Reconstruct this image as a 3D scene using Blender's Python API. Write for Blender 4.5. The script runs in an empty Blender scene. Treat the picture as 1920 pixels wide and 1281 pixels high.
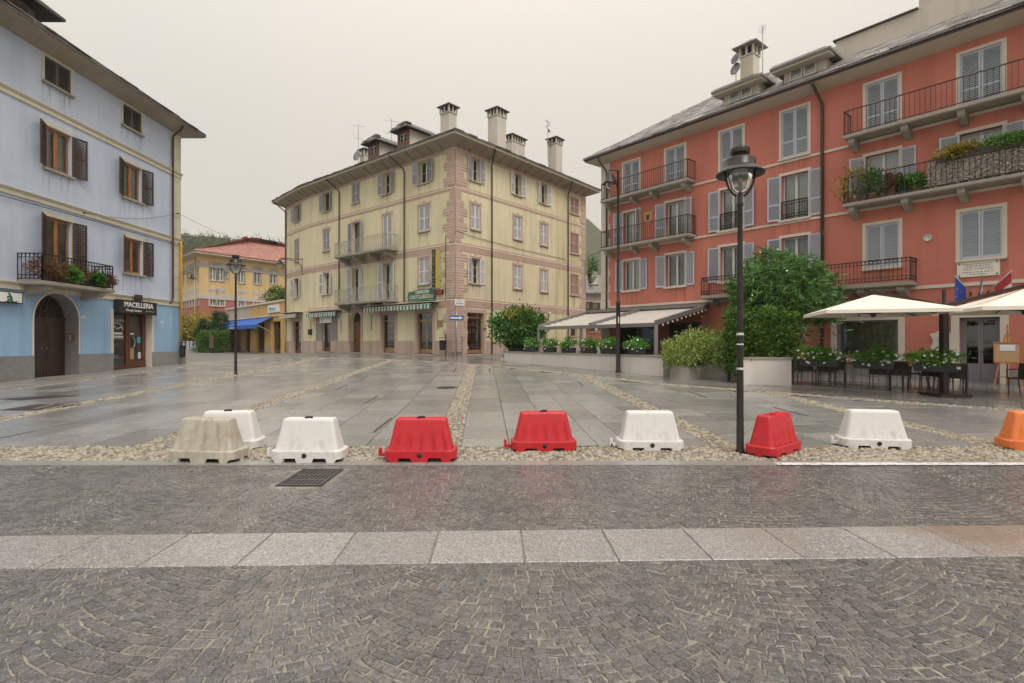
import bpy, math, random
import numpy as np
from mathutils import Vector, Matrix
R = math.radians
random.seed(7); rng = np.random.default_rng(11)
scene = bpy.context.scene
C = scene.collection

# ---------------------------------------------------------------- camera, sky, sun, exposure
cam = bpy.data.cameras.new('camera'); camo = bpy.data.objects.new('camera', cam); C.objects.link(camo)
camo.location = (0, 0, 1.6); camo.rotation_euler = (R(90), 0, 0)
cam.sensor_width = 36; cam.sensor_fit = 'HORIZONTAL'; cam.lens = 18.75; cam.clip_end = 6000; cam.clip_start = .05
scene.camera = camo
SUN_DIR = Vector((.28, -.53, .80)).normalized()
world = bpy.data.worlds.new('World'); scene.world = world; world.use_nodes = True
wn = world.node_tree.nodes; wl = world.node_tree.links; wn.clear()
def wnode(t, **k):
    n = wn.new(t)
    for a, b in k.items(): setattr(n, a, b)
    return n
out = wnode('ShaderNodeOutputWorld'); mixs = wnode('ShaderNodeMixShader')
skyt = wnode('ShaderNodeTexSky', sky_type='NISHITA', sun_disc=False)
skyt.sun_elevation = math.asin(SUN_DIR.z); skyt.sun_rotation = math.atan2(SUN_DIR.x, SUN_DIR.y)
b1 = wnode('ShaderNodeBackground'); b1.inputs[1].default_value = .1
wl.new(skyt.outputs[0], b1.inputs[0])
# overcast cloud deck: brighter towards the zenith (standard overcast sky), faintly mottled
tc = wnode('ShaderNodeTexCoord'); sep = wnode('ShaderNodeSeparateXYZ'); wl.new(tc.outputs['Generated'], sep.inputs[0])
mr = wnode('ShaderNodeMapRange'); mr.inputs[1].default_value = 0; mr.inputs[2].default_value = 1
mr.inputs[3].default_value = .58; mr.inputs[4].default_value = 1.75
z2_ = wnode('ShaderNodeMath', operation='POWER'); z2_.use_clamp = True; z2_.inputs[1].default_value = 2.6
mx_ = wnode('ShaderNodeMath', operation='MAXIMUM'); mx_.inputs[1].default_value = 0.0; wl.new(sep.outputs['Z'], mx_.inputs[0]); wl.new(mx_.outputs[0], z2_.inputs[0])
wl.new(z2_.outputs[0], mr.inputs[0])
nz = wnode('ShaderNodeTexNoise'); nz.inputs['Scale'].default_value = 1.4; nz.inputs['Detail'].default_value = 3
wl.new(tc.outputs['Generated'], nz.inputs['Vector'])
cr = wnode('ShaderNodeValToRGB'); cr.color_ramp.elements[0].position = .3; cr.color_ramp.elements[1].position = .7
cr.color_ramp.elements[0].color = (.93, .89, .815, 1); cr.color_ramp.elements[1].color = (1, .915, .80, 1)
wl.new(nz.outputs['Fac'], cr.inputs[0])
b2 = wnode('ShaderNodeBackground'); wl.new(cr.outputs[0], b2.inputs[0]); wl.new(mr.outputs[0], b2.inputs[1])
mixs.inputs[0].default_value = .94
wl.new(b1.outputs[0], mixs.inputs[1]); wl.new(b2.outputs[0], mixs.inputs[2]); wl.new(mixs.outputs[0], out.inputs[0])
sun = bpy.data.lights.new('sun', 'SUN'); sun.energy = 1.5; sun.angle = R(24); sun.color = (1, .985, .96)
suno = bpy.data.objects.new('sun', sun); C.objects.link(suno); suno.location = (5, -20, 40)
suno.rotation_euler = (-SUN_DIR).to_track_quat('-Z', 'Y').to_euler()
vs = scene.view_settings; vs.view_transform = 'Standard'; vs.look = 'None'; vs.exposure = 0.32; vs.gamma = 1; vs.use_curve_mapping = False
scene.cycles.max_bounces = 5; scene.cycles.transparent_max_bounces = 10; scene.cycles.diffuse_bounces = 2; scene.cycles.glossy_bounces = 2; scene.cycles.adaptive_threshold = .018
scene.cycles.volume_bounces = 1
scene.cycles.use_denoising = True

# ---------------------------------------------------------------- ground shape and pixel helpers
def G(x, y):
    z = .0268 * (min(y, 50) - 7.2) if y > 7.2 else 0.0
    q = min(max(0, -(x + 3.51) * .766 + (y - 33) * .643), 26)
    return z - .0018 * q ** 1.82
def gp(px, py):
    u = (px - 960) / 1000; v = (py - 640.5) / 1000; y = 20.
    for _ in range(60):
        y = .5 * y + .5 * (1.6 - G(u * y, y)) / v
    return Vector((u * y, y, G(u * y, y)))

# ---------------------------------------------------------------- materials
def lin(h, k=1.0):
    r = [int(h[i:i + 2], 16) / 255 for i in (0, 2, 4)]
    return tuple(min(.95, (c / 12.92 if c <= .04045 else ((c + .055) / 1.055) ** 2.4) * k) for c in r) + (1,)
MATS = {}
class NT:
    def __init__(s, name):
        s.m = bpy.data.materials.new(name); s.m.use_nodes = True
        s.n = s.m.node_tree.nodes; s.l = s.m.node_tree.links
        s.p = s.n['Principled BSDF']; s.o = s.n['Material Output']
    def node(s, t, ins=None, **k):
        n = s.n.new(t)
        for a, b in k.items(): setattr(n, a, b)
        for a, b in (ins or {}).items():
            if hasattr(b, 'is_output') : s.l.new(b, n.inputs[a])
            else: n.inputs[a].default_value = b
        return n
    def coord(s, kind='Object', scale=(1, 1, 1)):
        t = s.node('ShaderNodeTexCoord')
        return s.node('ShaderNodeMapping', {'Vector': t.outputs[kind], 'Scale': scale}).outputs[0]
    def world(s, scale=(1, 1, 1)):
        t = s.node('ShaderNodeNewGeometry')
        return s.node('ShaderNodeMapping', {'Vector': t.outputs['Position'], 'Scale': scale}).outputs[0]
    def noise(s, vec, scale, detail=4, rough=.55):
        return s.node('ShaderNodeTexNoise', {'Vector': vec, 'Scale': scale, 'Detail': detail, 'Roughness': rough}).outputs['Fac']
    def ramp(s, fac, stops):
        n = s.node('ShaderNodeValToRGB', {'Fac': fac}); e = n.color_ramp.elements
        while len(e) < len(stops): e.new(.5)
        for i, (p, c) in enumerate(stops): e[i].position = p; e[i].color = c if len(c) == 4 else tuple(c) + (1,)
        return n.outputs[0]
    def mix(s, fac, a, b, mode='MIX'):
        n = s.node('ShaderNodeMix', data_type='RGBA', blend_type=mode)
        for i, v in ((0, fac), (6, a), (7, b)):
            if hasattr(v, 'is_output'): s.l.new(v, n.inputs[i])
            else: n.inputs[i].default_value = v
        return n.outputs[2]
    def math(s, op, a, b=0.0, clamp=False):
        n = s.node('ShaderNodeMath', operation=op); n.use_clamp = clamp
        for i, v in ((0, a), (1, b)):
            if hasattr(v, 'is_output'): s.l.new(v, n.inputs[i])
            else: n.inputs[i].default_value = v
        return n.outputs[0]
    def bump(s, h, st=.3, dist=.02):
        s.l.new(s.node('ShaderNodeBump', {'Height': h, 'Strength': st, 'Distance': dist}).outputs[0], s.p.inputs['Normal'])
    def set(s, **k):
        for a, b in k.items():
            a = a.replace('_', ' ')
            if hasattr(b, 'is_output'): s.l.new(b, s.p.inputs[a])
            else: s.p.inputs[a].default_value = b
        return s.m
def grey(v): return (v, v, v, 1)
def mul(c, k): return tuple(min(.95, x * k) for x in c[:3]) + (1,)
def simple(name, c, rough=.6, metal=0., var=.12, scale=3., bump=0., bscale=60., spec=.5):
    """painted / plastic / metal surface with soft colour variation and fine relief"""
    t = NT(name); v = t.coord()
    n = t.noise(v, scale, 5)
    colr = t.ramp(n, [(.3, mul(c, 1 - var)), (.7, mul(c, 1 + var))])
    f = t.noise(v, bscale, 3)
    if bump: t.bump(f, bump, .01)
    rr = t.math('ADD', t.math('MULTIPLY', f, .2), rough - .1)
    return t.set(Base_Color=colr, Roughness=rr, Metallic=metal, Specular_IOR_Level=spec)
def plaster(name, c, dirt=None, dirt_amt=.35, streak=True, rough=.85):
    """lime plaster: cloudy tone, rain streaks, fine grain"""
    t = NT(name); v = t.world()
    n1 = t.noise(v, .35, 6, .6); n2 = t.noise(v, 2.3, 5, .6); n3 = t.noise(v, 70, 3)
    colr = t.ramp(n1, [(.25, mul(c, .86)), (.5, c), (.75, mul(c, 1.08))])
    colr = t.mix(t.math('MULTIPLY', n2, .25), colr, mul(c, .8))
    if streak:
        vs_ = t.world((1.6, 1.6, .12)); s1 = t.noise(vs_, 1.3, 5, .65)
        d = t.ramp(s1, [(.47, (0, 0, 0)), (.70, (1, 1, 1))])
        colr = t.mix(t.math('MULTIPLY', d, dirt_amt), colr, dirt or mul(c, .55))
    t.bump(t.math('ADD', n3, t.math('MULTIPLY', n2, 1.5)), .25, .01)
    return t.set(Base_Color=colr, Roughness=rough, Specular_IOR_Level=.25)
def stone(name, c, speck=.35, scale=110, rough=.5, wet=0., rnd=.12, big=1.2, stain=False):
    """granite-like stone with mineral speckle and a tone of its own for every slab"""
    t = NT(name); v = t.world()
    g = t.node('ShaderNodeNewGeometry').outputs['Random Per Island']
    ob = t.node('ShaderNodeObjectInfo').outputs['Random']
    rr = t.math('FRACT', t.math('ADD', g, ob))
    n1 = t.noise(v, scale, 2, .7); n2 = t.noise(v, scale * .33, 3, .6); nb = t.noise(v, big, 5, .6)
    sp = t.ramp(n1, [(.36, mul(c, 1 - speck * 1.2)), (.52, c), (.66, mul(c, 1 + speck * 1.6))])
    sp = t.mix(t.ramp(n2, [(.45, (0, 0, 0)), (.7, (.6, .6, .6))]), sp, mul(c, 1 - speck))
    tone = t.math('ADD', t.math('MULTIPLY', rr, 2 * rnd), 1 - rnd)
    tone = t.math('MULTIPLY', tone, t.math('ADD', t.math('MULTIPLY', nb, .5), .75))
    cc = t.node('ShaderNodeCombineColor', {0: tone, 1: tone, 2: tone}).outputs[0]
    colr = t.mix(1.0, sp, cc, 'MULTIPLY')
    if stain:      # rusty brown discolouration on the slabs to the right
        xx = t.node('ShaderNodeSeparateXYZ', {0: v}).outputs['X']; k_ = t.node('ShaderNodeMapRange', {0: xx, 1: 1.6, 2: 2.6, 3: 0., 4: 1.}).outputs[0]
        st_ = t.math('MULTIPLY', k_, t.ramp(t.noise(v, .9, 4), [(.42, (0, 0, 0)), (.62, (.75, .75, .75))])); colr = t.mix(st_, colr, (.24, .165, .115, 1))
    t.bump(t.math('ADD', n1, t.math('MULTIPLY', n2, 1.4)), .35, .006)
    if wet:
        w = t.ramp(nb, [(.35, grey(rough + .06)), (.65, grey(max(.08, rough - wet)))])
        wetf = t.ramp(t.noise(v, .8, 5, .65), [(.38, grey(.08)), (.60, grey(.65))])      # film of rain water, thicker in patches
        return t.set(Base_Color=colr, Roughness=w, Specular_IOR_Level=.5, Coat_Weight=wetf, Coat_Roughness=.24, Coat_IOR=1.33)
    return t.set(Base_Color=colr, Roughness=rough)
def leafmat(name, c1, c2, rough=.45):
    t = NT(name); g = t.node('ShaderNodeNewGeometry').outputs['Random Per Island']
    colr = t.ramp(g, [(0, c1), (.6, c2), (1, mul(c2, 1.35))])
    m = t.set(Base_Color=colr, Roughness=rough, Specular_IOR_Level=.4)
    tr = t.node('ShaderNodeBsdfTranslucent', {'Color': colr}); ms = t.node('ShaderNodeMixShader', {0: .28, 1: t.p.outputs[0], 2: tr.outputs[0]})
    t.l.new(ms.outputs[0], t.o.inputs[0]); return m
def glassmat(name, tint=(.82, .86, .86, 1), refl=1.0):
    t = NT(name); t.n.remove(t.p)
    fr = t.node('ShaderNodeFresnel', {'IOR': 1.5}).outputs[0]
    nb = t.noise(t.coord(), 1.1, 2)
    bp = t.node('ShaderNodeBump', {'Height': nb, 'Strength': .08, 'Distance': .05}).outputs[0]
    gl = t.node('ShaderNodeBsdfGlossy', {'Color': (1, 1, 1, 1), 'Roughness': .03, 'Normal': bp})
    tr = t.node('ShaderNodeBsdfTransparent', {'Color': tint})
    f = t.math('ADD', t.math('MULTIPLY', fr, refl), .06, True)
    ms = t.node('ShaderNodeMixShader', {0: f, 1: tr.outputs[0], 2: gl.outputs[0]})
    t.l.new(ms.outputs[0], t.o.inputs[0]); return t.m

M = {}
M['lilac'] = plaster('lilac_plaster', (.53, .59, .70, 1), dirt=(.39, .46, .60, 1), dirt_amt=.6)
M['blue'] = plaster('blue_plaster', (.30, .46, .64, 1), dirt=(.18, .29, .44, 1), dirt_amt=.6)
M['cream'] = plaster('cream_plaster', (.62, .57, .44, 1), dirt_amt=.25)
M['grey_plinth'] = stone('grey_plinth', (.24, .235, .23, 1), .25, 45, .75)
M['grey_plaster'] = plaster('grey_plaster', (.27, .25, .24, 1))
M['yellow'] = plaster('yellow_plaster', (.71, .64, .43, 1), dirt=(.45, .41, .27, 1), dirt_amt=.6)
M['yellow_mould'] = plaster('yellow_plaster_mould', (.65, .57, .35, 1), dirt=(.28, .26, .15, 1), dirt_amt=.75)
M['quoin_pink'] = plaster('quoin_plaster', (.57, .425, .345, 1), dirt=(.42, .29, .23, 1), dirt_amt=.5)
M['pink'] = plaster('pink_plaster', (.51, .36, .29, 1), dirt=(.37, .24, .19, 1), dirt_amt=.4)
M['pinkwhite'] = plaster('pale_pink_plaster', (.78, .66, .56, 1), streak=False)
M['pinkstone'] = plaster('pink_stone', (.50, .385, .31, 1), dirt=(.22, .17, .14, 1), dirt_amt=.7)
M['red'] = plaster('red_plaster', (.565, .195, .145, 1), dirt=(.41, .138, .104, 1), dirt_amt=.65)
M['trim'] = plaster('pale_trim', (.66, .58, .49, 1), streak=False)
M['soffit'] = plaster('soffit_plaster', (.52, .45, .37, 1), streak=False)
M['soffit_old'] = plaster('old_soffit', (.36, .31, .24, 1))
M['offwhite'] = plaster('offwhite_wall', (.60, .535, .47, 1), dirt=(.40, .36, .32, 1), dirt_amt=.5)
M['white_wall'] = plaster('white_render', (.72, .66, .60, 1), dirt=(.50, .45, .40, 1), dirt_amt=.35)
M['sch_yellow'] = plaster('school_yellow', (.68, .49, .235, 1))
M['brick'] = plaster('brick_red', (.42, .17, .115, 1), dirt=(.30, .12, .09, 1))
M['sch_trim'] = plaster('school_trim', (.55, .51, .46, 1))
M['sch_grey'] = plaster('school_grey', (.36, .335, .32, 1))
M['ochre'] = plaster('ochre_plaster', (.62, .40, .14, 1), dirt=(.40, .25, .10, 1))
M['slate'] = stone('slate', (.105, .10, .095, 1), .4, 30, .6, rnd=.35)
M['slate_red'] = stone('slate_roof', (.24, .22, .21, 1), .35, 30, .55, rnd=.4)
M['tile'] = stone('red_tile', (.35, .155, .12, 1), .2, 20, .7, rnd=.2)
M['tile_old'] = stone('old_tile', (.17, .11, .085, 1), .3, 20, .8, rnd=.3)
M['brown_shut'] = simple('brown_shutter', (.055, .03, .022, 1), .5, var=.2)
M['grey_brown'] = simple('grey_brown_shutter', (.10, .085, .08, 1), .6, var=.15)
M['honey'] = simple('honey_wood', (.34, .13, .04, 1), .4, var=.25, scale=9)
M['redwood'] = simple('red_brown_wood', (.13, .045, .022, 1), .4, var=.25, scale=9)
M['door_wood'] = simple('dark_door_wood', (.045, .022, .015, 1), .4, var=.3, scale=7)
M['old_door'] = simple('arched_door_wood', (.16, .07, .035, 1), .55, var=.3, scale=6)
M['white_shut'] = simple('pale_grey_shutter', (.68, .68, .68, 1), .55, var=.07)
M['old_shut'] = simple('faded_grey_shutter', (.42, .43, .46, 1), .6, var=.1)
M['blue_shut'] = simple('blue_grey_shutter', (.46, .49, .55, 1), .5, var=.06)
M['pink_shut'] = simple('pink_shutter', (.47, .32, .26, 1), .7, var=.08)
M['white_frame'] = simple('white_frame', (.62, .61, .58, 1), .4, var=.05)
M['dark_frame'] = simple('dark_frame', (.10, .06, .045, 1), .5)
M['grey_frame'] = simple('grey_frame', (.21, .20, .22, 1), .45, var=.06)
M['gold_frame'] = simple('gilt_aluminium', (.33, .22, .12, 1), .35, .5, var=.1)
M['curtain'] = simple('lace_curtain', (.62, .64, .60, 1), .9, var=.25, scale=25)
M['dark_curtain'] = simple('olive_curtain', (.26, .24, .16, 1), .8, var=.4, scale=6)
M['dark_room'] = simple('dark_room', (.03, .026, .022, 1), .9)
M['glass'] = glassmat('window_glass')
M['iron'] = simple('black_iron', (.025, .023, .022, 1), .45, .3, var=.2)
M['cast_iron'] = simple('cast_iron', (.11, .095, .085, 1), .5, .4, var=.3)
M['brown_iron'] = simple('brown_iron', (.06, .04, .035, 1), .5, .2)
M['grey_iron'] = simple('pale_iron', (.40, .38, .34, 1), .6, .2)
M['lamp_black'] = simple('lamp_paint', (.030, .024, .021, 1), .33, .2, var=.25, scale=8)
M['pipe'] = simple('brown_pipe', (.075, .045, .035, 1), .4, .3)
M['yellow_pipe'] = simple('yellow_pipe', (.65, .37, .02, 1), .45)
M['steel'] = simple('steel', (.36, .36, .37, 1), .35, .8)
M['alu_grey'] = simple('grey_aluminium', (.235, .225, .225, 1), .4, .3, var=.06)
M['conc'] = stone('balcony_stone', (.34, .31, .26, 1), .25, 60, .8, rnd=.06)
def barrier_mat(name, c, grime, fade):
    """moulded plastic, sun-faded in patches, with splashed grime and scuffs"""
    t = NT(name); v = t.coord(); ob = t.node('ShaderNodeObjectInfo').outputs['Random']
    vv = t.node('ShaderNodeVectorMath', {0: v, 1: t.node('ShaderNodeCombineXYZ', {0: t.math('MULTIPLY', ob, 37.)}).outputs[0]}, operation='ADD').outputs[0]
    n1 = t.noise(vv, 3.2, 5, .6); n2 = t.noise(vv, 14, 5, .7); st = t.noise(t.node('ShaderNodeMapping', {'Vector': vv, 'Scale': (16, 16, 1.6)}).outputs[0], 1., 4, .6)
    colr = t.mix(t.ramp(n1, [(.35, (0, 0, 0)), (.75, (.5, .5, .5))]), c, fade)
    zz = t.node('ShaderNodeSeparateXYZ', {0: v}).outputs['Z']; low = t.node('ShaderNodeMapRange', {0: zz, 1: .0, 2: .42, 3: .75, 4: .12}).outputs[0]
    g = t.math('MULTIPLY', t.ramp(n2, [(.48, (0, 0, 0)), (.68, (1, 1, 1))]), low); colr = t.mix(g, colr, grime)
    s2 = t.math('MULTIPLY', t.ramp(st, [(.56, (0, 0, 0)), (.72, (1, 1, 1))]), .35); colr = t.mix(s2, colr, grime); t.bump(t.noise(v, 150, 2), .08, .004)
    return t.set(Base_Color=colr, Roughness=t.ramp(n2, [(.3, grey(.34)), (.7, grey(.52))]))
M['white_plastic'] = barrier_mat('white_plastic', (.71, .68, .655, 1), (.46, .42, .37, 1), (.66, .64, .61, 1))
M['red_plastic'] = barrier_mat('red_plastic', (.54, .013, .022, 1), (.24, .02, .022, 1), (.58, .035, .045, 1))
M['orange_plastic'] = barrier_mat('orange_plastic', (.74, .18, .035, 1), (.30, .11, .05, 1), (.80, .27, .09, 1))
M['rubber_and_hole_dark'] = simple('rubber_and_hole_dark', (.02, .018, .018, 1), .6)
M['black_sign'] = simple('black_sign', (.022, .02, .02, 1), .4)
M['white_paint'] = simple('white_paint', (.75, .74, .72, 1), .5, var=.05)
M['green_paint'] = simple('green_sign', (.035, .13, .085, 1), .45, var=.15)
M['dark_green'] = simple('dark_green_letter', (.01, .10, .05, 1), .5)
M['yellow_paint'] = simple('yellow_sign', (.47, .38, .09, 1), .5)
M['pale_letter'] = simple('pale_letter', (.62, .62, .46, 1), .5)
M['red_paint'] = simple('red_sign', (.40, .02, .03, 1), .5)
M['blue_paint'] = simple('blue_sign', (.02, .09, .36, 1), .4)
M['teal_paint'] = simple('teal_letter', (.06, .40, .45, 1), .5)
M['awn_blue'] = simple('blue_awning', (.015, .10, .42, 1), .7, var=.2)
M['awn_white'] = simple('cream_awning', (.62, .60, .50, 1), .8, var=.12)
M['awn_green'] = simple('green_awning', (.03, .20, .14, 1), .8, var=.12)
M['canvas'] = simple('cream_canvas', (.80, .735, .63, 1), .85, var=.05)
M['pergola_canvas'] = simple('pergola_canvas', (.50, .45, .40, 1), .8, var=.08)
M['bronze'] = simple('dark_bronze', (.05, .035, .03, 1), .4, .5)
M['wicker'] = simple('brown_wicker', (.04, .020, .018, 1), .55, var=.35, scale=60, bump=.4, bscale=90)
M['easel'] = simple('easel_wood', (.42, .16, .05, 1), .5, var=.2, scale=10)
M['cork'] = simple('cork_board', (.42, .26, .13, 1), .8, var=.15, scale=30)
M['paper'] = simple('paper', (.62, .62, .66, 1), .8, var=.05)
M['marble'] = simple('marble_plaque', (.72, .67, .60, 1), .5, var=.06)
M['terracotta'] = simple('terracotta', (.32, .12, .075, 1), .8, var=.15)
M['planter'] = simple('dark_planter', (.035, .037, .042, 1), .6)
M['eu_blue'] = simple('flag_blue', (.015, .06, .33, 1), .8)
M['flag_green'] = simple('flag_green', (.01, .22, .10, 1), .8)
M['flag_white'] = simple('flag_white', (.72, .70, .68, 1), .8)
M['flag_red'] = simple('flag_red', (.48, .04, .055, 1), .8)
M['petal'] = simple('white_petal', (.85, .85, .80, 1), .6, var=.03)
M['pink_petal'] = simple('pink_petal', (.62, .28, .25, 1), .6)
M['bark'] = simple('bark', (.08, .055, .04, 1), .9, var=.3, scale=14, bump=.5)
M['soil'] = simple('soil', (.05, .035, .025, 1), .95)
M['thatch'] = simple('reed_screen', (.46, .43, .37, 1), .9, var=.6, scale=14, bump=.6, bscale=40)
M['lf_oleander'] = leafmat('oleander_leaf', (.045, .11, .03, 1), (.16, .31, .085, 1))
M['lf_hedge'] = leafmat('hedge_leaf', (.022, .06, .010, 1), (.11, .22, .03, 1))
M['lf_varieg'] = leafmat('variegated_leaf', (.08, .16, .03, 1), (.36, .42, .11, 1))
M['lf_bush'] = leafmat('bush_leaf', (.025, .085, .015, 1), (.075, .20, .028, 1))
M['lf_flower'] = leafmat('flowerbox_leaf', (.05, .17, .02, 1), (.13, .32, .04, 1))
M['lf_autumn'] = leafmat('autumn_leaf', (.16, .15, .02, 1), (.36, .28, .04, 1))
M['lf_dark'] = leafmat('conifer_leaf', (.022, .06, .022, 1), (.05, .125, .035, 1))
M['lf_dry'] = leafmat('dry_leaf', (.14, .055, .03, 1), (.22, .10, .045, 1))
M['lf_forest'] = leafmat('forest_leaf', (.035, .06, .018, 1), (.09, .12, .03, 1), .7)

def stain_mat():
    """rain runs below the sills: streaks of dirt with clear plaster between"""
    t = NT('rain_stain'); t.n.remove(t.p); w = t.world((1, 1, .05)); s = t.ramp(t.noise(w, 9, 4, .7), [(.48, (0, 0, 0)), (.68, (1, 1, 1))]); n2 = t.noise(t.world(), 3, 4)
    zz = t.node('ShaderNodeSeparateXYZ', {0: t.coord()}).outputs['Z']; f = t.node('ShaderNodeMapRange', {0: zz, 1: -.95, 2: -.1, 3: 0., 4: .62}).outputs[0]
    fac = t.math('MULTIPLY', t.math('MULTIPLY', s, f), t.math('ADD', n2, .25), True); d = t.node('ShaderNodeBsdfDiffuse', {'Color': (.16, .135, .11, 1)}); tr = t.node('ShaderNodeBsdfTransparent')
    ms = t.node('ShaderNodeMixShader', {0: fac, 1: tr.outputs[0], 2: d.outputs[0]}); t.l.new(ms.outputs[0], t.o.inputs[0]); return t.m
M['stain'] = stain_mat()

# ---------------------------------------------------------------- mesh helpers
class MB:
    def __init__(s): s.v = []; s.f = []; s.mi = []; s.m = 0; s.T = None
    def pt(s, p):
        p = Vector(p)
        if s.T is not None: p = s.T @ p
        s.v.append(p); return len(s.v) - 1
    def face(s, pts):
        s.f.append([s.pt(p) for p in pts]); s.mi.append(s.m)
    def idx(s, ids): s.f.append(list(ids)); s.mi.append(s.m)
    def box(s, x0, x1, y0, y1, z0, z1):
        b = len(s.v)
        for p in ((x0, y0, z0), (x1, y0, z0), (x1, y1, z0), (x0, y1, z0), (x0, y0, z1), (x1, y0, z1), (x1, y1, z1), (x0, y1, z1)): s.pt(p)
        for q in ((0, 3, 2, 1), (4, 5, 6, 7), (0, 1, 5, 4), (1, 2, 6, 5), (2, 3, 7, 6), (3, 0, 4, 7)): s.idx([b + i for i in q])
        return s
    def bar(s, a, b, w, h=None):
        """rectangular bar from a to b"""
        a = Vector(a); b = Vector(b); h = h or w; d = (b - a).normalized()
        up = Vector((0, 0, 1)) if abs(d.z) < .95 else Vector((0, 1, 0))
        sx = d.cross(up).normalized() * (w / 2); sy = sx.cross(d).normalized() * (h / 2); k = len(s.v)
        for e in (a, b):
            for i, j in ((-1, -1), (1, -1), (1, 1), (-1, 1)): s.pt(e + sx * i + sy * j)
        for q in ((3, 2, 1, 0), (4, 5, 6, 7), (0, 1, 5, 4), (1, 2, 6, 5), (2, 3, 7, 6), (3, 0, 4, 7)): s.idx([k + i for i in q])
        return s
    def tube(s, path, r, n=8, cap=True):
        path = [Vector(p) for p in path]; rr = r if isinstance(r, (list, tuple)) else [r] * len(path); k0 = len(s.v)
        prev = None
        for i, p in enumerate(path):
            d = (path[min(i + 1, len(path) - 1)] - path[max(i - 1, 0)]).normalized()
            if prev is None:
                a = d.orthogonal().normalized()
            else:
                a = (prev - d * prev.dot(d)).normalized()
            prev = a; b = d.cross(a)
            for j in range(n):
                t = 2 * math.pi * j / n; s.pt(p + (a * math.cos(t) + b * math.sin(t)) * rr[i])
        for i in range(len(path) - 1):
            for j in range(n):
                s.idx([k0 + i * n + j, k0 + i * n + (j + 1) % n, k0 + (i + 1) * n + (j + 1) % n, k0 + (i + 1) * n + j])
        if cap:
            s.idx([k0 + j for j in range(n)][::-1]); s.idx([k0 + (len(path) - 1) * n + j for j in range(n)])
        return s
    def lathe(s, prof, n=24, c=(0, 0, 0)):
        k0 = len(s.v); c = Vector(c)
        for r, z in prof:
            for j in range(n):
                t = 2 * math.pi * j / n; s.pt(c + Vector((r * math.cos(t), r * math.sin(t), z)))
        for i in range(len(prof) - 1):
            for j in range(n):
                s.idx([k0 + i * n + j, k0 + i * n + (j + 1) % n, k0 + (i + 1) * n + (j + 1) % n, k0 + (i + 1) * n + j])
        return s
    def prism(s, poly, a, b, conv=None):
        """poly: list of 2-D points; conv(u, v, w) -> 3-D; extruded from w=a to w=b"""
        conv = conv or (lambda u, v, w: (u, v, w)); n = len(poly); k = len(s.v)
        for w in (a, b):
            for u, v in poly: s.pt(conv(u, v, w))
        s.idx([k + i for i in range(n)][::-1]); s.idx([k + n + i for i in range(n)])
        for i in range(n): s.idx([k + i, k + (i + 1) % n, k + n + (i + 1) % n, k + n + i])
        return s
    def mesh(s, name, mats, smooth=False):
        me = bpy.data.meshes.new(name); me.from_pydata([tuple(v) for v in s.v], [], s.f)
        for m in (mats if isinstance(mats, (list, tuple)) else [mats]): me.materials.append(M[m] if isinstance(m, str) else m)
        if any(s.mi): me.polygons.foreach_set('material_index', s.mi)
        if smooth: me.polygons.foreach_set('use_smooth', [True] * len(me.polygons))
        me.update(); return me
WL = {}
def link(name, me, parent=None, loc=(0, 0, 0), rot=None, world=True):
    """links a mesh (or None for an Empty); with world=True the location is a world location under an unrotated parent"""
    o = bpy.data.objects.new(name, me); C.objects.link(o); l = Vector(loc)
    if parent is not None:
        o.parent = parent
        if world: l = l - WL.get(parent.name, Vector((0, 0, 0)))
    o.location = l
    if rot is not None: o.rotation_euler = rot if hasattr(rot, '__len__') else (0, 0, rot)
    if world: WL[o.name] = Vector(loc)
    if me is None: o.empty_display_size = .2
    return o
def thing(name, label, cat, loc=(0, 0, 0), group=None, me=None, rot=None):
    o = link(name, me, None, loc, rot); o['label'] = label; o['category'] = cat
    if group: o['group'] = group
    return o
def struct(name, me, loc=(0, 0, 0)):
    o = link(name, me, None, loc); o['kind'] = 'structure'; return o
def part(mb, name, mats, parent, smooth=False):
    """world-coordinate mesh builder -> part of an unrotated parent"""
    return link(name, mb.mesh(name, mats, smooth), parent, (0, 0, 0))
def local(name, me, parent, loc=(0, 0, 0), rot=None):
    o = link(name, me, parent, loc, rot, world=False); return o
def np_mesh(name, V, F, mats, smooth=False):
    """V (n,3), F (m,k) arrays"""
    me = bpy.data.meshes.new(name); V = np.asarray(V, np.float32); F = np.asarray(F, np.int32); k = F.shape[1]
    me.vertices.add(len(V)); me.vertices.foreach_set('co', V.ravel())
    me.loops.add(F.size); me.loops.foreach_set('vertex_index', F.ravel())
    me.polygons.add(len(F)); me.polygons.foreach_set('loop_start', np.arange(0, F.size, k, dtype=np.int32))
    for m in (mats if isinstance(mats, (list, tuple)) else [mats]): me.materials.append(M[m] if isinstance(m, str) else m)
    if smooth: me.polygons.foreach_set('use_smooth', np.ones(len(F), bool))
    me.update(calc_edges=True); return me
def instance(TV, TF, P, X, Y, Z):
    """copies of a template at points P with local axes X, Y, Z (each (n,3), already scaled)"""
    V = P[:, None, :] + TV[None, :, 0:1] * X[:, None, :] + TV[None, :, 1:2] * Y[:, None, :] + TV[None, :, 2:3] * Z[:, None, :]
    F = TF[None] + (np.arange(len(P)) * len(TV))[:, None, None]
    return V.reshape(-1, 3), F.reshape(-1, TF.shape[1])
LEAF_V = np.array([(0, 0, 0), (.33, .5, .06), (1, 0, -.12), (.33, -.5, .06), (.7, .36, 0), (.7, -.36, 0)], float)
LEAF_F = np.array([(0, 2, 4, 1), (0, 3, 5, 2)])
def unit(a): return a / np.maximum(np.linalg.norm(a, axis=1, keepdims=True), 1e-6)
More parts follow.
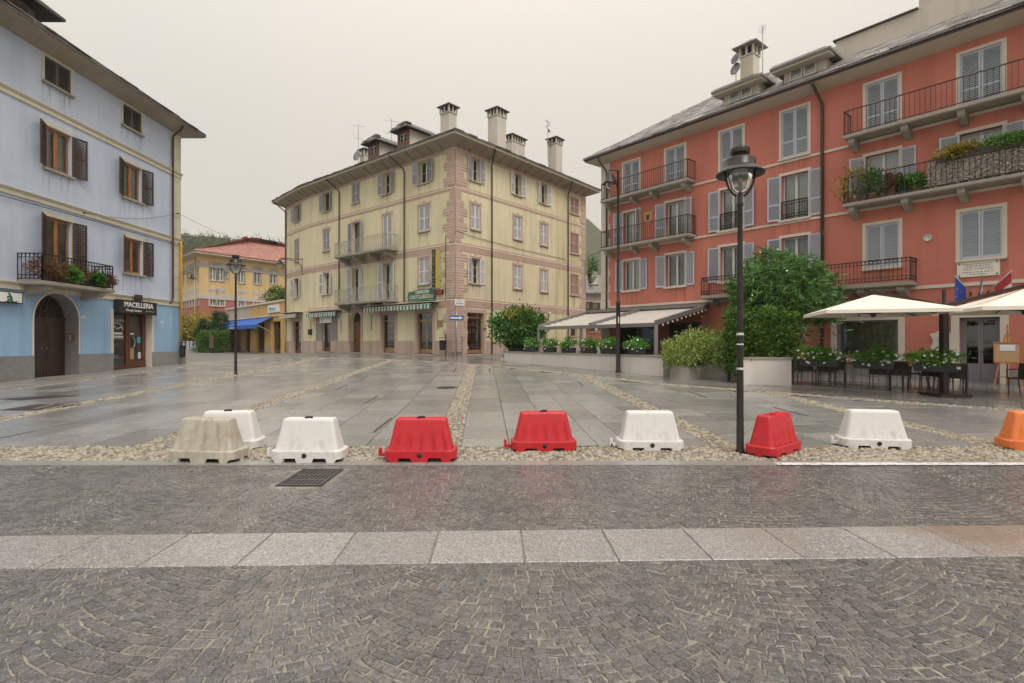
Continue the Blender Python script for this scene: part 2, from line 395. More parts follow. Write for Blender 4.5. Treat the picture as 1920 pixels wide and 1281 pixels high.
def leaves(P, D, length, width, r=None, jit=.35, lv=.3):
    """leaf blades at points P pointing along D"""
    r = r or rng; n = len(P); D = unit(D + r.normal(0, jit, (n, 3))); S = unit(np.cross(D, r.normal(0, 1, (n, 3)))); N = np.cross(D, S)
    L = (length * (1 + lv * (r.random(n) - .5) * 2))[:, None]
    return instance(LEAF_V, LEAF_F, P, D * L, S * L * (width / length), N * L)
def cat(parts):
    Vs = []; Fs = []; k = 0
    for V, F in parts: Vs.append(V); Fs.append(F + k); k += len(V)
    return np.concatenate(Vs), np.concatenate(Fs)
def clumpy(n, c, rad, clumps=30, spread=.33, shell=.55, r=None, low=-1.):
    """points gathered in clumps through an ellipsoid; returns points and outward directions"""
    r = r or rng; cc = unit(r.normal(0, 1, (clumps, 3))); cc[:, 2] = np.maximum(cc[:, 2], low)
    cc *= (shell + (1 - shell) * r.random((clumps, 1)) ** .6)
    k = r.integers(0, clumps, n); p = cc[k] + r.normal(0, spread, (n, 3)) * (.6 + .8 * r.random((clumps, 1)))[k] * .8
    d = unit(p - cc[k] * .45 + np.array([0, 0, .12])); return np.array(c) + p * np.array(rad), d
def marks(name, parent, mat, x0, x1, z0, z1, n, y, seed, slant=.2, w=.02):
    """lettering too blurred to read: a row of short strokes"""
    r = random.Random(seed); mb = MB(); st = (x1 - x0) / n
    for i in range(n):
        c = x0 + (i + .5) * st
        for k in range(2):
            a = c + r.uniform(-.3, .3) * st; b = a + r.uniform(-slant, slant) * st; mb.bar((a, y, z0 + (z1 - z0) * r.uniform(0, .25)), (b, y, z1 - (z1 - z0) * r.uniform(0, .25)), w, .004)
        mb.bar((c - .32 * st, y - .001, z0 + (z1 - z0) * r.choice((.05, .5, .95))), (c + .3 * st, y - .001, z0 + (z1 - z0) * r.choice((.05, .5, .95))), w, .004)
    o = local(name, mb.mesh(name, mat), parent); o['kind'] = 'stuff'; return o
def text_obj(name, txt, size, mat, parent, loc, rot, ext=.004, align='CENTER', sx=1., bold=0.):
    cu = bpy.data.curves.new(name, 'FONT'); cu.body = txt; cu.size = size; cu.extrude = ext; cu.align_x = align; cu.align_y = 'CENTER'; cu.offset = bold
    cu.resolution_u = 2
    o = bpy.data.objects.new(name, cu); C.objects.link(o); dg = bpy.context.evaluated_depsgraph_get()
    me = bpy.data.meshes.new_from_object(o.evaluated_get(dg)); me.name = name; me.materials.clear(); me.materials.append(M[mat])
    bpy.data.objects.remove(o); bpy.data.curves.remove(cu)
    q = local(name, me, parent, loc, rot); q.scale = (sx, 1, 1); return q
# ================================================================ GROUND
M['cobble'] = None
def cobble_mat():
    t = NT('porphyry_cobble'); v = t.world()
    g = t.node('ShaderNodeNewGeometry').outputs['Random Per Island']; ob = t.node('ShaderNodeObjectInfo').outputs['Random']
    rr = t.math('FRACT', t.math('ADD', g, ob))
    n1 = t.noise(v, 130, 2, .7); n2 = t.noise(v, 42, 3, .6); nb = t.noise(v, .7, 4)
    base = t.ramp(rr, [(0, (.085, .080, .080, 1)), (.5, (.125, .113, .110, 1)), (.9, (.165, .148, .140, 1)), (1, (.09, .098, .105, 1))])
    sp = t.mix(t.ramp(n1, [(.56, (0, 0, 0)), (.70, (1, 1, 1))]), base, (.33, .31, .30, 1))
    sp = t.mix(t.ramp(n2, [(.5, (0, 0, 0)), (.66, (.75, .75, .75))]), sp, (.05, .046, .046, 1))
    rust = t.ramp(t.noise(v, .45, 3), [(.66, (0, 0, 0)), (.8, (.2, .2, .2))])
    sp = t.mix(rust, sp, (.14, .075, .055, 1))
    t.bump(t.math('ADD', n1, t.math('MULTIPLY', n2, 2.2)), .55, .008)
    wetf = t.ramp(t.noise(v, 1.1, 5, .65), [(.42, grey(0)), (.60, grey(.7))])
    return t.set(Coat_Weight=wetf, Coat_Roughness=.2, Coat_IOR=1.33, Base_Color=sp, Roughness=t.ramp(nb, [(.35, grey(.34)), (.65, grey(.14))]), Specular_IOR_Level=.5)
M['cobble'] = cobble_mat()
def sand_mat():
    t = NT('joint_sand'); v = t.world(); n = t.noise(v, 2.2, 6, .7); f = t.noise(v, 160, 2)
    colr = t.ramp(n, [(.3, (.11, .10, .08, 1)), (.55, (.25, .23, .18, 1)), (.75, (.37, .345, .275, 1))])
    t.bump(f, .4, .006); return t.set(Base_Color=colr, Roughness=.7)
M['sand'] = sand_mat()
M['granite'] = stone('wet_granite_slab', (.30, .29, .278, 1), .48, 75, .27, wet=.15, rnd=.20, big=.45)
M['granite_pale'] = stone('pale_granite_slab', (.32, .30, .285, 1), .42, 75, .36, wet=.12, rnd=.09, big=1.3, stain=True)
M['granite_dark'] = stone('dark_wet_slab', (.20, .195, .185, 1), .30, 70, .27, wet=.15, rnd=.2, big=.6)
M['joint'] = simple('dark_joint', (.045, .042, .04, 1), .6)
M['kerb_conc'] = stone('kerb_concrete', (.26, .245, .225, 1), .2, 60, .5, wet=.1, rnd=.05)
M['mortar'] = stone('pebble_mortar', (.15, .135, .11, 1), .25, 60, .6)
def pebble_mat():
    t = NT('river_pebble'); g = t.node('ShaderNodeNewGeometry').outputs['Random Per Island']; v = t.world()
    colr = t.ramp(g, [(0, (.12, .11, .10, 1)), (.25, (.26, .215, .15, 1)), (.45, (.38, .33, .245, 1)), (.7, (.46, .42, .345, 1)), (.85, (.36, .25, .15, 1)), (1, (.24, .23, .22, 1))])
    colr = t.mix(t.math('MULTIPLY', t.noise(v, 45, 3), .5), colr, (.16, .13, .09, 1))
    return t.set(Base_Color=colr, Roughness=.36)
M['pebble'] = pebble_mat()
def sett_mat():
    """far cobbles, too small to tell apart"""
    t = NT('far_setts'); v = t.world(); vo = t.node('ShaderNodeTexVoronoi', {'Vector': v, 'Scale': 8.0}, feature='DISTANCE_TO_EDGE').outputs['Distance']
    c1 = t.node('ShaderNodeTexVoronoi', {'Vector': v, 'Scale': 8.0}).outputs['Color']
    k = t.ramp(vo, [(.02, (.26, .24, .20)), (.08, (.14, .135, .135))])
    colr = t.mix(.25, k, c1, 'OVERLAY'); t.bump(vo, .6, .02)
    return t.set(Base_Color=colr, Roughness=.4)
M['setts'] = sett_mat()
M['terrain'] = simple('far_ground', (.10, .11, .06, 1), .9, var=.3, scale=.05)

def sheet(x0, x1, y0, y1, dz, nx, ny, name, mat, fn=G):
    xs = np.linspace(x0, x1, nx); ys = np.linspace(y0, y1, ny)
    V = [(x, y, fn(x, y) + dz) for y in ys for x in xs]
    F = [(j * nx + i, j * nx + i + 1, (j + 1) * nx + i + 1, (j + 1) * nx + i) for j in range(ny - 1) for i in range(nx - 1)]
    return np_mesh(name, V, F, mat)
struct('ground', sheet(-1100, 1100, -250, 1400, -.45, 60, 60, 'ground', 'terrain', lambda x, y: 0.0))
square = struct('square', sheet(-75, 45, 7.0, 95, -.012, 121, 89, 'square', 'setts'))

# ---- road of porphyry cobbles laid in segmental arcs, with a band of pale slabs
road = struct('road', sheet(-30, 30, -12, 6.95, -.0025, 3, 3, 'road', 'sand', lambda x, y: 0.0))
TILT = R(1.7)
def band(x): return 4.17 + math.tan(TILT) * x        # centre line of the slab band
W = 1.78; TH = R(42); RR = W / 2 / math.sin(TH); HH = .086
cob = []; EJ = {}
r2 = random.Random(3)
for k in range(-13, 14):
    for sgn in (0, 1):
        lo, hi = ((.3, 4.3) if sgn == 0 else (4.0, 7.1))
        off = .1 + k * W + (.45 if sgn else 0)
        if abs(off) > hi * .98 + 4.5: continue
        nrow = int((hi - lo + 1.0) / HH)
        for rw in range(nrow):
            yb = lo - .1 + rw * HH
            ns = 21 + r2.choice((0, 1, 1)); cuts = [-TH + 2 * TH * (i + (r2.uniform(-.17, .17) if 0 < i < ns else 0)) / ns for i in range(ns + 1)]
            def ej(b_, rw_): return EJ.setdefault((b_, rw_, sgn), r2.uniform(-.045, .045))
            def P(a, row): return (off + RR * math.sin(a) + (ej(k, rw) if a <= -TH + 1e-6 else (ej(k + 1, rw) if a >= TH - 1e-6 else 0)), yb + row * HH - RR * (math.cos(a) - math.cos(TH)))
            for i in range(ns):
                a0, a1 = cuts[i], cuts[i + 1]
                t0 = a0 if i == 0 else a0 - HH * math.sin(a0) / RR
                t1 = a1 if i == ns - 1 else a1 - HH * math.sin(a1) / RR
                q = [P(a0, 0), P(a1, 0), P(t1, 1), P(t0, 1)]
                cx = sum(p[0] for p in q) / 4; cy = sum(p[1] for p in q) / 4
                b = band(cx)
                if cy < 1.1 or cy > 6.93 or abs(cx) > cy * .98 + 3.4: continue
                if (sgn == 0 and cy > b - .30) or (sgn == 1 and cy < b + .30): continue
                if -2.69 < cx < -2.04 and 5.82 < cy < 6.72: continue
                cob.append((q, cx, cy))
def cobble_geo(q, cx, cy):
    """irregular eight-sided block with a worn rounded top"""
    g = r2.uniform(.0028, .0055) + (.004 if r2.random() < .15 else 0); ring = []
    for i in range(4):
        p = q[i]; n = q[(i + 1) % 4]
        ring.append((p[0] + r2.gauss(0, .004), p[1] + r2.gauss(0, .004)))
        ring.append(((p[0] + n[0]) / 2 + r2.gauss(0, .004), (p[1] + n[1]) / 2 + r2.gauss(0, .004)))
    hz = r2.gauss(0, .0013); tx = r2.gauss(0, .010); ty = r2.gauss(0, .010); V = []
    for ins, z in ((g, -.03), (g + .0005, -.0015), (g + .0055, .004)):
        for i, (x, y) in enumerate(ring):
            dx, dy = cx - x, cy - y; d = math.hypot(dx, dy) or 1; k = min(.8, (ins + (.006 if i % 2 == 0 and ins > .01 else 0)) / d)
            X = x + dx * k; Y = y + dy * k; V.append((X, Y, z + hz + tx * (X - cx) + ty * (Y - cy)))
    V.append((cx, cy, .0055 + hz)); F = []
    for l in (0, 8):
        for i in range(8): F.append((l + i, l + (i + 1) % 8, l + 8 + (i + 1) % 8, l + 8 + i))
    for i in range(8): F.append((16 + i, 16 + (i + 1) % 8, 24))
    return V, F
def vis(x, y): return y > 2.55 and abs(x) < .94 * y
cob.sort(key=lambda c: (0 if vis(c[1], c[2]) else 1, c[2]))
big = MB()
for n, (q, cx, cy) in enumerate(cob):
    V, F = cobble_geo(q, cx, cy)
    if n < 300:
        me = bpy.data.meshes.new('cobble'); me.from_pydata([(a - cx, b - cy, c) for a, b, c in V], [], F); me.materials.append(M['cobble'])
        link('cobble', me, road, (cx, cy, 0))
    else:
        k = len(big.v); big.v += [Vector(v) for v in V]; big.f += [[i + k for i in f] for f in F]
big.mi = [0] * len(big.f)
o = part(big, 'cobbles', 'cobble', road); o['kind'] = 'stuff'
def slab_geo(poly, z, bev=.004, drop=.04, gap=.003):
    """flat slab with a fine bevel; poly convex, z(x, y) top height"""
    cx = sum(p[0] for p in poly) / len(poly); cy = sum(p[1] for p in poly) / len(poly); n = len(poly); V = []
    for ins, dz in ((gap, -drop), (gap, -bev), (gap + bev, 0)):
        for x, y in poly:
            dx, dy = cx - x, cy - y; d = math.hypot(dx, dy) or 1; k = ins * 1.4 / d
            X = x + dx * k; Y = y + dy * k; V.append((X - cx, Y - cy, z(X, Y) + dz))
    F = [tuple(l + i if j < 1 else 0 for j in range(0)) for l in ()]
    for l in (0, n):
        for i in range(n): F.append((l + i, l + (i + 1) % n, l + n + (i + 1) % n, l + n + i))
    F.append(tuple(2 * n + i for i in range(n))); return V, F, cx, cy
ca, sa = math.cos(TILT), math.sin(TILT)
for i in range(-18, 19):
    x0 = .085 + i * .687; x1 = x0 + .681; o0 = 4.17
    poly = [(x * ca - y * sa, x * sa + y * ca + o0) for x, y in ((x0, -.325), (x1, -.325), (x1, .325), (x0, .325))]
    V, F, cx, cy = slab_geo(poly, lambda x, y: .010, .005)
    me = bpy.data.meshes.new('paving_slab'); me.from_pydata(V, [], F); me.materials.append(M['granite_pale'])
    s = link('paving_slab', me, road, (cx, cy, r2.uniform(-.0015, .0015)))
# kerb strip, white line
mb = MB()
for i in range(-11, 12):
    x0 = i * 1.6 + .5; mb.box(x0, x0 + 1.592, 6.86, 7.12, -.05, .012 + r2.uniform(-.001, .001))
link('kerb_strip', mb.mesh('kerb_strip', 'kerb_conc'), road)
wlm = MB()
def worn(x0, x1, y0, y1, z, n, name):
    for i in range(n):
        a = x0 + (x1 - x0) * i / n; b = x0 + (x1 - x0) * (i + 1) / n
        wlm.face([(a, y0 + r2.uniform(-.012, .012), z), (b, y0 + r2.uniform(-.012, .012), z), (b, y1, z), (a, y1, z)])
worn(3.42, 8.2, 6.84, 6.98, .0175, 60, '')
def line_mat():
    t = NT('worn_white_paint'); v = t.world(); n = t.noise(v, 24, 4)
    return t.set(Base_Color=t.ramp(n, [(.36, (.16, .15, .15)), (.46, (.68, .66, .64))]), Roughness=.5)
M['line'] = line_mat()
link('white_line', wlm.mesh('white_line', 'line'), road)

# ---- square: granite bays between strips of river pebbles, turned 2.9 degrees
PT = R(2.9); pc, ps_ = math.cos(PT), math.sin(PT)
def toW(a, b): return (a * pc - b * ps_, a * ps_ + b * pc)
def toL(x, y): return (x * pc + y * ps_, -x * ps_ + y * pc)
TP = [gp(*p) for p in ((560, 671), (735, 675), (885, 684), (950, 689), (1100, 705), (1240, 721), (1460, 738), (1683, 755), (1920, 771), (2300, 800))]
TL = [toL(p.x, p.y) for p in TP]
def far(a):
    """far edge of the bays in local coordinates"""
    for p, q in zip(TL[:-1], TL[1:]):
        if p[0] <= a <= q[0]: return p[1] + (q[1] - p[1]) * (a - p[0]) / (q[0] - p[0])
    return TL[0][1] + (TL[0][0] - a) * .02 if a < TL[0][0] else TL[-1][1]
SX = [-13.55, -9.35, -5.05, -.58, 3.62, 7.72, 12.2]; SW = .44
def zt(dz): return lambda x, y: G(x, y) + dz
slabs = []
for b in range(len(SX) - 1):
    a0 = SX[b] + SW / 2; a1 = SX[b + 1] - SW / 2; w = a1 - a0
    ws = [r2.choice((.5, .62, .75, .9)) for _ in range(6)]
    while sum(ws) > w + .2: ws.pop()
    ws = [q * w / sum(ws) for q in ws]; a = a0
    for q in ws:
        bb = 7.98 + r2.uniform(-.9, 0)
        while bb < 34:
            L = r2.choice((.8, 1.0, 1.2, 1.5)); lo = max(bb, 7.99 + (a + q / 2) * -.0505); hi = bb + L
            f0, f1 = far(a) - .22, far(a + q) - .22
            if lo < max(f0, f1) and hi > lo + .05:
                pl = [(a, lo), (a + q, lo), (a + q, min(hi, f1)), (a, min(hi, f0))]
                if pl[2][1] > lo + .03 and pl[3][1] > lo + .03:
                    slabs.append([toW(*p) for p in pl])
            bb += L
        a += q
def add_slabs(slabs, parent, mat, top, keep, stuffname):
    def key(s):
        x = sum(p[0] for p in s) / 4; y = sum(p[1] for p in s) / 4
        return (0 if abs(x) < .97 * y else 1, y)
    slabs.sort(key=key); big = MB()
    for n, s in enumerate(slabs):
        V, F, cx, cy = slab_geo(s, zt(top), .004, .03, .008); dz = r2.gauss(0, .0012)
        if n < keep:
            me = bpy.data.meshes.new('paving_slab'); me.from_pydata(V, [], F); me.materials.append(M[mat]); link('paving_slab', me, parent, (cx, cy, dz))
        else:
            k = len(big.v); big.v += [Vector((v[0] + cx, v[1] + cy, v[2] + dz)) for v in V]; big.f += [[i + k for i in f] for f in F]
    big.mi = [0] * len(big.f)
    if big.f: o = part(big, stuffname, mat, parent); o['kind'] = 'stuff'
jm = MB()
for b in range(len(SX) - 1):      # dark bed under the slabs
    a0, a1 = SX[b] + SW / 2, SX[b + 1] - SW / 2; n = 24
    for i in range(n):
        for j in range(4):
            aa, ab = a0 + (a1 - a0) * j / 4, a0 + (a1 - a0) * (j + 1) / 4
            def q(a, i): y0 = 7.96 - .0505 * a; y1 = far(a) - .22; y = y0 + (y1 - y0) * i / n; X = toW(a, y); return (X[0], X[1], G(*X) + .004)
            jm.face([q(aa, i), q(ab, i), q(ab, i + 1), q(aa, i + 1)])
part(jm, 'slab_bed', 'joint', square)
add_slabs(slabs, square, 'granite', .016, 290, 'far_paving_slabs')
# pavement outside the pebble band (towards the houses)
pav = []
for b in range(len(TP) - 1):
    p, q = Vector(TP[b][:2]), Vector(TP[b + 1][:2]); d = (q - p).normalized(); nrm = Vector((-d.y, d.x)); L = (q - p).length
    for row in range(8):
        s = -.4 * (row % 2)
        while s < L:
            e = s + r2.uniform(.7, 1.2); pts = []
            for ss, rr_ in ((s, row), (min(e, L), row), (min(e, L), row + 1), (s, row + 1)):
                w_ = p + d * max(ss, 0) + nrm * (.22 + rr_ * .56); pts.append((w_.x, w_.y))
            if max(ss, 0) < min(e, L) - .1: pav.append(pts)
            s = e
pv = struct('pavement', None) if False else None
add_slabs(pav, square, 'granite_dark', .012, 0, 'pavement_slabs')
lp = MB()
for i in range(40):               # pavement along the blue house
    y0 = 6.5 + i * .55
    for j, (x0, x1) in enumerate(((-16.5, -15.55), (-15.55, -14.55))):
        x1b = x1 + (0 if j == 0 else (.55 - .05 * (y0 - 12)) * .6)
        g = .004; z0 = G(x0, y0) + .03; z1 = G(x0, y0 + .55) + .03
        lp.face([(x0 + g, y0 + g, z0), (x1b - g, y0 + g, z0), (x1b - g, y0 + .55 - g, z1), (x0 + g, y0 + .55 - g, z1)])
    lp.face([(x1b - g, y0, G(x1b, y0) - .05), (x1b - g, y0 + .55, G(x1b, y0) - .05), (x1b - g, y0 + .55, z1), (x1b - g, y0, z0)])
o = part(lp, 'side_pavement', 'kerb_conc', square)

# ---- river pebbles set in mortar: front band, strips and outer band
peb = []; mm = MB()
def ribbon(pts, w, dz, n=24):
    for p, q in zip(pts[:-1], pts[1:]):
        p = Vector(p[:2]); q = Vector(q[:2]); d = (q - p).normalized(); nn = Vector((-d.y, d.x)) * w / 2
        for i in range(n):
            a = p + (q - p) * (i / n); b = p + (q - p) * ((i + 1) / n); c4 = [a - nn, b - nn, b + nn, a + nn]
            mm.face([(c.x, c.y, G(c.x, c.y) + dz) for c in c4])
def strew(pts, w, sp):
    for p, q in zip(pts[:-1], pts[1:]):
        p = Vector(p[:2]); q = Vector(q[:2]); d = (q - p).normalized(); nn = Vector((-d.y, d.x)); L = (q - p).length; s = 0
        while s < L:
            y = (p + d * s).y; sp_ = sp * (1 if y < 12 else (1.15 if y < 18 else 1.5)); nr = max(3, int(w / sp_))
            for j in range(nr):
                c = p + d * (s + r2.uniform(-.35, .35) * sp_) + nn * ((j + .5) / nr - .5 + r2.uniform(-.35, .35) / nr) * w
                if abs(c.x) < c.y * 1.0 + 2.6: peb.append((c.x, c.y, sp_ * .52 * r2.uniform(.8, 1.35)))
            s += sp_ * .92
front = [(-11.5, 7.55), (11.5, 7.55)]
ribbon(front, .88, .003, 60); strew(front, .84, .062)
for a in SX:
    pl = [toW(a, 7.98 - .0505 * a), toW(a, far(a))]
    ribbon(pl, SW + .02, .010); strew(pl, SW - .03, .066)
ribbon(TP, .46, .012); strew(TP, .42, .070)
part(mm, 'pebble_mortar', 'mortar', square)
peb = np.array(peb); n = len(peb)
a_ = np.arange(7) * 2 * np.pi / 7
DV = np.concatenate([np.c_[np.cos(a_), np.sin(a_), -.35 + 0 * a_], np.c_[.82 * np.cos(a_), .82 * np.sin(a_), .42 + 0 * a_], [[0, 0, .68]]]); DV = DV + 0
DF = [(i, (i + 1) % 7, 7 + (i + 1) % 7, 7 + i) for i in range(7)]
th = rng.random(n) * 6.28; asp = .62 + .3 * rng.random(n); rad = peb[:, 2]
Xa = np.c_[np.cos(th), np.sin(th), 0 * th] * rad[:, None] * 1.15; Ya = np.c_[-np.sin(th), np.cos(th), 0 * th] * (rad * asp)[:, None]; Za = np.c_[0 * th, 0 * th, 1 + 0 * th] * (rad * .62)[:, None]
Pz = np.array([G(x, y) + .012 for x, y, _ in peb]) - rng.random(n) * .006
Pp = np.c_[peb[:, 0], peb[:, 1], Pz]
order = np.argsort(np.where((np.abs(peb[:, 0]) < .94 * peb[:, 1]), -rad / peb[:, 1], 1)); near_, rest = order[:300], order[300:]
DFt = [(7 + i, 7 + (i + 1) % 7, 14) for i in range(7)]
for k in near_:
    me = bpy.data.meshes.new('pebble'); Vv = DV[:, 0:1] * Xa[k] + DV[:, 1:2] * Ya[k] + DV[:, 2:3] * Za[k]
    me.from_pydata([tuple(v) for v in Vv], [], DF + DFt); me.materials.append(M['pebble']); me.polygons.foreach_set('use_smooth', [True] * len(me.polygons))
    link('pebble', me, square, tuple(Pp[k]))
DFq = np.array(DF + [(7 + i, 7 + (i + 1) % 7, 14, 14) for i in range(0)], int)
V1, F1 = instance(DV, DFq, Pp[rest], Xa[rest], Ya[rest], Za[rest])
CV = np.concatenate([DV[7:14], DV[14:15]]); CF = np.array([(i, (i + 1) % 7, 7) for i in range(7)])
V2, F2 = instance(CV, CF, Pp[rest], Xa[rest], Ya[rest], Za[rest])
me = bpy.data.meshes.new('pebbles')
# one mesh of quads (sides) and triangles (crowns), crowns share the rim vertices
base = (np.arange(len(rest)) * 15)[:, None, None]
tri = (np.array(DFt)[None] + base).reshape(-1, 3)
me.vertices.add(len(V1)); me.vertices.foreach_set('co', V1.astype(np.float32).ravel())
li = np.concatenate([F1.ravel(), tri.ravel()]).astype(np.int32); me.loops.add(len(li)); me.loops.foreach_set('vertex_index', li)
me.polygons.add(len(F1) + len(tri)); me.polygons.foreach_set('loop_start', np.concatenate([np.arange(len(F1)) * 4, len(F1) * 4 + np.arange(len(tri)) * 3]).astype(np.int32))
me.polygons.foreach_set('use_smooth', np.ones(len(F1) + len(tri), bool)); me.materials.append(M['pebble']); me.update(calc_edges=True)
o = link('pebbles', me, square); o['kind'] = 'stuff'

# ---- things let into the ground
def ground_frame(px, py, dz=.02):
    p = gp(px, py); p.z += dz; return p
g = thing('drain_grate', 'cast iron drain grate with three rows of slots in the cobbled road', 'drain', (-2.36, 6.28, .004)); g.scale = (.88, .92, 1)
mb = MB()
mb.box(-.29, .29, -.42, -.385, -.06, .006); mb.box(-.29, .29, .385, .42, -.06, .006); mb.box(-.29, -.255, -.385, .385, -.06, .006); mb.box(.255, .29, -.385, .385, -.06, .006)
local('frame', mb.mesh('frame', 'iron'), g)
mb = MB(); mb.m = 1; mb.box(-.25, .25, -.38, .38, -.0072, -.0052); mb.m = 0  # black plate over the sand: the pit's shade put into its colour
for i in range(4): mb.box(-.25, .25, -.38 + i * .2433 - .0, -.35 + i * .2433, -.05, .002)
for i in range(9): mb.box(-.25 + i * .0595, -.234 + i * .0595, -.35, .38, -.05, .0015)
local('slot_grid', mb.mesh('slot_grid', ['cast_iron', 'rubber_and_hole_dark']), g)
m_ = gp(837, 728)
t = thing('manhole_cover', 'round iron manhole cover beside the middle pebble strip', 'manhole', (m_.x, m_.y, m_.z + .012))
mb = MB(); mb.lathe([(.33, -.02), (.33, .008), (.30, .008), (.295, .003), (.28, .003), (0, .003)], 32)
for i in range(-4, 5):
    w_ = math.sqrt(max(.001, .27 ** 2 - (i * .06) ** 2)); mb.box(-w_, w_, i * .06 - .014, i * .06 + .014, .003, .007)
local('lid', mb.mesh('lid', 'iron'), t).rotation_euler = (R(1.53), 0, 0)
SL = [((700, 813), (735, 785), 'long dark slot drain left of the left red barrier'), ((626, 733), (652, 723), 'dark slot drain between the left and middle pebble strips'),
      ((684, 758), (710, 743), 'dark slot drain in front of the round manhole'), ((674, 714), (690, 706), 'small dark slot drain near the stationery shop'), ((850, 699), (855, 692), 'small dark slot drain left of the middle pebble strip end'),
      ((918, 699), (918, 692), 'small dark slot drain right of the middle pebble strip end'), ((1082, 716), (1094, 725), 'dark slot drain before the low white wall'), ((1288, 735), (1326, 747), 'long thin slot drain before the flower shrub'), ((0, 824), (66, 810), 'dark slot drain at the left edge of the square'),
      ((1449, 765), (1518, 783), 'long thin slot drain behind the turned red barrier')]
for (a, b, lab) in SL:
    A, B = gp(*a), gp(*b); mid = (A + B) / 2; d = (B - A); mid.z = G(mid.x, mid.y) + .018
    t = thing('slot_drain', lab, 'drain', mid, 'slot drains in the square'); mb = MB(); L = min(d.length / 2, 1.3); w_ = .035
    mb.box(-L, L, -w_, w_, -.02, 0.0); mb.m = 1; mb.box(-L + .02, L - .02, -w_ * .5, w_ * .5, -.001, .0015)
    local('channel', mb.mesh('channel', ['steel', 'rubber_and_hole_dark']), t).rotation_euler = (0, -math.atan2(d.z, math.hypot(d.x, d.y)), math.atan2(d.y, d.x))
for (c4, lab) in ((((0, 750), (40, 752), (147, 744), (100, 743)), 'dark wet access cover nearer the blue house'), (((0, 771), (70, 771), (158, 760), (70, 760)), 'dark access cover with two pale bars on a pebble strip')):
    P4 = [gp(*p) for p in c4]; c_ = sum(P4, Vector()) / 4; t = thing('access_cover', lab, 'cover', (c_.x, c_.y, c_.z + .022)); mb = MB()
    mb.prism([(p.x - c_.x, p.y - c_.y) for p in P4], -.01, .004, lambda u, v, w: (u, v, w + G(c_.x + u, c_.y + v) - G(c_.x, c_.y)))
    local('plate', mb.mesh('plate', 'brown_iron'), t)
    if 'bars' in lab:
        for (a, b) in (((66, 769), (100, 761)), ((88, 769), (133, 760))):
            A, B = gp(*a), gp(*b); mb = MB(); mb.bar((A.x - c_.x, A.y - c_.y, A.z - c_.z + .008), (B.x - c_.x, B.y - c_.y, B.z - c_.z + .008), .07, .01)
            local('bar', mb.mesh('bar', 'kerb_conc'), t)
# ================================================================ BUILDINGS: common builders
class Fac:
    """vertical facade plane: s runs to the right seen from the square, n points into the house"""
    def __init__(s, o, d):
        s.o = Vector((o[0], o[1], 0)); s.d = Vector((d[0], d[1], 0)).normalized(); s.n = Vector((-s.d.y, s.d.x, 0)); s.rot = math.atan2(s.d.y, s.d.x)
    def P(s, a, z, inn=0.): q = s.o + s.d * a + s.n * inn; return Vector((q.x, q.y, z))
    def S(s, px, inn=0.):
        u = (px - 960) / 1000; o = s.o + s.n * inn; return (u * o.y - o.x) / (s.d.x - u * s.d.y)
    def Z(s, px, py, inn=0.): return 1.6 + (640.5 - py) / 1000 * s.P(s.S(px, inn), 0, inn).y
    def T(s): return Matrix.Translation(s.o) @ Matrix.Rotation(s.rot, 4, 'Z')   # local (s, inn, z)
def wall(fac, s0, s1, z0, z1, ops, depth=.24, proud=0.):
    """wall panel with real openings (s0, s1, z0, z1) and their reveals"""
    mb = MB(); mb.T = fac.T(); y = -proud
    ops = [o for o in ops if o[3] > z0 and o[2] < z1 and o[1] > s0 and o[0] < s1]
    xs = sorted({s0, s1} | {v for o in ops for v in (max(o[0], s0), min(o[1], s1))}); zs = sorted({z0, z1} | {v for o in ops for v in (max(o[2], z0), min(o[3], z1))})
    for a, b in zip(xs[:-1], xs[1:]):
        for c, d in zip(zs[:-1], zs[1:]):
            if b - a < 1e-5 or d - c < 1e-5: continue
            m, k = (a + b) / 2, (c + d) / 2
            if any(o[0] < m < o[1] and o[2] < k < o[3] for o in ops): continue
            mb.face([(a, y, c), (b, y, c), (b, y, d), (a, y, d)])
    for o in ops:
        a, b, c, d = o[0], o[1], max(o[2], z0), min(o[3], z1); e = o[4] if len(o) > 4 else depth
        mb.face([(a, y, c), (a, y, d), (a, e, d), (a, e, c)]); mb.face([(b, y, c), (b, e, c), (b, e, d), (b, y, d)])
        if o[3] <= z1 + 1e-6: mb.face([(a, y, d), (b, y, d), (b, e, d), (a, e, d)])
        if o[2] >= z0 - 1e-6: mb.face([(a, y, c), (a, e, c), (b, e, c), (b, y, c)])
    if proud: mb.face([(s0, y, z1), (s1, y, z1), (s1, .01, z1), (s0, .01, z1)])
    return mb
def arch(fac, a, b, z1, depth, proud=.0, n=16, rise=None):
    """spandrels and soffit that turn a square-headed opening into an arched one"""
    mb = MB(); mb.T = fac.T(); r = (b - a) / 2; c = (a + b) / 2; h = rise or r; zs = z1 - h; y = -proud
    pts = [(c - r * math.cos(math.pi * i / n), zs + h * math.sin(math.pi * i / n)) for i in range(n + 1)]
    for p, q in zip(pts[:-1], pts[1:]):
        mb.face([(p[0], y, p[1]), (q[0], y, q[1]), (q[0], y, z1 + .001), (p[0], y, z1 + .001)])
        mb.face([(p[0], y, p[1]), (p[0], depth, p[1]), (q[0], depth, q[1]), (q[0], y, q[1])])
    return mb
def fbox(fac, a, b, y0, y1, z0, z1, mb=None):
    mb = mb or MB(); mb.T = fac.T(); mb.box(a, b, y0, y1, z0, z1); return mb
CACHE = {}
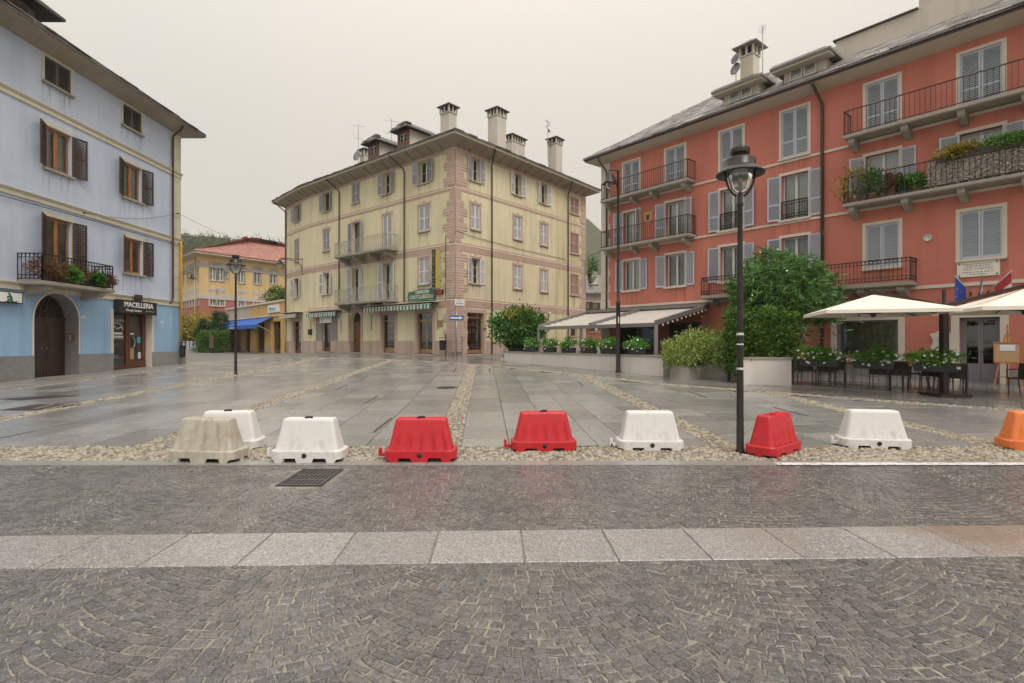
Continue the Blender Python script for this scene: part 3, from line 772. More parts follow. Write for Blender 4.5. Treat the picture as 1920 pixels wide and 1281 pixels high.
def shutter_mesh(w, h, mat, slat=.055, t=.035, mid=(.5,), panel=False):
    k = ('sh', round(w, 3), round(h, 3), mat, panel)
    if k in CACHE: return CACHE[k]
    mb = MB(); f = .055
    mb.box(0, f, 0, t, 0, h); mb.box(w - f, w, 0, t, 0, h); mb.box(f, w - f, 0, t, 0, f * 1.3); mb.box(f, w - f, 0, t, h - f, h)
    zc = [f * 1.3] + [m * h for m in mid] + [h - f]
    for m in mid: mb.box(f, w - f, 0, t, m * h - f / 2, m * h + f / 2)
    for a, b in zip(zc[:-1], zc[1:]):
        a += f / 2 if a > .2 else 0; b -= f / 2 if b < h - .2 else 0
        if panel:
            mb.box(f, w - f, t * .3, t * .7, a, b); mb.box(f + .03, w - f - .03, t * .12, t * .88, a + .05, b - .05); continue
        n = max(2, int((b - a) / slat)); st = (b - a) / n
        for i in range(n):
            z = a + (i + .5) * st
            mb.face([(f, t * .05, z - st * .42), (w - f, t * .05, z - st * .42), (w - f, t * .95, z + st * .42), (f, t * .95, z + st * .42)])
            mb.face([(f, t * .05, z - st * .42), (f, t * .05, z - st * .42 + .009), (w - f, t * .05, z - st * .42 + .009), (w - f, t * .05, z - st * .42)])
    CACHE[k] = mb.mesh('shutter', mat); return CACHE[k]
def frame_mesh(w, h, mat, f=.06, muntin=0, mull=True, t=.05, transom=None):
    k = ('fr', round(w, 3), round(h, 3), mat, f, muntin, mull, transom)
    if k in CACHE: return CACHE[k]
    mb = MB(); x = w / 2
    mb.box(-x, -x + f, 0, t, 0, h); mb.box(x - f, x, 0, t, 0, h); mb.box(-x + f, x - f, 0, t, 0, f * 1.2); mb.box(-x + f, x - f, 0, t, h - f, h)
    if mull: mb.box(-f * .8, f * .8, -.008, t - .005, f * 1.2, h - f)
    for i in range(muntin):
        z = h * (i + 1) / (muntin + 1); mb.box(-x + f, x - f, .012, t - .012, z - .012, z + .012)
    if transom: mb.box(-x + f, x - f, -.006, t - .006, transom - f / 2, transom + f / 2)
    CACHE[k] = mb.mesh('window', mat); return CACHE[k]
def pane_mesh(w, h, mat='glass'):
    k = ('pn', round(w, 3), round(h, 3), mat)
    if k not in CACHE:
        mb = MB(); mb.face([(-w / 2, 0, 0), (w / 2, 0, 0), (w / 2, 0, h), (-w / 2, 0, h)]); CACHE[k] = mb.mesh('pane', mat)
    return CACHE[k]
def curtain_mesh(w, h, mat, folds=9, amp=.018):
    k = ('ct', round(w, 3), round(h, 3), mat)
    if k not in CACHE:
        mb = MB(); n = folds * 4
        for i in range(n):
            a, b = -w / 2 + w * i / n, -w / 2 + w * (i + 1) / n; f = lambda x: amp * math.sin((x / w) * folds * 2 * math.pi)
            mb.face([(a, f(a), 0), (b, f(b), 0), (b, f(b), h), (a, f(a), h)])
        CACHE[k] = mb.mesh('curtain', mat)
    return CACHE[k]
def sill_mesh(w, mat, t=.07, out=.10):
    k = ('sl', round(w, 3), mat, t, out)
    if k not in CACHE:
        mb = MB(); mb.box(-w / 2, w / 2, -out, .05, -t, 0); mb.box(-w / 2 + .02, w / 2 - .02, -out + .02, .05, -t - .02, -t); CACHE[k] = mb.mesh('sill', mat)
    return CACHE[k]
def surround_mesh(w, h, b, mat, out=.02, crest=False, sides=True, ear=False, bottom=False):
    k = ('su', round(w, 3), round(h, 3), b, mat, crest, ear, bottom)
    if k not in CACHE:
        mb = MB(); x = w / 2; cv = lambda u, v, q: (u, q, v)
        mb.box(-x - b, -x, -out, .004, 0, h); mb.box(x, x + b, -out, .004, 0, h); mb.box(-x - b, x + b, -out, .004, h, h + b)
        if bottom: mb.box(-x - b, x + b, -out, .004, -b, 0)
        if ear:
            mb.box(-x - b * 1.35, -x - b, -out, .004, h - .25, h + b); mb.box(x + b, x + b * 1.35, -out, .004, h - .25, h + b)
            mb.box(-x - b * 1.3, -x - b, -out, .004, .0, .25); mb.box(x + b, x + b * 1.3, -out, .004, 0, .25)
        if crest:
            pts = [(-x - b * 1.4, h + b)]
            for i in range(13):
                u = -1 + i / 6; pts.append((u * (x + b), h + b + .045 + .085 * math.exp(-(u / .22) ** 2) + .03 * math.cos(u * math.pi * 2)))
            pts.append((x + b * 1.4, h + b)); mb.prism(pts[::-1], -out * 1.3, .004, cv)
            mb.m = 1; mb.box(-x - b * 1.4, x + b * 1.4, -out * 1.6, .004, h + b - .012, h + b + .014); mb.box(x + b * .8, x + b + .004, -out * 1.5, .004, 0, h)
        CACHE[k] = mb.mesh('surround', [mat, 'pinkwhite'])
    return CACHE[k]
def window(fac, house, a, b, z0, z1, frame='white_frame', shut=None, shutmat=None, inset=.2, muntin=0, curtain=None, sill=None, surround=None, left=True, right=True,
           angle=(168, 168), name='window', f=.06, lab=None, mid=(.5,), panel=False, glass=True, stop=None, mull=True):
    """window = frame with panes, shutters, sill and surround; shut: None, 'open', 'closed'"""
    w, h = b - a, z1 - z0; o = link(name, frame_mesh(w, h, frame, f, muntin, mull), house, fac.P((a + b) / 2, z0, inset), (0, 0, fac.rot))
    if lab: o['label'] = lab
    if glass:
        if mull:
            for sg in (-1, 1): local('pane', pane_mesh(w / 2 - f * 1.6, h - 2 * f), o, (sg * w / 4, .02, f))
        else: local('pane', pane_mesh(w - f * 1.8, h - 2 * f), o, (0, .02, f))
    if curtain: local('curtain', curtain_mesh(w - f, h - f, curtain), o, (0, .13, f * .5))
    if shut == 'closed':
        sw = w / 2 - .005
        for sg in (0, 1): local('shutter', shutter_mesh(sw, h - .01, shutmat, mid=mid, panel=panel), o, (-w / 2 + sg * (w / 2 + .005), -inset + .0 + .02, .005))
    if shut == 'open':
        sw = w / 2; angle = (min(177, angle[0] + random.uniform(-10, 6)), min(177, angle[1] + random.uniform(-10, 6)))
        if left: local('shutter', shutter_mesh(sw, h, shutmat, mid=mid, panel=panel), o, (-w / 2 - .01, -inset - .03, 0), (0, 0, R(-angle[0])))
        if right:
            q = local('shutter', shutter_mesh(sw, h, shutmat, mid=mid, panel=panel), o, (w / 2 + .01, -inset - .03, 0), (0, 0, R(180 + angle[1])))
    if sill:
        local('sill', sill_mesh(w + .22, sill), o, (0, -inset, 0)); k = ('rs', round(w, 3))
        if k not in CACHE:
            mb = MB(); mb.face([(-w / 2 - .13, 0, -.95), (w / 2 + .13, 0, -.95), (w / 2 + .13, 0, -.09), (-w / 2 - .13, 0, -.09)]); CACHE[k] = mb.mesh('rain_stain', 'stain')
        if name == 'window': local('rain_stain', CACHE[k], o, (0, -inset - .004, 0))
    if surround: local('surround', surround_mesh(w, h, *surround[:2], **(surround[2] if len(surround) > 2 else {})), o, (0, -inset, 0))
    return o
def loop_offset(poly, d):
    """offset a convex counter-clockwise polygon outwards by d (number or list per edge)"""
    n = len(poly); L = []
    for i in range(n):
        p, q = Vector(poly[i]), Vector(poly[(i + 1) % n]); t = (q - p).normalized(); o = Vector((t.y, -t.x)) * (d[i] if hasattr(d, '__len__') else d); L.append((p + o, t))
    res = []
    for i in range(n):
        (p, t), (q, s) = L[i - 1], L[i]; den = t.x * s.y - t.y * s.x
        k = ((q.x - p.x) * s.y - (q.y - p.y) * s.x) / den; res.append(p + t * k)
    return res
def ring(mb, A, za, B, zb):
    n = len(A)
    for i in range(n):
        j = (i + 1) % n; mb.face([(A[i].x, A[i].y, za), (A[j].x, A[j].y, za), (B[j].x, B[j].y, zb), (B[i].x, B[i].y, zb)])
def roof(house, poly, zw, over, ze, edge, inset, rise, soffit, fascia, slate, rows, cover=None, sw=.42, thick=.035, fh=.13, seed=1, slates=True):
    """overhanging roof: sloped soffit, fascia, slopes and a covering of overlapping slabs (rows courses on the edges listed in cover)"""
    poly = [Vector(p) for p in poly]; E1 = loop_offset(poly, over); E2 = loop_offset(poly, over + .06); I = loop_offset(poly, -inset)
    mb = MB(); ring(mb, poly, zw, E1, ze); part(mb, 'soffit', soffit, house)
    mb = MB(); ring(mb, E1, ze, E1, ze + fh); ring(mb, E1, ze + fh, E2, ze + fh); part(mb, 'fascia', fascia, house)
    mb = MB(); zt_ = ze + fh + edge; ring(mb, E2, ze + fh - .004, E2, zt_); ring(mb, E2, zt_, I, zt_ + rise)
    mb.face([(p.x, p.y, zt_ + rise) for p in I]); part(mb, 'roof', slate, house)
    if not slates: return E2, I, zt_
    rr = random.Random(seed); mb = MB()
    for i in (cover if cover is not None else range(len(poly))):
        j = (i + 1) % len(poly); a0, b0, a1, b1 = E2[i], E2[j], I[i], I[j]
        for r in range(rows):
            for s0_ in (0,):
                f0 = r / max(rows, 1) if rows > 4 else r * .06; A = a0.lerp(a1, f0); B = b0.lerp(b1, f0); t = (B - A); L = t.length
                if L < .3: continue
                t = t / L; up2 = Vector((-t.y, t.x)); sl = math.atan2(rise, abs((a1 - a0).dot(up2))); zz = zt_ + rise * f0; s = -rr.random() * sw; dn = abs((a1 - a0).dot(up2)); kL = (a1 - a0).dot(t) / dn; kR = -(b1 - b0).dot(t) / dn
                while s < L:
                    w_ = sw * rr.uniform(.7, 1.4); d_ = .62 if rows <= 4 else .50
                    if s + w_ > L: w_ = L - s
                    s_ = max(s, 0)
                    if w_ > .08:
                        lift = rr.uniform(.005, .035); back = rr.uniform(-.06, .05); th_ = thick * rr.uniform(.7, 1.5)
                        o = A + t * s_; k = len(mb.v); ce, se = math.cos(sl), math.sin(sl)
                        for hgt in (0, th_):
                            for u, v in ((.006, back), (s + w_ - s_ - .006, back + rr.uniform(-.02, .02)), (s + w_ - s_ - .006, d_), (.006, d_)):
                                if v == d_: u = min(max(u + s_, kL * d_ * ce), max(L - kR * d_ * ce, kL * d_ * ce)) - s_
                                q = o + t * u + up2 * (v * ce); mb.pt((q.x, q.y, zz + v * se + lift * (1 - v / d_ * .8) + hgt))
                        for q in ((3, 2, 1, 0), (4, 5, 6, 7), (0, 1, 5, 4), (1, 2, 6, 5), (2, 3, 7, 6), (3, 0, 4, 7)): mb.idx([k + x for x in q])
                    s += w_
    o = part(mb, 'roof_slabs', slate, house); o['kind'] = 'stuff'
    return E2, I, zt_
def pipe(house, pts, r=.05, mat='pipe', name='downpipe'):
    mb = MB(); mb.tube(pts, r, 8); return part(mb, name, mat, house, True)
def railing(o, w, d, h, mat, sp=.11, style='plain', ends=(True, True), bar=.014, top=.03):
    """railing round a balcony of width w and depth d, local to the slab: x -w/2..w/2, y -d..0; one part per side"""
    def side(p, q, nm='railing'):
        mb = MB(); p = Vector(p); q = Vector(q); L = (q - p).length; t = (q - p) / L
        mb.bar(p + Vector((0, 0, h)), q + Vector((0, 0, h)), top * 1.4, top); mb.bar(p + Vector((0, 0, .07)), q + Vector((0, 0, .07)), .025)
        if style in ('rings', 'scroll'): mb.bar(p + Vector((0, 0, h - .13)), q + Vector((0, 0, h - .13)), .016); mb.bar(p + Vector((0, 0, .20)), q + Vector((0, 0, .20)), .016)
        n = max(2, int(L / sp)); st = L / n
        for i in range(n + 1):
            e = p + t * (i * st); b = bar * (2.0 if i in (0, n) else 1)
            if style == 'scroll' and i not in (0, n):
                pts = [e + t * (.38 * st * math.sin(k / 10 * math.pi * 2 + (i % 2) * math.pi)) + Vector((0, 0, .07 + (h - .07) * k / 10)) for k in range(11)]
                mb.tube(pts, bar * .72, 4)
            else: mb.bar(e + Vector((0, 0, 0 if i in (0, n) else .07)), e + Vector((0, 0, h)), b)
            if style == 'rings' and i < n:
                for zc in (h - .065, .135):
                    c = e + t * st / 2; rr = min(.06, st * .46); mb.tube([c + t * (rr * math.cos(k * math.pi / 5)) + Vector((0, 0, zc + rr * math.sin(k * math.pi / 5))) for k in range(11)], .007, 4, False)
        local(nm, mb.mesh(nm, mat), o)
    x = w / 2; side((-x, -d, 0), (x, -d, 0))
    if ends[0]: side((-x, 0, 0), (-x, -d, 0))
    if ends[1]: side((x, -d, 0), (x, 0, 0))
def balcony(fac, house, a, b, z, d, slab_t=.12, h=.95, mat='iron', sp=.11, style='plain', ends=(True, True), brackets=(), slabmat='conc', bh=.28, bw=.2):
    o_ = MB(); w = b - a; o_.box(-w / 2 - .03, w / 2 + .03, -d - .04, .0, -slab_t, 0); o_.box(-w / 2 - .0, w / 2 + .0, -d - .01, .0, -slab_t - .03, -slab_t)
    o = link('balcony', o_.mesh('balcony', slabmat), house, fac.P((a + b) / 2, z, 0), (0, 0, fac.rot)); railing(o, w, d - .03, h, mat, sp, style, ends)
    if brackets:
        bm = MB(); pr = [(0, 0), (-d * .88, 0), (-d * .9, -bh * .4), (-d * .78, -bh * .62), (-d * .5, -bh * .7), (-d * .2, -bh), (0, -bh * 1.12)]
        bm.prism(pr, -bw / 2, bw / 2, lambda u, v, q: (q, u, v)); me = bm.mesh('bracket', slabmat)
        for s in brackets: local('bracket', me, o, (s - (a + b) / 2, 0, -slab_t - .03))
    return o
def house_empty(name, label, loc): return thing(name, label, 'building', loc)

# ================================================================ BLUE HOUSE (left)
BF = Fac((-16.35, 0), (0, 1))
bh_ = house_empty('blue_house', 'pale lilac and blue house with brown shutters and an arched door', (-16.35, 18, .3))
BO = [(18.64, 19.75, 10.72, 11.62), (22.41, 23.52, 10.72, 11.62), (14.9, 16.0, 10.72, 11.62)]
BO += [(18.66, 19.78, 7.70, 9.21), (22.41, 23.52, 7.70, 9.21), (14.9, 16.0, 7.7, 9.21), (18.66, 19.80, 3.66, 6.02), (22.50, 23.60, 4.52, 6.03), (14.9, 16.0, 4.52, 6.03)]
BD = [(18.24, 20.12, .25, 3.33, .55), (21.86, 24.2, .38, 3.05, .3)]
part(wall(BF, 4, 26.3, 3.45, 11.7, BO), 'wall', 'lilac', bh_)
part(wall(BF, 4, 26.3, 1.12, 3.45, BD), 'ground_floor_wall', 'blue', bh_)
part(wall(BF, 4, 26.3, -.3, 1.12, BD, proud=.025), 'plinth', 'grey_plinth', bh_)
bs = Fac((-16.35, 26.3), (-1, 0)); mb = wall(bs, 0, 11, -.3, 11.7, []); part(mb, 'side_wall', 'lilac', bh_)
bb_ = Fac((-27.35, 26.3), (0, -1)); part(wall(bb_, 0, 22.3, -.3, 11.7, []), 'back_wall', 'lilac', bh_)
bb2 = Fac((-27.35, 4), (1, 0)); part(wall(bb2, 0, 11, -.3, 11.7, []), 'side_wall', 'lilac', bh_)
for z0, z1 in ((9.62, 9.85), (6.4, 6.63), (3.31, 3.56)):
    mb = MB(); mb.T = BF.T(); mb.box(4, 26.33, -.045, .01, z0, z1 - .07); mb.box(4, 26.36, -.075, .01, z1 - .07, z1 - .02); mb.box(4, 26.39, -.10, .01, z1 - .02, z1); part(mb, 'string_course', 'cream', bh_)
mb = fbox(BF, 4, 26.33, -.03, .01, 11.45, 11.72); 
mb = MB(); mb.T = BF.T()
q0 = 3.56
for i in range(14):      # corner strip of cream blocks
    z0 = q0 + i * .582; z1 = min(z0 + .57, 11.69)
    if z1 - z0 > .05:
        m2 = MB(); m2.T = BF.T(); m2.box(25.74, 26.318, -.018, .01, z0, z1); part(m2, 'quoin', 'cream', bh_)
BP = [(-16.35, 4), (-16.35, 26.3), (-27.35, 26.3), (-27.35, 4)]
E2, I2, ztp = roof(bh_, BP, 11.70, .75, 11.90, .08, 5.2, 2.5, 'soffit_old', 'soffit_old', 'slate', 3, cover=[0, 1], fh=.06, sw=.55, thick=.05, seed=3)
SUB = (.07, 'cream', {})
for (a, b, z0, z1) in BO:
    if z0 > 10: window(BF, bh_, a, b, z0, z1, 'dark_frame', 'closed', 'grey_brown', inset=.13, sill='conc', surround=(.10, 'cream'), panel=False, mid=(), glass=False)
    else: window(BF, bh_, a, b, z0, z1, 'honey', 'open', 'brown_shut', inset=.11, sill=None if z0 < 4 else 'conc', surround=(.13, 'cream'), curtain='curtain' if z0 > 7 else None, angle=(158, 172), f=.09, name='balcony_door' if z0 < 4 else 'window')
# arched door
part(arch(BF, 18.24, 20.12, 3.33, .55), 'door_arch', 'blue', bh_)
mb = MB(); mb.T = BF.T(); n = 20
for (r0, r1, y0) in ((.94, 1.0, -.012),):
    for i in range(n):
        a, b = math.pi * i / n, math.pi * (i + 1) / n; c = 19.18; zc = 2.39
        mb.face([(c - r0 * math.cos(a), y0, zc + r0 * math.sin(a)), (c - r0 * math.cos(b), y0, zc + r0 * math.sin(b)), (c - r1 * math.cos(b), y0, zc + r1 * math.sin(b)), (c - r1 * math.cos(a), y0, zc + r1 * math.sin(a))])
mb.box(18.18, 18.24, -.012, .01, .3, 2.39); mb.box(20.12, 20.18, -.012, .01, .3, 2.39); part(mb, 'door_edging', 'trim', bh_)
mb = MB(); mb.T = BF.T()       # grey reveal lining
c = 19.18; r = .936
for i in range(n):
    a, b = math.pi * i / n, math.pi * (i + 1) / n
    mb.face([(c - r * math.cos(a), -.01, 2.39 + r * math.sin(a)), (c - r * math.cos(b), -.01, 2.39 + r * math.sin(b)), (c - r * math.cos(b), .55, 2.39 + r * math.sin(b)), (c - r * math.cos(a), .55, 2.39 + r * math.sin(a))])
for x in (18.244, 20.116): mb.face([(x, -.01, .2), (x, .55, .2), (x, .55, 2.39), (x, -.01, 2.39)])
mb.face([(18.24, -.02, .33), (20.12, -.02, .33), (20.12, .6, .33), (18.24, .6, .33)]); part(mb, 'door_reveal', 'grey_plaster', bh_)
d = link('arched_door', None, bh_, BF.P(19.18, .33, .5), (0, 0, BF.rot))
mb = MB(); 
for sg in (-1, 1):
    m2 = MB(); x0, x1 = (-.92, -.006) if sg < 0 else (.006, .92); m2.box(x0, x1, 0, .05, 0, 2.06)
    for z0, z1 in ((.1, .55), (.65, 1.28), (1.38, 1.92)):
        m2.box(x0 + .11, x1 - .11, -.012, 0, z0, z1); m2.box(x0 + .17, x1 - .17, -.024, -.012, z0 + .06, z1 - .06)
    local('leaf', m2.mesh('leaf', 'door_wood'), d)
    m2 = MB(); m2.lathe([(0, 0), (.028, .004), (.034, .02), (.02, .04), (.012, .05)], 12); local('knob', m2.mesh('knob', 'gold_frame', True), d, (sg * .09, -.05, 1.02), (R(-90), 0, 0))
mb.box(-.93, .93, -.03, .06, 2.06, 2.15); local('transom', mb.mesh('transom', 'door_wood'), d)
mb = MB()
for i in range(1, 10):
    a = math.pi * i / 10; mb.bar((.16 * math.cos(a), .02, 2.15 + .14 * math.sin(a)), (.88 * math.cos(a), .02, 2.15 + .80 * math.sin(a)), .03, .04)
for rr_ in (.16, .5, .88):
    mb.tube([(rr_ * math.cos(math.pi * k / 16), .02, 2.15 + rr_ * .92 * math.sin(math.pi * k / 16)) for k in range(17)], .02, 5)
local('fanlight', mb.mesh('fanlight', 'door_wood'), d)
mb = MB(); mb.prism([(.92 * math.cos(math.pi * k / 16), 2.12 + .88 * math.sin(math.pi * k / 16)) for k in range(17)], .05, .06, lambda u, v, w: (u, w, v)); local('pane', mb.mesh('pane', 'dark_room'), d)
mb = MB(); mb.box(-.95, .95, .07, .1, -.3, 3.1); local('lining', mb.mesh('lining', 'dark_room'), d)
# balcony with ring railing
b_ = balcony(BF, bh_, 17.63, 20.74, 3.62, .85, .11, .9, 'iron', .125, 'rings', brackets=(17.98, 20.32), bh=.30, bw=.26)
# downpipe, gas pipe, cable
pipe(bh_, [(-15.66, 25.4, 11.9), (-15.75, 25.45, 11.75), (-16.24, 25.58, 11.45), (-16.26, 25.58, 11.2), (-16.26, 25.58, 3.75), (-16.27, 25.50, 3.5), (-16.37, 25.36, 3.38)], .05)
pipe(bh_, [(-16.34, 26.12, 6.45), (-16.25, 26.15, 6.48), (-16.23, 26.16, 6.35), (-16.23, 26.16, 1.3)], .055, 'yellow_pipe', 'gas_pipe')
mb = MB(); mb.box(-16.33, -16.16, 26.08, 26.26, .4, 1.3); part(mb, 'meter_box', 'steel', bh_)
pipe(bh_, [(-16.30, 4, 6.2), (-16.29, 17, 6.26), (-16.29, 21, 6.30), (-16.29, 25.5, 6.27), (-16.29, 26.2, 6.27)], .013, 'iron', 'cable')
# dormer
mb = MB(); x0, x1, y0, y1 = -17.0, -20.5, 17.0, 19.0
for (a, b) in ((17.0, 17.25), (18.75, 19.0)): mb.box(x1, x0, a, b, 12.2, 13.35)
mb.box(x1, x0, 17.25, 18.75, 12.2, 12.55); mb.box(x1, x0, 17.25, 18.75, 13.25, 13.4); part(mb, 'dormer_wall', 'grey_plaster', bh_)
df = Fac((-17.0, 0), (0, 1)); window(df, bh_, 17.25, 18.75, 12.55, 13.25, 'honey', inset=.08, name='dormer_window')
mb = MB(); ap = 14.35
A_ = [Vector((-16.35, 16.45, 13.3)), Vector((-16.35, 19.55, 13.3)), Vector((-21, 19.55, 13.3)), Vector((-21, 16.45, 13.3))]; T0, T1 = Vector((-17.6, 18.0, ap)), Vector((-21, 18.0, ap))
for dz in (0, .1):
    for q in ((A_[0], A_[1], T0), (A_[1], A_[2], T1, T0), (A_[3], A_[0], T0, T1)): mb.face([(p.x, p.y, p.z + dz) for p in q])
for p, q in ((A_[0], A_[1]), (A_[1], A_[2]), (A_[3], A_[0])): mb.face([(p.x, p.y, p.z), (q.x, q.y, q.z), (q.x, q.y, q.z + .1), (p.x, p.y, p.z + .1)])
part(mb, 'dormer_roof', 'slate', bh_)
# butcher's shop front
part(fbox(BF, 21.72, 21.866, -.02, .28, .4, 2.95), 'door_jamb', 'trim', bh_); part(fbox(BF, 24.194, 24.34, -.02, .28, .4, 2.95), 'door_jamb', 'trim', bh_)
sf = link('shop_front', None, bh_, BF.P(23.03, .44, .29), (0, 0, BF.rot))
mb = MB(); 
for x0, x1 in ((-1.17, -1.07), (-.08, .06), (1.02, 1.15)): mb.box(x0, x1, -.03, .06, 0, 2.5)
mb.box(-1.17, 1.15, -.03, .06, 2.4, 2.52); mb.box(-1.17, 1.15, -.04, .06, 0, .12); mb.box(.06, .16, -.035, .05, .12, 2.4); mb.box(.94, 1.02, -.035, .05, .12, 2.4); mb.box(.16, .94, -.035, .05, .12, .3)
local('frame', mb.mesh('frame', 'redwood'), sf)
local('pane', pane_mesh(1.0, 2.3), sf, (-.575, .01, .11)); local('pane', pane_mesh(.8, 2.12), sf, (.55, .01, .28))
mb = MB(); mb.box(-1.3, 1.3, 1.7, 1.75, -.1, 2.6); mb.box(-1.3, -1.25, .1, 1.7, -.1, 2.6); mb.box(1.25, 1.3, .1, 1.7, -.1, 2.6); mb.box(-1.3, 1.3, .1, 1.7, 2.6, 2.65); mb.box(-1.3, 1.3, .07, 1.7, -.12, -.05); local('interior', mb.mesh('interior', 'grey_plaster'), sf)
for zc, m_ in ((.95, 'steel'), (.45, 'white_frame')):
    mb = MB(); mb.box(-1.05, -.1, .15, .6, zc, zc + .03)
    for k in range(7): mb.lathe([(0, .0), (.05, 0), (.06, .05), (.045, .1), (0, .12)], 8, (-.95 + k * .13, .3 + .05 * (k % 2), zc + .03))
    local('display_shelf', mb.mesh('display_shelf', m_), sf)
text_obj('lettering', 'MACELLERIA', .145, 'white_paint', sf, (-.58, -.005, 2.05), (R(90), 0, 0), .001)
mb = MB()
for i in range(7):
    a = math.pi * i / 7; b = math.pi * (i + .6) / 7; mb.prism([(-.57 + .32 * math.cos(a), 1.66 + .26 * math.sin(a)), (-.57 + .36 * math.cos(a), 1.66 + .30 * math.sin(a)), (-.57 + .36 * math.cos(b), 1.66 + .30 * math.sin(b)), (-.57 + .32 * math.cos(b), 1.66 + .26 * math.sin(b))], -.004, -.002, lambda u, v, w: (u, w, v))
for i in range(5): mb.box(-.85 + .12 * i, -.77 + .12 * i, -.004, -.002, 1.66 + .1 * math.sin(i * 1.3) ** 2, 1.71 + .1 * math.sin(i * 1.3) ** 2)
mb.box(-.9, -.25, -.004, -.002, 1.46, 1.54); mb.box(-.95, -.2, -.004, -.002, 1.36, 1.40); mb.box(-.92, -.22, -.004, -.002, 1.30, 1.33); local('emblem', mb.mesh('emblem', 'white_paint'), sf)
mb = MB(); mb.tube([(.26 + .16 * math.cos(a), -.06, 1.12 + .22 * math.sin(a)) for a in [R(-80 + 16 * i) for i in range(11)]], .022, 6); local('door_handle', mb.mesh('door_handle', 'steel', True), sf)
for (x, z, w_, h_, m_) in ((.74, 1.1, .22, .26, 'teal_paint'), (.32, .38, .24, .5, 'cork'), (.78, .40, .18, .28, 'paper'), (.32, 1.46, .24, .07, 'white_paint')):
    mb = MB(); mb.box(x - w_ / 2, x + w_ / 2, -.004, -.001, z, z + h_); local('sticker', mb.mesh('sticker', m_), sf)

t = thing('shop_sign', 'black shop sign over the butcher door with white lettering', 'sign', BF.P(23.05, 2.80, -.10))
t.rotation_euler = (0, 0, BF.rot)
mb = MB(); mb.box(-1.17, 1.17, -.12, .10, 0, .52); local('board', mb.mesh('board', 'black_sign'), t)
mb = MB(); mb.box(-1.19, 1.19, -.13, .10, -.02, 0); mb.box(-1.19, 1.19, -.13, .1, .52, .54); local('edge', mb.mesh('edge', 'iron'), t)
text_obj('lettering', 'MACELLERIA', .30, 'white_paint', t, (.02, -.128, .35), (R(90), 0, 0), .004, sx=1.06, bold=.006)
text_obj('lettering', 'Giorgio Santino', .15, 'white_paint', t, (-.30, -.128, .12), (R(90), 0, 0), .003)
mb = MB()
for i in range(5): mb.bar((.45 + i * .11, -.124, .10 + .05 * (i % 2)), (.53 + i * .11, -.124, .16 - .05 * (i % 2)), .012, .006)
local('flourish', mb.mesh('flourish', 'pale_letter'), t)
t = thing('shop_sign', 'white light box sign with a green letter at the left edge', 'sign', BF.P(16.6, 2.84, -.08)); t.rotation_euler = (0, 0, BF.rot)
mb = MB(); mb.box(-1.04, 1.04, -.1, .08, 0, .37); local('case', mb.mesh('case', 'iron'), t)
mb = MB(); mb.box(-1.0, 1.0, -.105, -.1, .03, .34); local('face', mb.mesh('face', 'white_paint'), t)
text_obj('lettering', 'à', .42, 'dark_green', t, (.58, -.108, .16), (R(90), 0, 0), .003, sx=1.2, bold=.012)
mb = MB(); mb.tube([(.40, -.107, .05), (.6, -.107, .035), (.8, -.107, .05), (.86, -.107, .08)], [.008, .02, .018, .005], 6); local('swash', mb.mesh('swash', 'dark_green'), t)
for (s_, z_, lab) in ((20.33, 2.53, 'small white house number plate beside the arched door'), (24.93, 2.50, 'small white house number plate right of the butcher shop')):
    t = thing('number_plate', lab, 'plate', BF.P(s_, z_, -.012)); t.rotation_euler = (0, 0, BF.rot); mb = MB(); mb.box(-.1, .1, 0, .012, -.05, .05); local('plate', mb.mesh('plate', 'white_paint'), t)
    marks('number', t, 'iron', -.05, .05, -.03, .03, 1, -.003, int(s_), .1, .012)
t = thing('intercom_panel', 'brass intercom panel on the grey door reveal', 'intercom', (-16.6, 20.10, 1.75)); mb = MB(); mb.box(-.12, .12, -.02, .012, -.14, .14)
local('plate', mb.mesh('plate', 'gold_frame'), t); mb = MB()
for i in range(5): mb.box(-.08, .0, -.026, -.02, -.1 + i * .045, -.08 + i * .045)
local('buttons', mb.mesh('buttons', 'paper'), t)
t = thing('wall_box', 'small brown junction box above the butcher sign', 'box', BF.P(23.1, 3.36, -.12)); mb = MB(); mb.box(-.0, .12, -.17, .17, 0, .26); mb.box(-.12, .02, -.02, .02, .10, .14); mb.box(.121, .13, -.13, .13, .04, .22); local('case', mb.mesh('case', 'brown_iron'), t)
# ================================================================ YELLOW CORNER HOUSE
CX, CY = -3.51, 33.0
YL = Fac((CX, CY), (.766, -.643)); YR = Fac((CX, CY), (.643, .766)); YB = Fac((-16.84, 44.19), (.674, -.739))
yh = house_empty('yellow_corner_house', 'pale yellow four storey corner house with pink quoins and grey shutters', (CX, CY, .69))
def ys(t): return -t
LO = []      # openings of the left facade (s from the corner, negative to the left)
colsL = [(-3.45, -2.42), (-7.3, -6.4), (-11.1, -10.2), (-15.15, -14.28)]
for i, (a, b) in enumerate(colsL):
    LO.append((a, b, 11.95, 13.42)); LO.append((a, b, 8.82 if i in (0, 3) else 7.97, 10.5)); LO.append((a, b, 5.34 if i in (0, 3) else 4.47, 7.05))
LD = [(-15.3, -14.05, .82, 3.05, .25), (-11.43, -9.98, .80, 3.85, .35), (-7.6, -5.8, .82, 3.65, .30), (-3.8, -1.9, .80, 3.65, .28)]
part(wall(YL, -17.4, 0, 1.65, 13.68, LO + LD), 'wall', 'yellow', yh)
part(wall(YL, -17.4, 0, .2, 1.65, LD, proud=.03), 'plinth', 'pinkstone', yh)
colsR = [(1.38, 2.2), (5.65, 6.5), (8.75, 9.6)]
RO = []
for (a, b) in colsR: RO += [(a, b, 11.92, 13.42), (a, b, 8.80, 10.42), (a, b, 5.32, 6.95)]
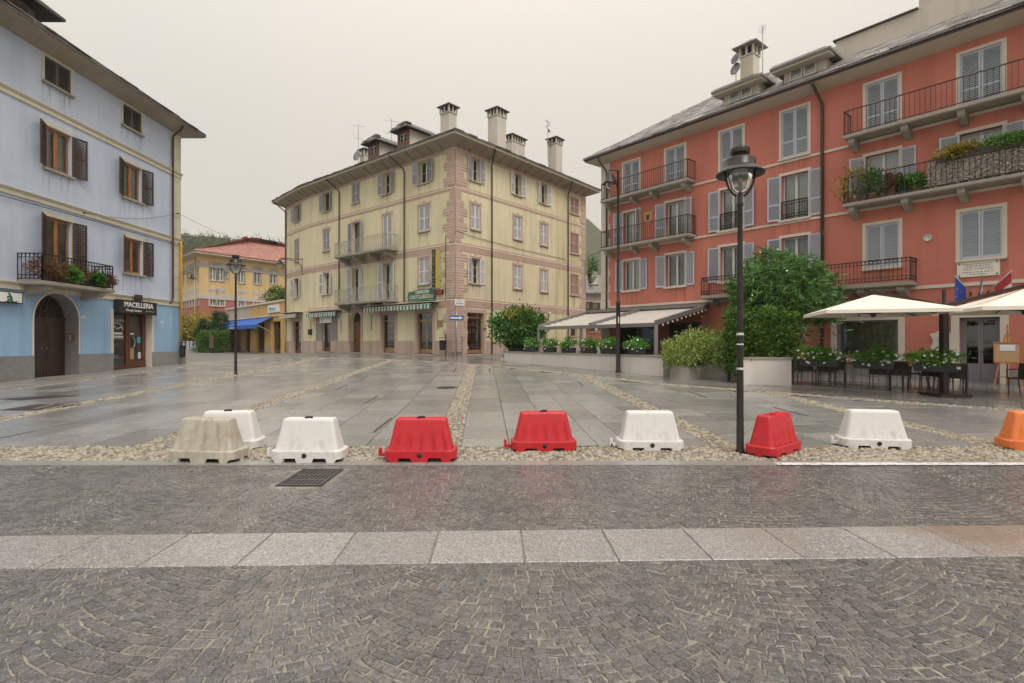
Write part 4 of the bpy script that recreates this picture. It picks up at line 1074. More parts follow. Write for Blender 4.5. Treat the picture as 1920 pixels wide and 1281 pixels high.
RB = [(12.75, 13.9, z0, z1, .06) for z0, z1 in ((11.92, 13.2), (8.7, 10.35), (5.35, 7.0))]
RD = [(.95, 2.62, .80, 3.55, .3), (8.42, 9.45, 2.05, 3.72, .25), (12.75, 13.7, 2.05, 3.72, .2)]
part(wall(YR, 0, 10.6, 1.65, 13.68, RO + RD), 'wall', 'yellow', yh)
part(wall(YR, 10.6, 15, 1.65, 13.68, RB + RD), 'wall', 'yellow_mould', yh)
part(wall(YR, 0, 15, .2, 1.65, RD, proud=.03), 'plinth', 'pinkstone', yh)
BO2 = [(-3.05, -2.1, 11.95, 13.35), (-3.1, -2.15, 8.5, 10.4), (-3.25, -2.25, 5.4, 7.05)]; BD2 = [(-4.0, -1.35, .55, 3.7, .2)]
part(wall(YB, -5.43, 0, 1.65, 13.68, BO2 + BD2), 'wall', 'yellow', yh)
part(wall(YB, -5.43, 0, .2, 1.65, BD2, proud=.03), 'plinth', 'pinkstone', yh)
E_ = YR.P(15, 0); L_ = YB.P(-5.43, 0)
YP = [(CX, CY), (E_.x, E_.y), (-4.6, 53.6), (-16.4, 53.0), (L_.x, L_.y), (-16.84, 44.19)]
mb = MB()
for i in (1, 2, 3): p, q = YP[i], YP[i + 1]; mb.face([(p[0], p[1], 0), (q[0], q[1], 0), (q[0], q[1], 13.68), (p[0], p[1], 13.68)])
part(mb, 'back_wall', 'yellow', yh)
yE, yI, yz = roof(yh, YP, 13.66, .88, 14.05, .05, 5.5, 1.9, 'soffit_old', 'soffit', 'slate', 3, cover=[0, 1, 4, 5], fh=.13, sw=.5, thick=.055, seed=5)
# rafter ends under the eaves
for fac, a, b in ((YL, -17.2, -.2), (YR, .2, 14.8), (YB, -5.2, -.1)):
    s = a
    while s < b:
        m2 = MB(); m2.T = fac.T(); m2.bar((s, .0, 13.62), (s, -.84, 14.0), .07, .09); part(m2, 'rafter', 'soffit_old', yh); s += .95
# pink string courses with white lines
def course(fac, a, b, z, hs):
    mb = MB(); mb.T = fac.T(); mb.box(a, b, -.020, .01, z - hs, z - .09); mb.box(a, b, -.030, .01, z - .028, z + .06); mb.m = 1; mb.box(a, b, -.036, .01, z - .09, z - .028)
    if hs > .3: mb.m = 2; mb.box(a, b, -.024, .01, z - hs * .55, z - hs * .55 + .02); mb.box(a, b, -.024, .01, z - hs * .78, z - hs * .78 + .02)
    part(mb, 'string_course', ['pink', 'pinkwhite', 'pinkstone'], yh)
for z, hs in ((11.24, .22), (7.74, .47), (4.27, .50)):
    course(YL, -17.4, .012, z, hs); course(YR, -.012, 15, z, hs)
    if z > 5: course(YB, -5.43, .01, z, hs)
for fac, a, b in ((YL, -17.4, .01), (YR, -.01, 15), (YB, -5.43, .01)):
    mb = MB(); mb.T = fac.T(); mb.box(a, b, -.022, .01, 13.44, 13.66); part(mb, 'frieze', 'pink', yh)
# quoins: rounded, layered blocks alternately long and short, wrapped round the corner
def quoin(zc, h, w):
    mb = MB()
    for fac, sg in ((YL, -1), (YR, 1)):
        mb.T = fac.T()
        for k in range(3):
            z0 = zc - h / 2 + k * h / 3 + .012; z1 = z0 + h / 3 - .024; ww = w * (.93 if k != 1 else 1.0) * random.uniform(.96, 1.03); y = -.042 - (.012 if k == 1 else 0); rr = (z1 - z0) / 2
            pts = [(0, z0), (sg * (ww - rr), z0)] + [(sg * (ww - rr + rr * math.sin(a)), (z0 + z1) / 2 - rr * math.cos(a)) for a in (R(45), R(90), R(135))] + [(sg * (ww - rr), z1), (0, z1)]
            mb.prism(pts if sg > 0 else pts[::-1], y, .005, lambda u, v, q: (u, q, v))
    part(mb, 'quoin', 'quoin_pink', yh)
z = .95; k = 0
while z < 13.35:
    h = .50 if k % 2 == 0 else .42
    if not any(abs(z + h / 2 - (zz - .18)) < .42 for zz in (11.24, 7.74, 4.27)): quoin(z + h / 2, h, 1.12 if k % 2 == 0 else .78)
    z += h + .015; k += 1
mb = MB(); mb.T = YL.T(); mb.box(-.5, 0, -.03, .01, .3, 13.45); mb.T = YR.T(); mb.box(0, .5, -.03, .01, .3, 13.45); part(mb, 'corner_strip', 'pink', yh)
for zq in [1.0 + i * .52 for i in range(24)]:
    mb = MB(); mb.T = YR.T(); w_ = .85 if int(zq / .52) % 2 else .6
    mb.box(15 - w_, 15.01, -.03, .01, zq, zq + .49); part(mb, 'quoin', 'pink', yh)
mb = MB(); mb.T = YB.T(); mb.box(-5.45, -5.1, -.03, .01, .5, 13.5); part(mb, 'corner_strip', 'pinkstone', yh)
SP = lambda crest=True: (.13, 'pink', dict(crest=crest, ear=True, out=.025))
# windows, left facade
for i, (a, b) in enumerate(colsL):
    window(YL, yh, a, b, 11.95, 13.42, 'white_frame' if i < 3 else 'dark_frame', 'open' if i != 2 else 'closed', 'old_shut', muntin=1, sill='pinkstone', inset=.24, surround=(.06, 'pink', {}), angle=(170, 160))
    z0, z1 = (8.82 if i in (0, 3) else 7.97), 10.5
    st = {0: 'closed', 1: 'closed', 2: 'open', 3: 'closed'}[i]
    window(YL, yh, a, b, z0, z1, 'dark_frame' if i == 2 else 'white_frame', st, 'white_shut' if i < 2 else 'old_shut', muntin=2, sill='pinkstone' if z0 > 8.5 else None, inset=.24, surround=SP(), curtain='curtain' if i == 2 else None, name='balcony_door' if z0 < 8.5 else 'window')
    z0, z1 = (5.34 if i in (0, 3) else 4.47), 7.05
    st = {0: 'closed', 1: 'open', 2: 'open', 3: 'open'}[i]
    window(YL, yh, a, b, z0, z1, 'white_frame', st, 'white_shut', muntin=2, sill='pinkstone' if z0 > 5 else None, inset=.24, surround=SP(), name='balcony_door' if z0 < 5 else 'window')
for (a, b, z0, z1), st, sm in zip(BO2, ('open', 'closed', 'open'), ('old_shut', 'old_shut', 'white_shut')):
    window(YB, yh, a, b, z0, z1, 'dark_frame', st, sm, inset=.24, sill='pinkstone', surround=(.08, 'pink', {}), angle=(165, 165))
for i, (a, b) in enumerate(colsR):
    window(YR, yh, a, b, 11.92, 13.42, 'white_frame', 'open', 'white_shut' if i else 'old_shut', muntin=1, sill='pinkstone', inset=.24, surround=(.06, 'pink', {}))
    window(YR, yh, a, b, 8.80, 10.42, 'white_frame', 'closed', 'white_shut', inset=.24, sill='pinkstone', surround=SP())
    window(YR, yh, a, b, 5.32, 6.95, 'white_frame', 'open' if i == 0 else 'closed', 'white_shut', muntin=2, inset=.24, sill='pinkstone', surround=SP())
for (a, b, z0, z1, e) in RB:
    w_ = window(YR, yh, a, b, z0, z1, 'pink_shut', 'closed', 'pink_shut', inset=.06, sill='pinkstone', surround=(.10, 'pink', {}), name='blind_window', glass=False)
for (a, b, z0, z1, e) in RD[1:]:
    part(arch(YR, a, b, z1, .2), 'window_arch', 'yellow' if a < 10 else 'yellow_mould', yh)
    window(YR, yh, a, b, z0, z1, 'dark_frame', inset=.2, sill='pinkstone', surround=(.12, 'pink', {}), name='arched_window', muntin=3)
# balconies with pale scroll railings
for z in (7.95, 4.45): balcony(YL, yh, -11.9, -5.65, z, 1.0, .13, .98, 'grey_iron', .115, 'scroll', brackets=(-11.5, -9.6, -7.8, -6.0), bh=.42, bw=.24)
# downpipes
for fac, s in ((YL, -4.85), (YL, -12.75), (YR, 3.28), (YR, 12.29), (YB, -5.05)):
    p = lambda inn, z, ds=0: fac.P(s + ds, z, inn); low = 4.3 if fac is YL else (.8 if fac is YR else 4.2)
    pipe(yh, [p(-.88, 14.12, -.6), p(-.85, 14.0, -.55), p(-.12, 13.25, -.05), p(-.10, 13.05), p(-.10, low + .1), p(-.04, low)], .048)
# ---------- ground floor fronts
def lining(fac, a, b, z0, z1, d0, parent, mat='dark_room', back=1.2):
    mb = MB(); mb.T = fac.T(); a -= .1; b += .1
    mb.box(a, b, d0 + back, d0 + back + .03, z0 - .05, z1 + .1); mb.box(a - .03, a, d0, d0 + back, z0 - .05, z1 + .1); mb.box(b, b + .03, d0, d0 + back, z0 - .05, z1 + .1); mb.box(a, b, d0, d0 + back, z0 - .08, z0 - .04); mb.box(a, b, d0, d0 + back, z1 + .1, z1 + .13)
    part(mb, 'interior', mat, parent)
def jambs(fac, a, b, z0, z1, w, mat, parent, out=.05, dep=.05):
    mb = MB(); mb.T = fac.T(); e = .005; mb.box(a - w, a + e, -out, dep, z0, z1 - e); mb.box(b - e, b + w, -out, dep, z0, z1 - e); mb.box(a - w, b + w, -out, dep, z1 - e, z1 + w); part(mb, 'door_surround', mat, parent)
def shopdoor(fac, a, b, z0, z1, inset, frame, parent, leaves_=2, transom=None, name='shop_door', kick=.25, f=.07):
    o = link(name, None, parent, fac.P((a + b) / 2, z0, inset), (0, 0, fac.rot)); w, h = b - a, z1 - z0; zt_ = transom or h
    mb = MB(); mb.box(-w / 2, -w / 2 + f, -.02, .06, 0, h); mb.box(w / 2 - f, w / 2, -.02, .06, 0, h); mb.box(-w / 2, w / 2, -.02, .06, h - f, h)
    if transom: mb.box(-w / 2, w / 2, -.02, .06, zt_ - f / 2, zt_ + f / 2)
    local('frame', mb.mesh('frame', frame), o); lw = (w - 2 * f) / leaves_
    if transom: local('pane', pane_mesh(w - 2 * f, h - zt_ - f * 1.4), o, (0, .02, zt_ + f / 2))
    for i in range(leaves_):
        x = -w / 2 + f + lw * (i + .5); mb = MB(); q = .06; hh = zt_ - f / 2
        mb.box(x - lw / 2 + .004, x - lw / 2 + q, 0, .045, 0, hh); mb.box(x + lw / 2 - q, x + lw / 2 - .004, 0, .045, 0, hh); mb.box(x - lw / 2 + q, x + lw / 2 - q, 0, .045, 0, kick); mb.box(x - lw / 2 + q, x + lw / 2 - q, 0, .045, hh - q, hh)
        local('leaf', mb.mesh('leaf', frame), o); local('pane', pane_mesh(lw - 2 * q, hh - kick - q), o, (x, .02, kick))
    return o
jambs(YB, -3.35, -1.55, .55, 3.35, .35, 'pinkstone', yh); 
mb = MB(); mb.T = YB.T(); mb.box(-4.0, -3.35, -.02, .2, .5, 3.7); mb.box(-1.55, -1.35, -.02, .2, .5, 3.7); mb.box(-3.35, -1.55, -.02, .2, 3.35, 3.7); part(mb, 'door_infill', 'pinkstone', yh)
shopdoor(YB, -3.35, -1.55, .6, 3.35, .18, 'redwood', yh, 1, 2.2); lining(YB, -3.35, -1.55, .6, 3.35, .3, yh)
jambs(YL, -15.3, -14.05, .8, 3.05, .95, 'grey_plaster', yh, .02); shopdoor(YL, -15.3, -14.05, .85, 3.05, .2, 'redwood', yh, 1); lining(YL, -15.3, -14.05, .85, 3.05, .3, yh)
# arched house door
jambs(YL, -11.43, -9.98, .8, 3.85, .2, 'pink', yh, .05); part(arch(YL, -11.43, -9.98, 3.85, .35), 'door_arch', 'yellow', yh)
d = link('arched_door', None, yh, YL.P(-10.705, .82, .33), (0, 0, YL.rot))
for sg in (-1, 1):
    m2 = MB(); x0, x1 = (-.72, -.005) if sg < 0 else (.005, .72); m2.box(x0, x1, 0, .05, 0, 2.25)
    for i in range(5): m2.box(x0 + .07, x1 - .07, -.02, 0, .12 + i * .42, .12 + i * .42 + .36)
    local('leaf', m2.mesh('leaf', 'old_door'), d)
mb = MB(); mb.box(-.73, .73, -.02, .05, 2.25, 2.33)
for i in range(1, 6): a = math.pi * i / 6; mb.bar((0, .02, 2.33), (.7 * math.cos(a), .02, 2.33 + .68 * math.sin(a)), .025)
local('fanlight', mb.mesh('fanlight', 'iron'), d); mb = MB(); mb.box(-.8, .8, .06, .09, -.1, 3.1); local('lining', mb.mesh('lining', 'dark_room'), d)
mb = MB(); mb.T = YL.T(); mb.box(-11.7, -9.7, -.35, .3, .6, .80); part(mb, 'step', 'conc', yh)
mb = MB(); mb.T = YL.T(); mb.box(-15.6, -13.7, -.4, .2, .55, .82); part(mb, 'step', 'conc', yh)
# stationery shop: window, door and right-hand window
M['bulb'] = None
t_ = NT('warm_bulb'); t_.set(Base_Color=(1, .6, .25, 1), Emission_Color=(1, .55, .2, 1), Emission_Strength=6.0); M['bulb'] = t_.m
def goods(o, w, levels, seed, depth=.45):
    r = random.Random(seed); pal = ['paper', 'teal_paint', 'red_paint', 'white_paint', 'blue_paint', 'cork', 'dark_room', 'yellow_paint', 'wicker', 'curtain']
    for z in levels:
        mb = MB(); mb.box(-w / 2, w / 2, .12, depth + .15, z - .02, z); local('shelf', mb.mesh('shelf', 'white_frame'), o); x = -w / 2 + .05
        while x < w / 2 - .12:
            ww = r.uniform(.07, .22); hh = r.uniform(.08, .32); y = r.uniform(.15, depth); mb = MB()
            if r.random() < .5: mb.box(x, x + ww, y, y + .1, z, z + hh); mb.box(x + .01, x + ww - .01, y - .003, y, z + hh * .2, z + hh * .6)
            else: mb.lathe([(0, 0), (ww * .4, 0), (ww * .5, hh * .4), (ww * .3, hh * .8), (0, hh)], 10, (x + ww / 2, y + .08, z))
            local('display_item', mb.mesh('display_item', r.choice(pal)), o); x += ww + r.uniform(.02, .08)
def shopwindow(fac, a, b, z0, z1, inset, frame, parent, base=.42, transom=None, seed=1, levels=(.5, .95, 1.4, 1.85)):
    o = link('shop_window', None, parent, fac.P((a + b) / 2, z0, inset), (0, 0, fac.rot)); w, h = b - a, z1 - z0; f = .07; mb = MB()
    mb.box(-w / 2, -w / 2 + f, -.03, .06, 0, h); mb.box(w / 2 - f, w / 2, -.03, .06, 0, h); mb.box(-w / 2, w / 2, -.03, .06, h - f, h); mb.box(-w / 2, w / 2, -.03, .06, 0, base)
    if transom: mb.box(-w / 2, w / 2, -.03, .06, transom - .04, transom + .04)
    local('frame', mb.mesh('frame', frame), o); local('pane', pane_mesh(w - 2 * f, h - base - f), o, (0, .02, base)); goods(o, w - .2, levels, seed); return o
jambs(YL, -7.45, -5.95, .82, 3.5, .22, 'pink', yh, .05, .17); jambs(YL, -3.65, -2.05, .82, 3.5, .22, 'pink', yh, .05, .15); jambs(YR, 1.0, 2.55, .82, 3.45, .22, 'pink', yh, .05, .17)
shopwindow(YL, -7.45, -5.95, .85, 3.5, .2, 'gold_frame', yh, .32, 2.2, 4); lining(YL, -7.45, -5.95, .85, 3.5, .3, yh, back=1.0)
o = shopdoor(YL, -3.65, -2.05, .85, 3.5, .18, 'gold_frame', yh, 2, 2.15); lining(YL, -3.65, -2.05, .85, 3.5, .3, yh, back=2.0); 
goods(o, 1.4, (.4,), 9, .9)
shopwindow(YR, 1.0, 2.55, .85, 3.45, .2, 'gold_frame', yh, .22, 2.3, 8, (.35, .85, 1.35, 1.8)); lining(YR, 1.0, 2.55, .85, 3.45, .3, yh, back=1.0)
for fac, s, z, inn in ((YL, -2.5, 2.75, 1.2), (YL, -6.3, 2.75, .9)):
    t = thing('pendant_lamp', 'small warm lamp glowing inside the stationery %s' % ('doorway' if s > -4 else 'window'), 'lamp', fac.P(s, z, inn)); mb = MB(); mb.lathe([(0, -.06), (.05, -.04), (.06, 0), (.04, .05), (0, .07)], 12); local('bulb', mb.mesh('bulb', 'bulb', True), t)
    mb = MB(); mb.tube([(0, 0, .06), (0, 0, .45)], .006, 6); mb.lathe([(.03, .05), (.09, .02), (.10, .0)], 12); local('cord', mb.mesh('cord', 'iron'), t)
# chimneys, dormers on the yellow roof
def chimney(house, x, y, z0, z1, w, d, rot, mat='offwhite', cap='slate', holes=True, capw=.18):
    T = Matrix.Translation((x, y, 0)) @ Matrix.Rotation(rot, 4, 'Z'); o_ = MB(); o_.T = T; hz = .45 if holes else 0
    o_.box(-w / 2, w / 2, -d / 2, d / 2, z0, z1 - hz)
    if holes:
        o_.box(-w / 2 - .05, w / 2 + .05, -d / 2 - .05, d / 2 + .05, z1 - hz, z1 - hz + .06); nx = max(2, int(w / .28)); ny = max(2, int(d / .28))
        for i in range(nx + 1):
            for yy in (-d / 2, d / 2): xx = -w / 2 + w * i / nx; o_.box(xx - .05, xx + .05, yy - .05, yy + .05, z1 - hz + .06, z1)
        for i in range(1, ny):
            for xx in (-w / 2, w / 2): yy = -d / 2 + d * i / ny; o_.box(xx - .05, xx + .05, yy - .05, yy + .05, z1 - hz + .06, z1)
        o_.m = 1; o_.box(-w / 2 + .08, w / 2 - .08, -d / 2 + .08, d / 2 - .08, z1 - hz + .06, z1); o_.m = 0
    ch = part(o_, 'chimney', [mat, 'dark_room'], house); c_ = MB(); c_.T = T; a, b = w / 2 + capw, d / 2 + capw
    c_.box(-a, a, -b, b, z1, z1 + .06); top = z1 + .06; hh = .22 if capw < .3 else .42
    A = [(-a + .05, -b + .05, top), (a - .05, -b + .05, top), (a - .05, b - .05, top), (-a + .05, b - .05, top)]; t0, t1 = (-max(0, a - b) - .05, 0, top + hh), (max(0, a - b) + .05, 0, top + hh)
    c_.face([A[0], A[1], t1, t0]); c_.face([A[1], A[2], t1]); c_.face([A[2], A[3], t0, t1]); c_.face([A[3], A[0], t0]); c = link('cap', c_.mesh('cap', cap), house, (0, 0, 0)); return ch
def at(px, py, y): return Vector(((px - 960) / 1000 * y, y, 1.6 + (640.5 - py) / 1000 * y))
a1, a2 = YL.rot, YR.rot
p = at(841, 215, 35.6); chimney(yh, p.x, p.y, 13.9, at(841, 203, 35.6).z, .82, .7, a1)
p = at(932, 240, 37.2); chimney(yh, p.x, p.y, 13.9, at(932, 210, 37.2).z, .95, .85, a2)
p = at(966, 275, 42); chimney(yh, p.x, p.y, 13.9, at(966, 260, 42).z, 1.55, .7, a2)
p = at(1041, 290, 43.5); chimney(yh, p.x, p.y, 13.6, at(1041, 263, 43.5).z, .85, .8, a2)
p = at(684, 292, 44); chimney(yh, p.x, p.y, 13.9, at(684, 283, 44).z, .62, .55, a1)
def dormer(px, py, y, s=1.):
    c = at(px, py, y); T = Matrix.Translation(c) @ Matrix.Rotation(YL.rot, 4, 'Z'); mb = MB(); mb.T = T; w = .62 * s; h = .95 * s
    mb.box(-w, -w + .18, -.05, .1, -1.2, h); mb.box(w - .18, w, -.05, .1, -1.2, h); mb.box(-w + .18, w - .18, -.05, .1, h - .22, h); mb.box(-w + .18, w - .18, -.05, .1, -1.2, .05); part(mb, 'dormer_front', 'redwood', yh)
    mb = MB(); mb.T = T; mb.box(-w + .02, w - .02, .1, 2.6, -1.2, h); part(mb, 'dormer_cheek', 'offwhite', yh)
    fc = Fac((0, 0), (1, 0)); o = link('dormer_window', frame_mesh(2 * w - .36, h - .28, 'white_frame', .05, 1), yh, T @ Vector((0, .05, .05)), (0, 0, YL.rot)); local('pane', pane_mesh(2 * w - .45, h - .4, 'dark_room'), o, (0, .03, .05))
    mb = MB(); mb.T = T; e = w + .38; A = [(-e, -.45, h - .05), (e, -.45, h - .05), (e, 2.8, h - .05), (-e, 2.8, h - .05)]; t0, t1 = (0, .1, h + .62 * s), (0, 2.8, h + .62 * s)
    for dz in (0, .1):
        for q in ((A[0], A[1], t0), (A[1], A[2], t1, t0), (A[3], A[0], t0, t1)): mb.face([(a, b, c_ + dz) for a, b, c_ in q])
    for a, b in ((A[0], A[1]), (A[1], A[2]), (A[3], A[0])): mb.face([a, b, (b[0], b[1], b[2] + .1), (a[0], a[1], a[2] + .1)])
    for i in range(14): u = random.uniform(-1, 1); v = random.uniform(0, 1); xx = u * e * (1 - v * .8); mb.box(xx - .2, xx + .2, -.5 + v * .5, -.1 + v * .5, h + v * .55 * s + .05, h + v * .55 * s + .09)
    part(mb, 'dormer_roof', 'slate', yh)
dormer(700, 291, 40.0, .95); dormer(756, 268, 37.8, .95)
def antenna(label, px, ytop, ybot, y, spread, dish=None, group='roof aerials'):
    b = at(px, ybot, y); h = (ybot - ytop) / 1000 * y; t = thing('roof_aerial', label, 'aerial', b, group); mb = MB(); mb.tube([(0, 0, -.4), (0, 0, h)], .022, 6); local('mast', mb.mesh('mast', 'steel'), t)
    for k, (zz, L, an) in enumerate(spread):
        mb = MB(); d = Vector((math.cos(an), math.sin(an), 0)); mb.tube([d * -L + Vector((0, 0, h * zz)), d * L + Vector((0, 0, h * zz))], .012, 5); e = Vector((-d.y, d.x, 0))
        for i in range(7): q = d * (-L + 2 * L * i / 6) + Vector((0, 0, h * zz)); mb.tube([q - e * .16, q + e * .16], .006, 4)
        local('boom', mb.mesh('boom', 'steel'), t)
    if dish:
        for (dz, rr, az) in dish:
            mb = MB(); mb.lathe([(0, .02), (rr * .5, .035), (rr, .12), (rr, .13), (rr * .5, .05), (0, .035)], 20); local('dish', mb.mesh('dish', 'alu_grey', True), t, (0, -.12, dz), (R(80), 0, az))
    return t
antenna('tall roof aerial with satellite dish left of the yellow house dormers', 672, 233, 300, 43.5, [(.95, .55, .3), (.6, .35, .5)], [(.25, .42, -.6)])
antenna('roof aerial between the two yellow house dormers', 734, 222, 275, 41, [(.9, .6, .4), (.45, .5, .5)])
antenna('roof aerial with dishes beside the thin right chimney of the yellow house', 1027, 226, 292, 43, [(.97, .35, .9), (.85, .3, 2.2)], [(.9, .3, .9), (1.9, .16, .9)])
# ---------- awnings, signs, fittings on the yellow house
def awning(fac, a, b, zb, out, zf, val, label, mat, stripe=None, sw=.16, casing=True):
    t = thing('shop_awning', label, 'awning', fac.P((a + b) / 2, zb, 0)); t.rotation_euler = (0, 0, fac.rot); w = b - a; n = max(2, int(w / sw)); dz = zf - zb
    mb = MB()
    for i in range(n):
        x0, x1 = -w / 2 + w * i / n, -w / 2 + w * (i + 1) / n; mb.m = (i % 2) if stripe else 0
        mb.face([(x0, 0, 0), (x1, 0, 0), (x1, -out, dz), (x0, -out, dz)])
    local('canvas', mb.mesh('canvas', [mat, stripe or mat]), t); mb = MB()
    for i in range(n):
        x0, x1 = -w / 2 + w * i / n, -w / 2 + w * (i + 1) / n; mb.m = (i % 2) if stripe else 0; xm = (x0 + x1) / 2; k = .02 * math.sin(i * 1.7)
        mb.face([(x0, -out, dz), (x1, -out, dz), (x1, -out + k, dz - val), (xm, -out + k, dz - val - .03), (x0, -out + k, dz - val)])
    local('valance', mb.mesh('valance', [mat, stripe or mat]), t); mb = MB(); mb.tube([(-w / 2, -out, dz), (w / 2, -out, dz)], .022, 8); local('front_bar', mb.mesh('front_bar', 'white_frame'), t)
    if casing: mb = MB(); mb.box(-w / 2 - .1, w / 2 + .12, -out - .05, .02, .05, .09); local('roof_board', mb.mesh('roof_board', 'soffit'), t)
    for x in (-w / 2 + .06, w / 2 - .06): mb = MB(); mb.tube([(x, -out + .02, dz), (x, -.03, dz - .55)], .012, 5); mb.tube([(x, -.03, dz - .55), (x, -.03, dz - 1.6)], .016, 5); local('arm', mb.mesh('arm', 'iron'), t)
    return t
awning(YL, -8.75, -1.55, 4.05, .62, 3.98, .28, 'long green and white striped awning over the stationery shop', 'awn_white', 'awn_green', .17)
awning(YL, -17.1, -12.55, 3.95, .5, 3.85, .28, 'green and white striped awning left of the arched brown door', 'awn_white', 'awn_green', .17)
awning(YB, -5.2, -1.3, 4.02, .62, 3.92, .28, 'faded cream awning over the leftmost shop of the yellow house', 'awn_white', 'soffit', .1)
t = thing('shop_sign', 'green board sign of the stationery shop with pale letters', 'sign', YL.P(-3.1, 4.62, -.06)); t.rotation_euler = (0, 0, YL.rot); mb = MB()
pts = [(-1.3, -.43), (1.3, -.43), (1.36, 0), (1.3, .36), (.9, .43), (.5, .36), (0, .40), (-.5, .36), (-.9, .30), (-1.3, .28), (-1.38, 0)]
mb.prism(pts, -.04, .03, lambda u, v, w: (u, w, v)); local('board', mb.mesh('board', 'green_paint'), t)
text_obj('lettering', 'CAVICCHI', .27, 'white_paint', t, (.1, -.044, .21), (R(90), 0, 0), .003, sx=1.05, bold=.008)
text_obj('lettering', 'CARTOLIBRERIA', .36, 'pale_letter', t, (0, -.044, -.10), (R(90), 0, 0), .003, sx=.90, bold=.004)
mb = MB(); mb.box(-1.2, -.35, -.044, -.04, -.345, -.325); mb.box(.7, 1.2, -.044, -.04, -.335, -.315); local('rule', mb.mesh('rule', 'pale_letter'), t)
t = thing('projecting_sign', 'tall narrow black and yellow sign standing out beside the pink quoins', 'sign', YL.P(-1.35, 5.0, -.25)); t.rotation_euler = (0, 0, YL.rot)
mb = MB(); mb.box(-.28, -.23, -.22, .22, 0, 2.4); local('face', mb.mesh('face', 'black_sign'), t); mb = MB(); mb.box(-.23, .0, -.22, .22, -.02, 2.42); local('case', mb.mesh('case', 'yellow_paint'), t)
mb = MB(); mb.box(-.04, .02, .2, .3, .4, .5); mb.box(-.04, .02, .2, .3, 1.9, 2.0); local('bracket', mb.mesh('bracket', 'iron'), t)
mb = MB(); mb.box(-.29, .06, -.225, -.22, 0, 2.4); local('edge', mb.mesh('edge', 'black_sign'), t)
q_ = link('letter_strip', None, t, (-.13, -.228, .06), (0, R(-90), 0), world=False); marks('lettering', q_, 'yellow_paint', .04, 1.2, -.10, .10, 5, 0, 5, .3, .028); marks('lettering', q_, 'yellow_paint', 1.28, 2.25, -.07, .07, 8, 0, 6, .3, .02)
t = thing('shop_sign', 'small red sign under the tall yellow sign', 'sign', YL.P(-1.35, 4.72, -.08)); t.rotation_euler = (0, 0, YL.rot); mb = MB(); mb.box(-.3, .3, -.06, .06, -.14, .14); local('case', mb.mesh('case', 'iron'), t); mb = MB(); mb.box(-.27, .27, -.064, -.06, -.11, .11); local('face', mb.mesh('face', 'red_paint'), t)
t = thing('shop_sign', 'white and red sign over the leftmost door under the striped awning', 'sign', YL.P(-14.75, 3.32, -.1)); t.rotation_euler = (0, 0, YL.rot); mb = MB(); mb.box(-1.0, 1.0, -.05, .05, -.24, .24); local('board', mb.mesh('board', 'white_paint'), t); mb = MB(); mb.box(-.97, -.72, -.056, -.05, -.2, .2); local('red_panel', mb.mesh('red_panel', 'red_paint'), t)
mb = MB()
for (x0, x1, z0) in ((-.6, .0, .02), (.25, .85, .06), (-.6, -.1, -.12)): mb.box(x0, x1, -.054, -.05, z0, z0 + .05)
local('print', mb.mesh('print', 'alu_grey'), t)
t = thing('street_sign', 'small white street name plate on the pink corner', 'sign', YR.P(.32, 4.02, -.06)); t.rotation_euler = (0, 0, YR.rot); mb = MB(); mb.box(-.42, .42, -.012, .012, -.2, .2); local('plate', mb.mesh('plate', 'white_paint'), t)
marks('lettering', t, 'alu_grey', -.16, .16, .05, .12, 4, -.015, 7, .2, .012); marks('lettering', t, 'iron', -.3, .3, -.11, .0, 6, -.015, 8, .2, .016)
p = Vector((-.104 * 32.1, 32.1, G(-3.3, 32.1))); t = thing('one_way_sign', 'blue one way arrow sign on a grey pole at the yellow corner', 'sign', p); mb = MB(); mb.tube([(0, 0, -.1), (0, 0, 2.75)], .03, 10); local('pole', mb.mesh('pole', 'steel', True), t)
mb = MB(); mb.box(-.42, .42, -.055, -.035, 2.2, 2.5); local('plate', mb.mesh('plate', 'blue_paint'), t); mb = MB(); mb.prism([(-.36, 2.30), (.18, 2.30), (.18, 2.24), (.38, 2.35), (.18, 2.46), (.18, 2.40), (-.36, 2.40)], -.062, -.055, lambda u, v, w: (u, w, v)); local('arrow', mb.mesh('arrow', 'white_paint'), t); t.rotation_euler = (0, 0, R(8))
p = Vector((-.0935 * 32.5, 32.5, G(-3.0, 32.5))); t = thing('marker_post', 'short grey post with a box beside the corner shop window', 'post', p); mb = MB(); mb.tube([(0, 0, -.1), (0, 0, 1.0)], .035, 8); local('post', mb.mesh('post', 'steel'), t); mb = MB(); mb.box(-.07, .07, -.05, .05, .95, 1.2); local('box', mb.mesh('box', 'alu_grey'), t)
def litter_bin(label, p, h=1.35, mat='iron'):
    t = thing('litter_bin', label, 'bin', p, 'litter bins'); mb = MB(); mb.tube([(0, 0, -.1), (0, 0, h)], .035, 10); mb.lathe([(0, h + .1), (.035, h + .06), (.05, h + .02), (.035, h)], 10); local('post', mb.mesh('post', mat), t)
    mb = MB(); mb.lathe([(.13, .38), (.17, .42), (.2, .95), (.21, .95), (.21, .98), (.18, .98), (.15, .44), (0, .42)], 14, (-.22, 0, 0)); local('bucket', mb.mesh('bucket', mat), t)
    mb = MB(); mb.box(-.42, .03, -.2, .2, 1.12, 1.15); mb.tube([(-.2, 0, .98), (-.2, 0, 1.12)], .01, 5); local('lid', mb.mesh('lid', mat), t); return t
litter_bin('black litter bin on a post by the stained yellow corner', gp(836, 668), 1.3)
litter_bin('black litter bin on a post at the blue house corner', Vector((-16.0, 26.1, G(-16, 26))), 1.45).scale = (.62, .62, .95)
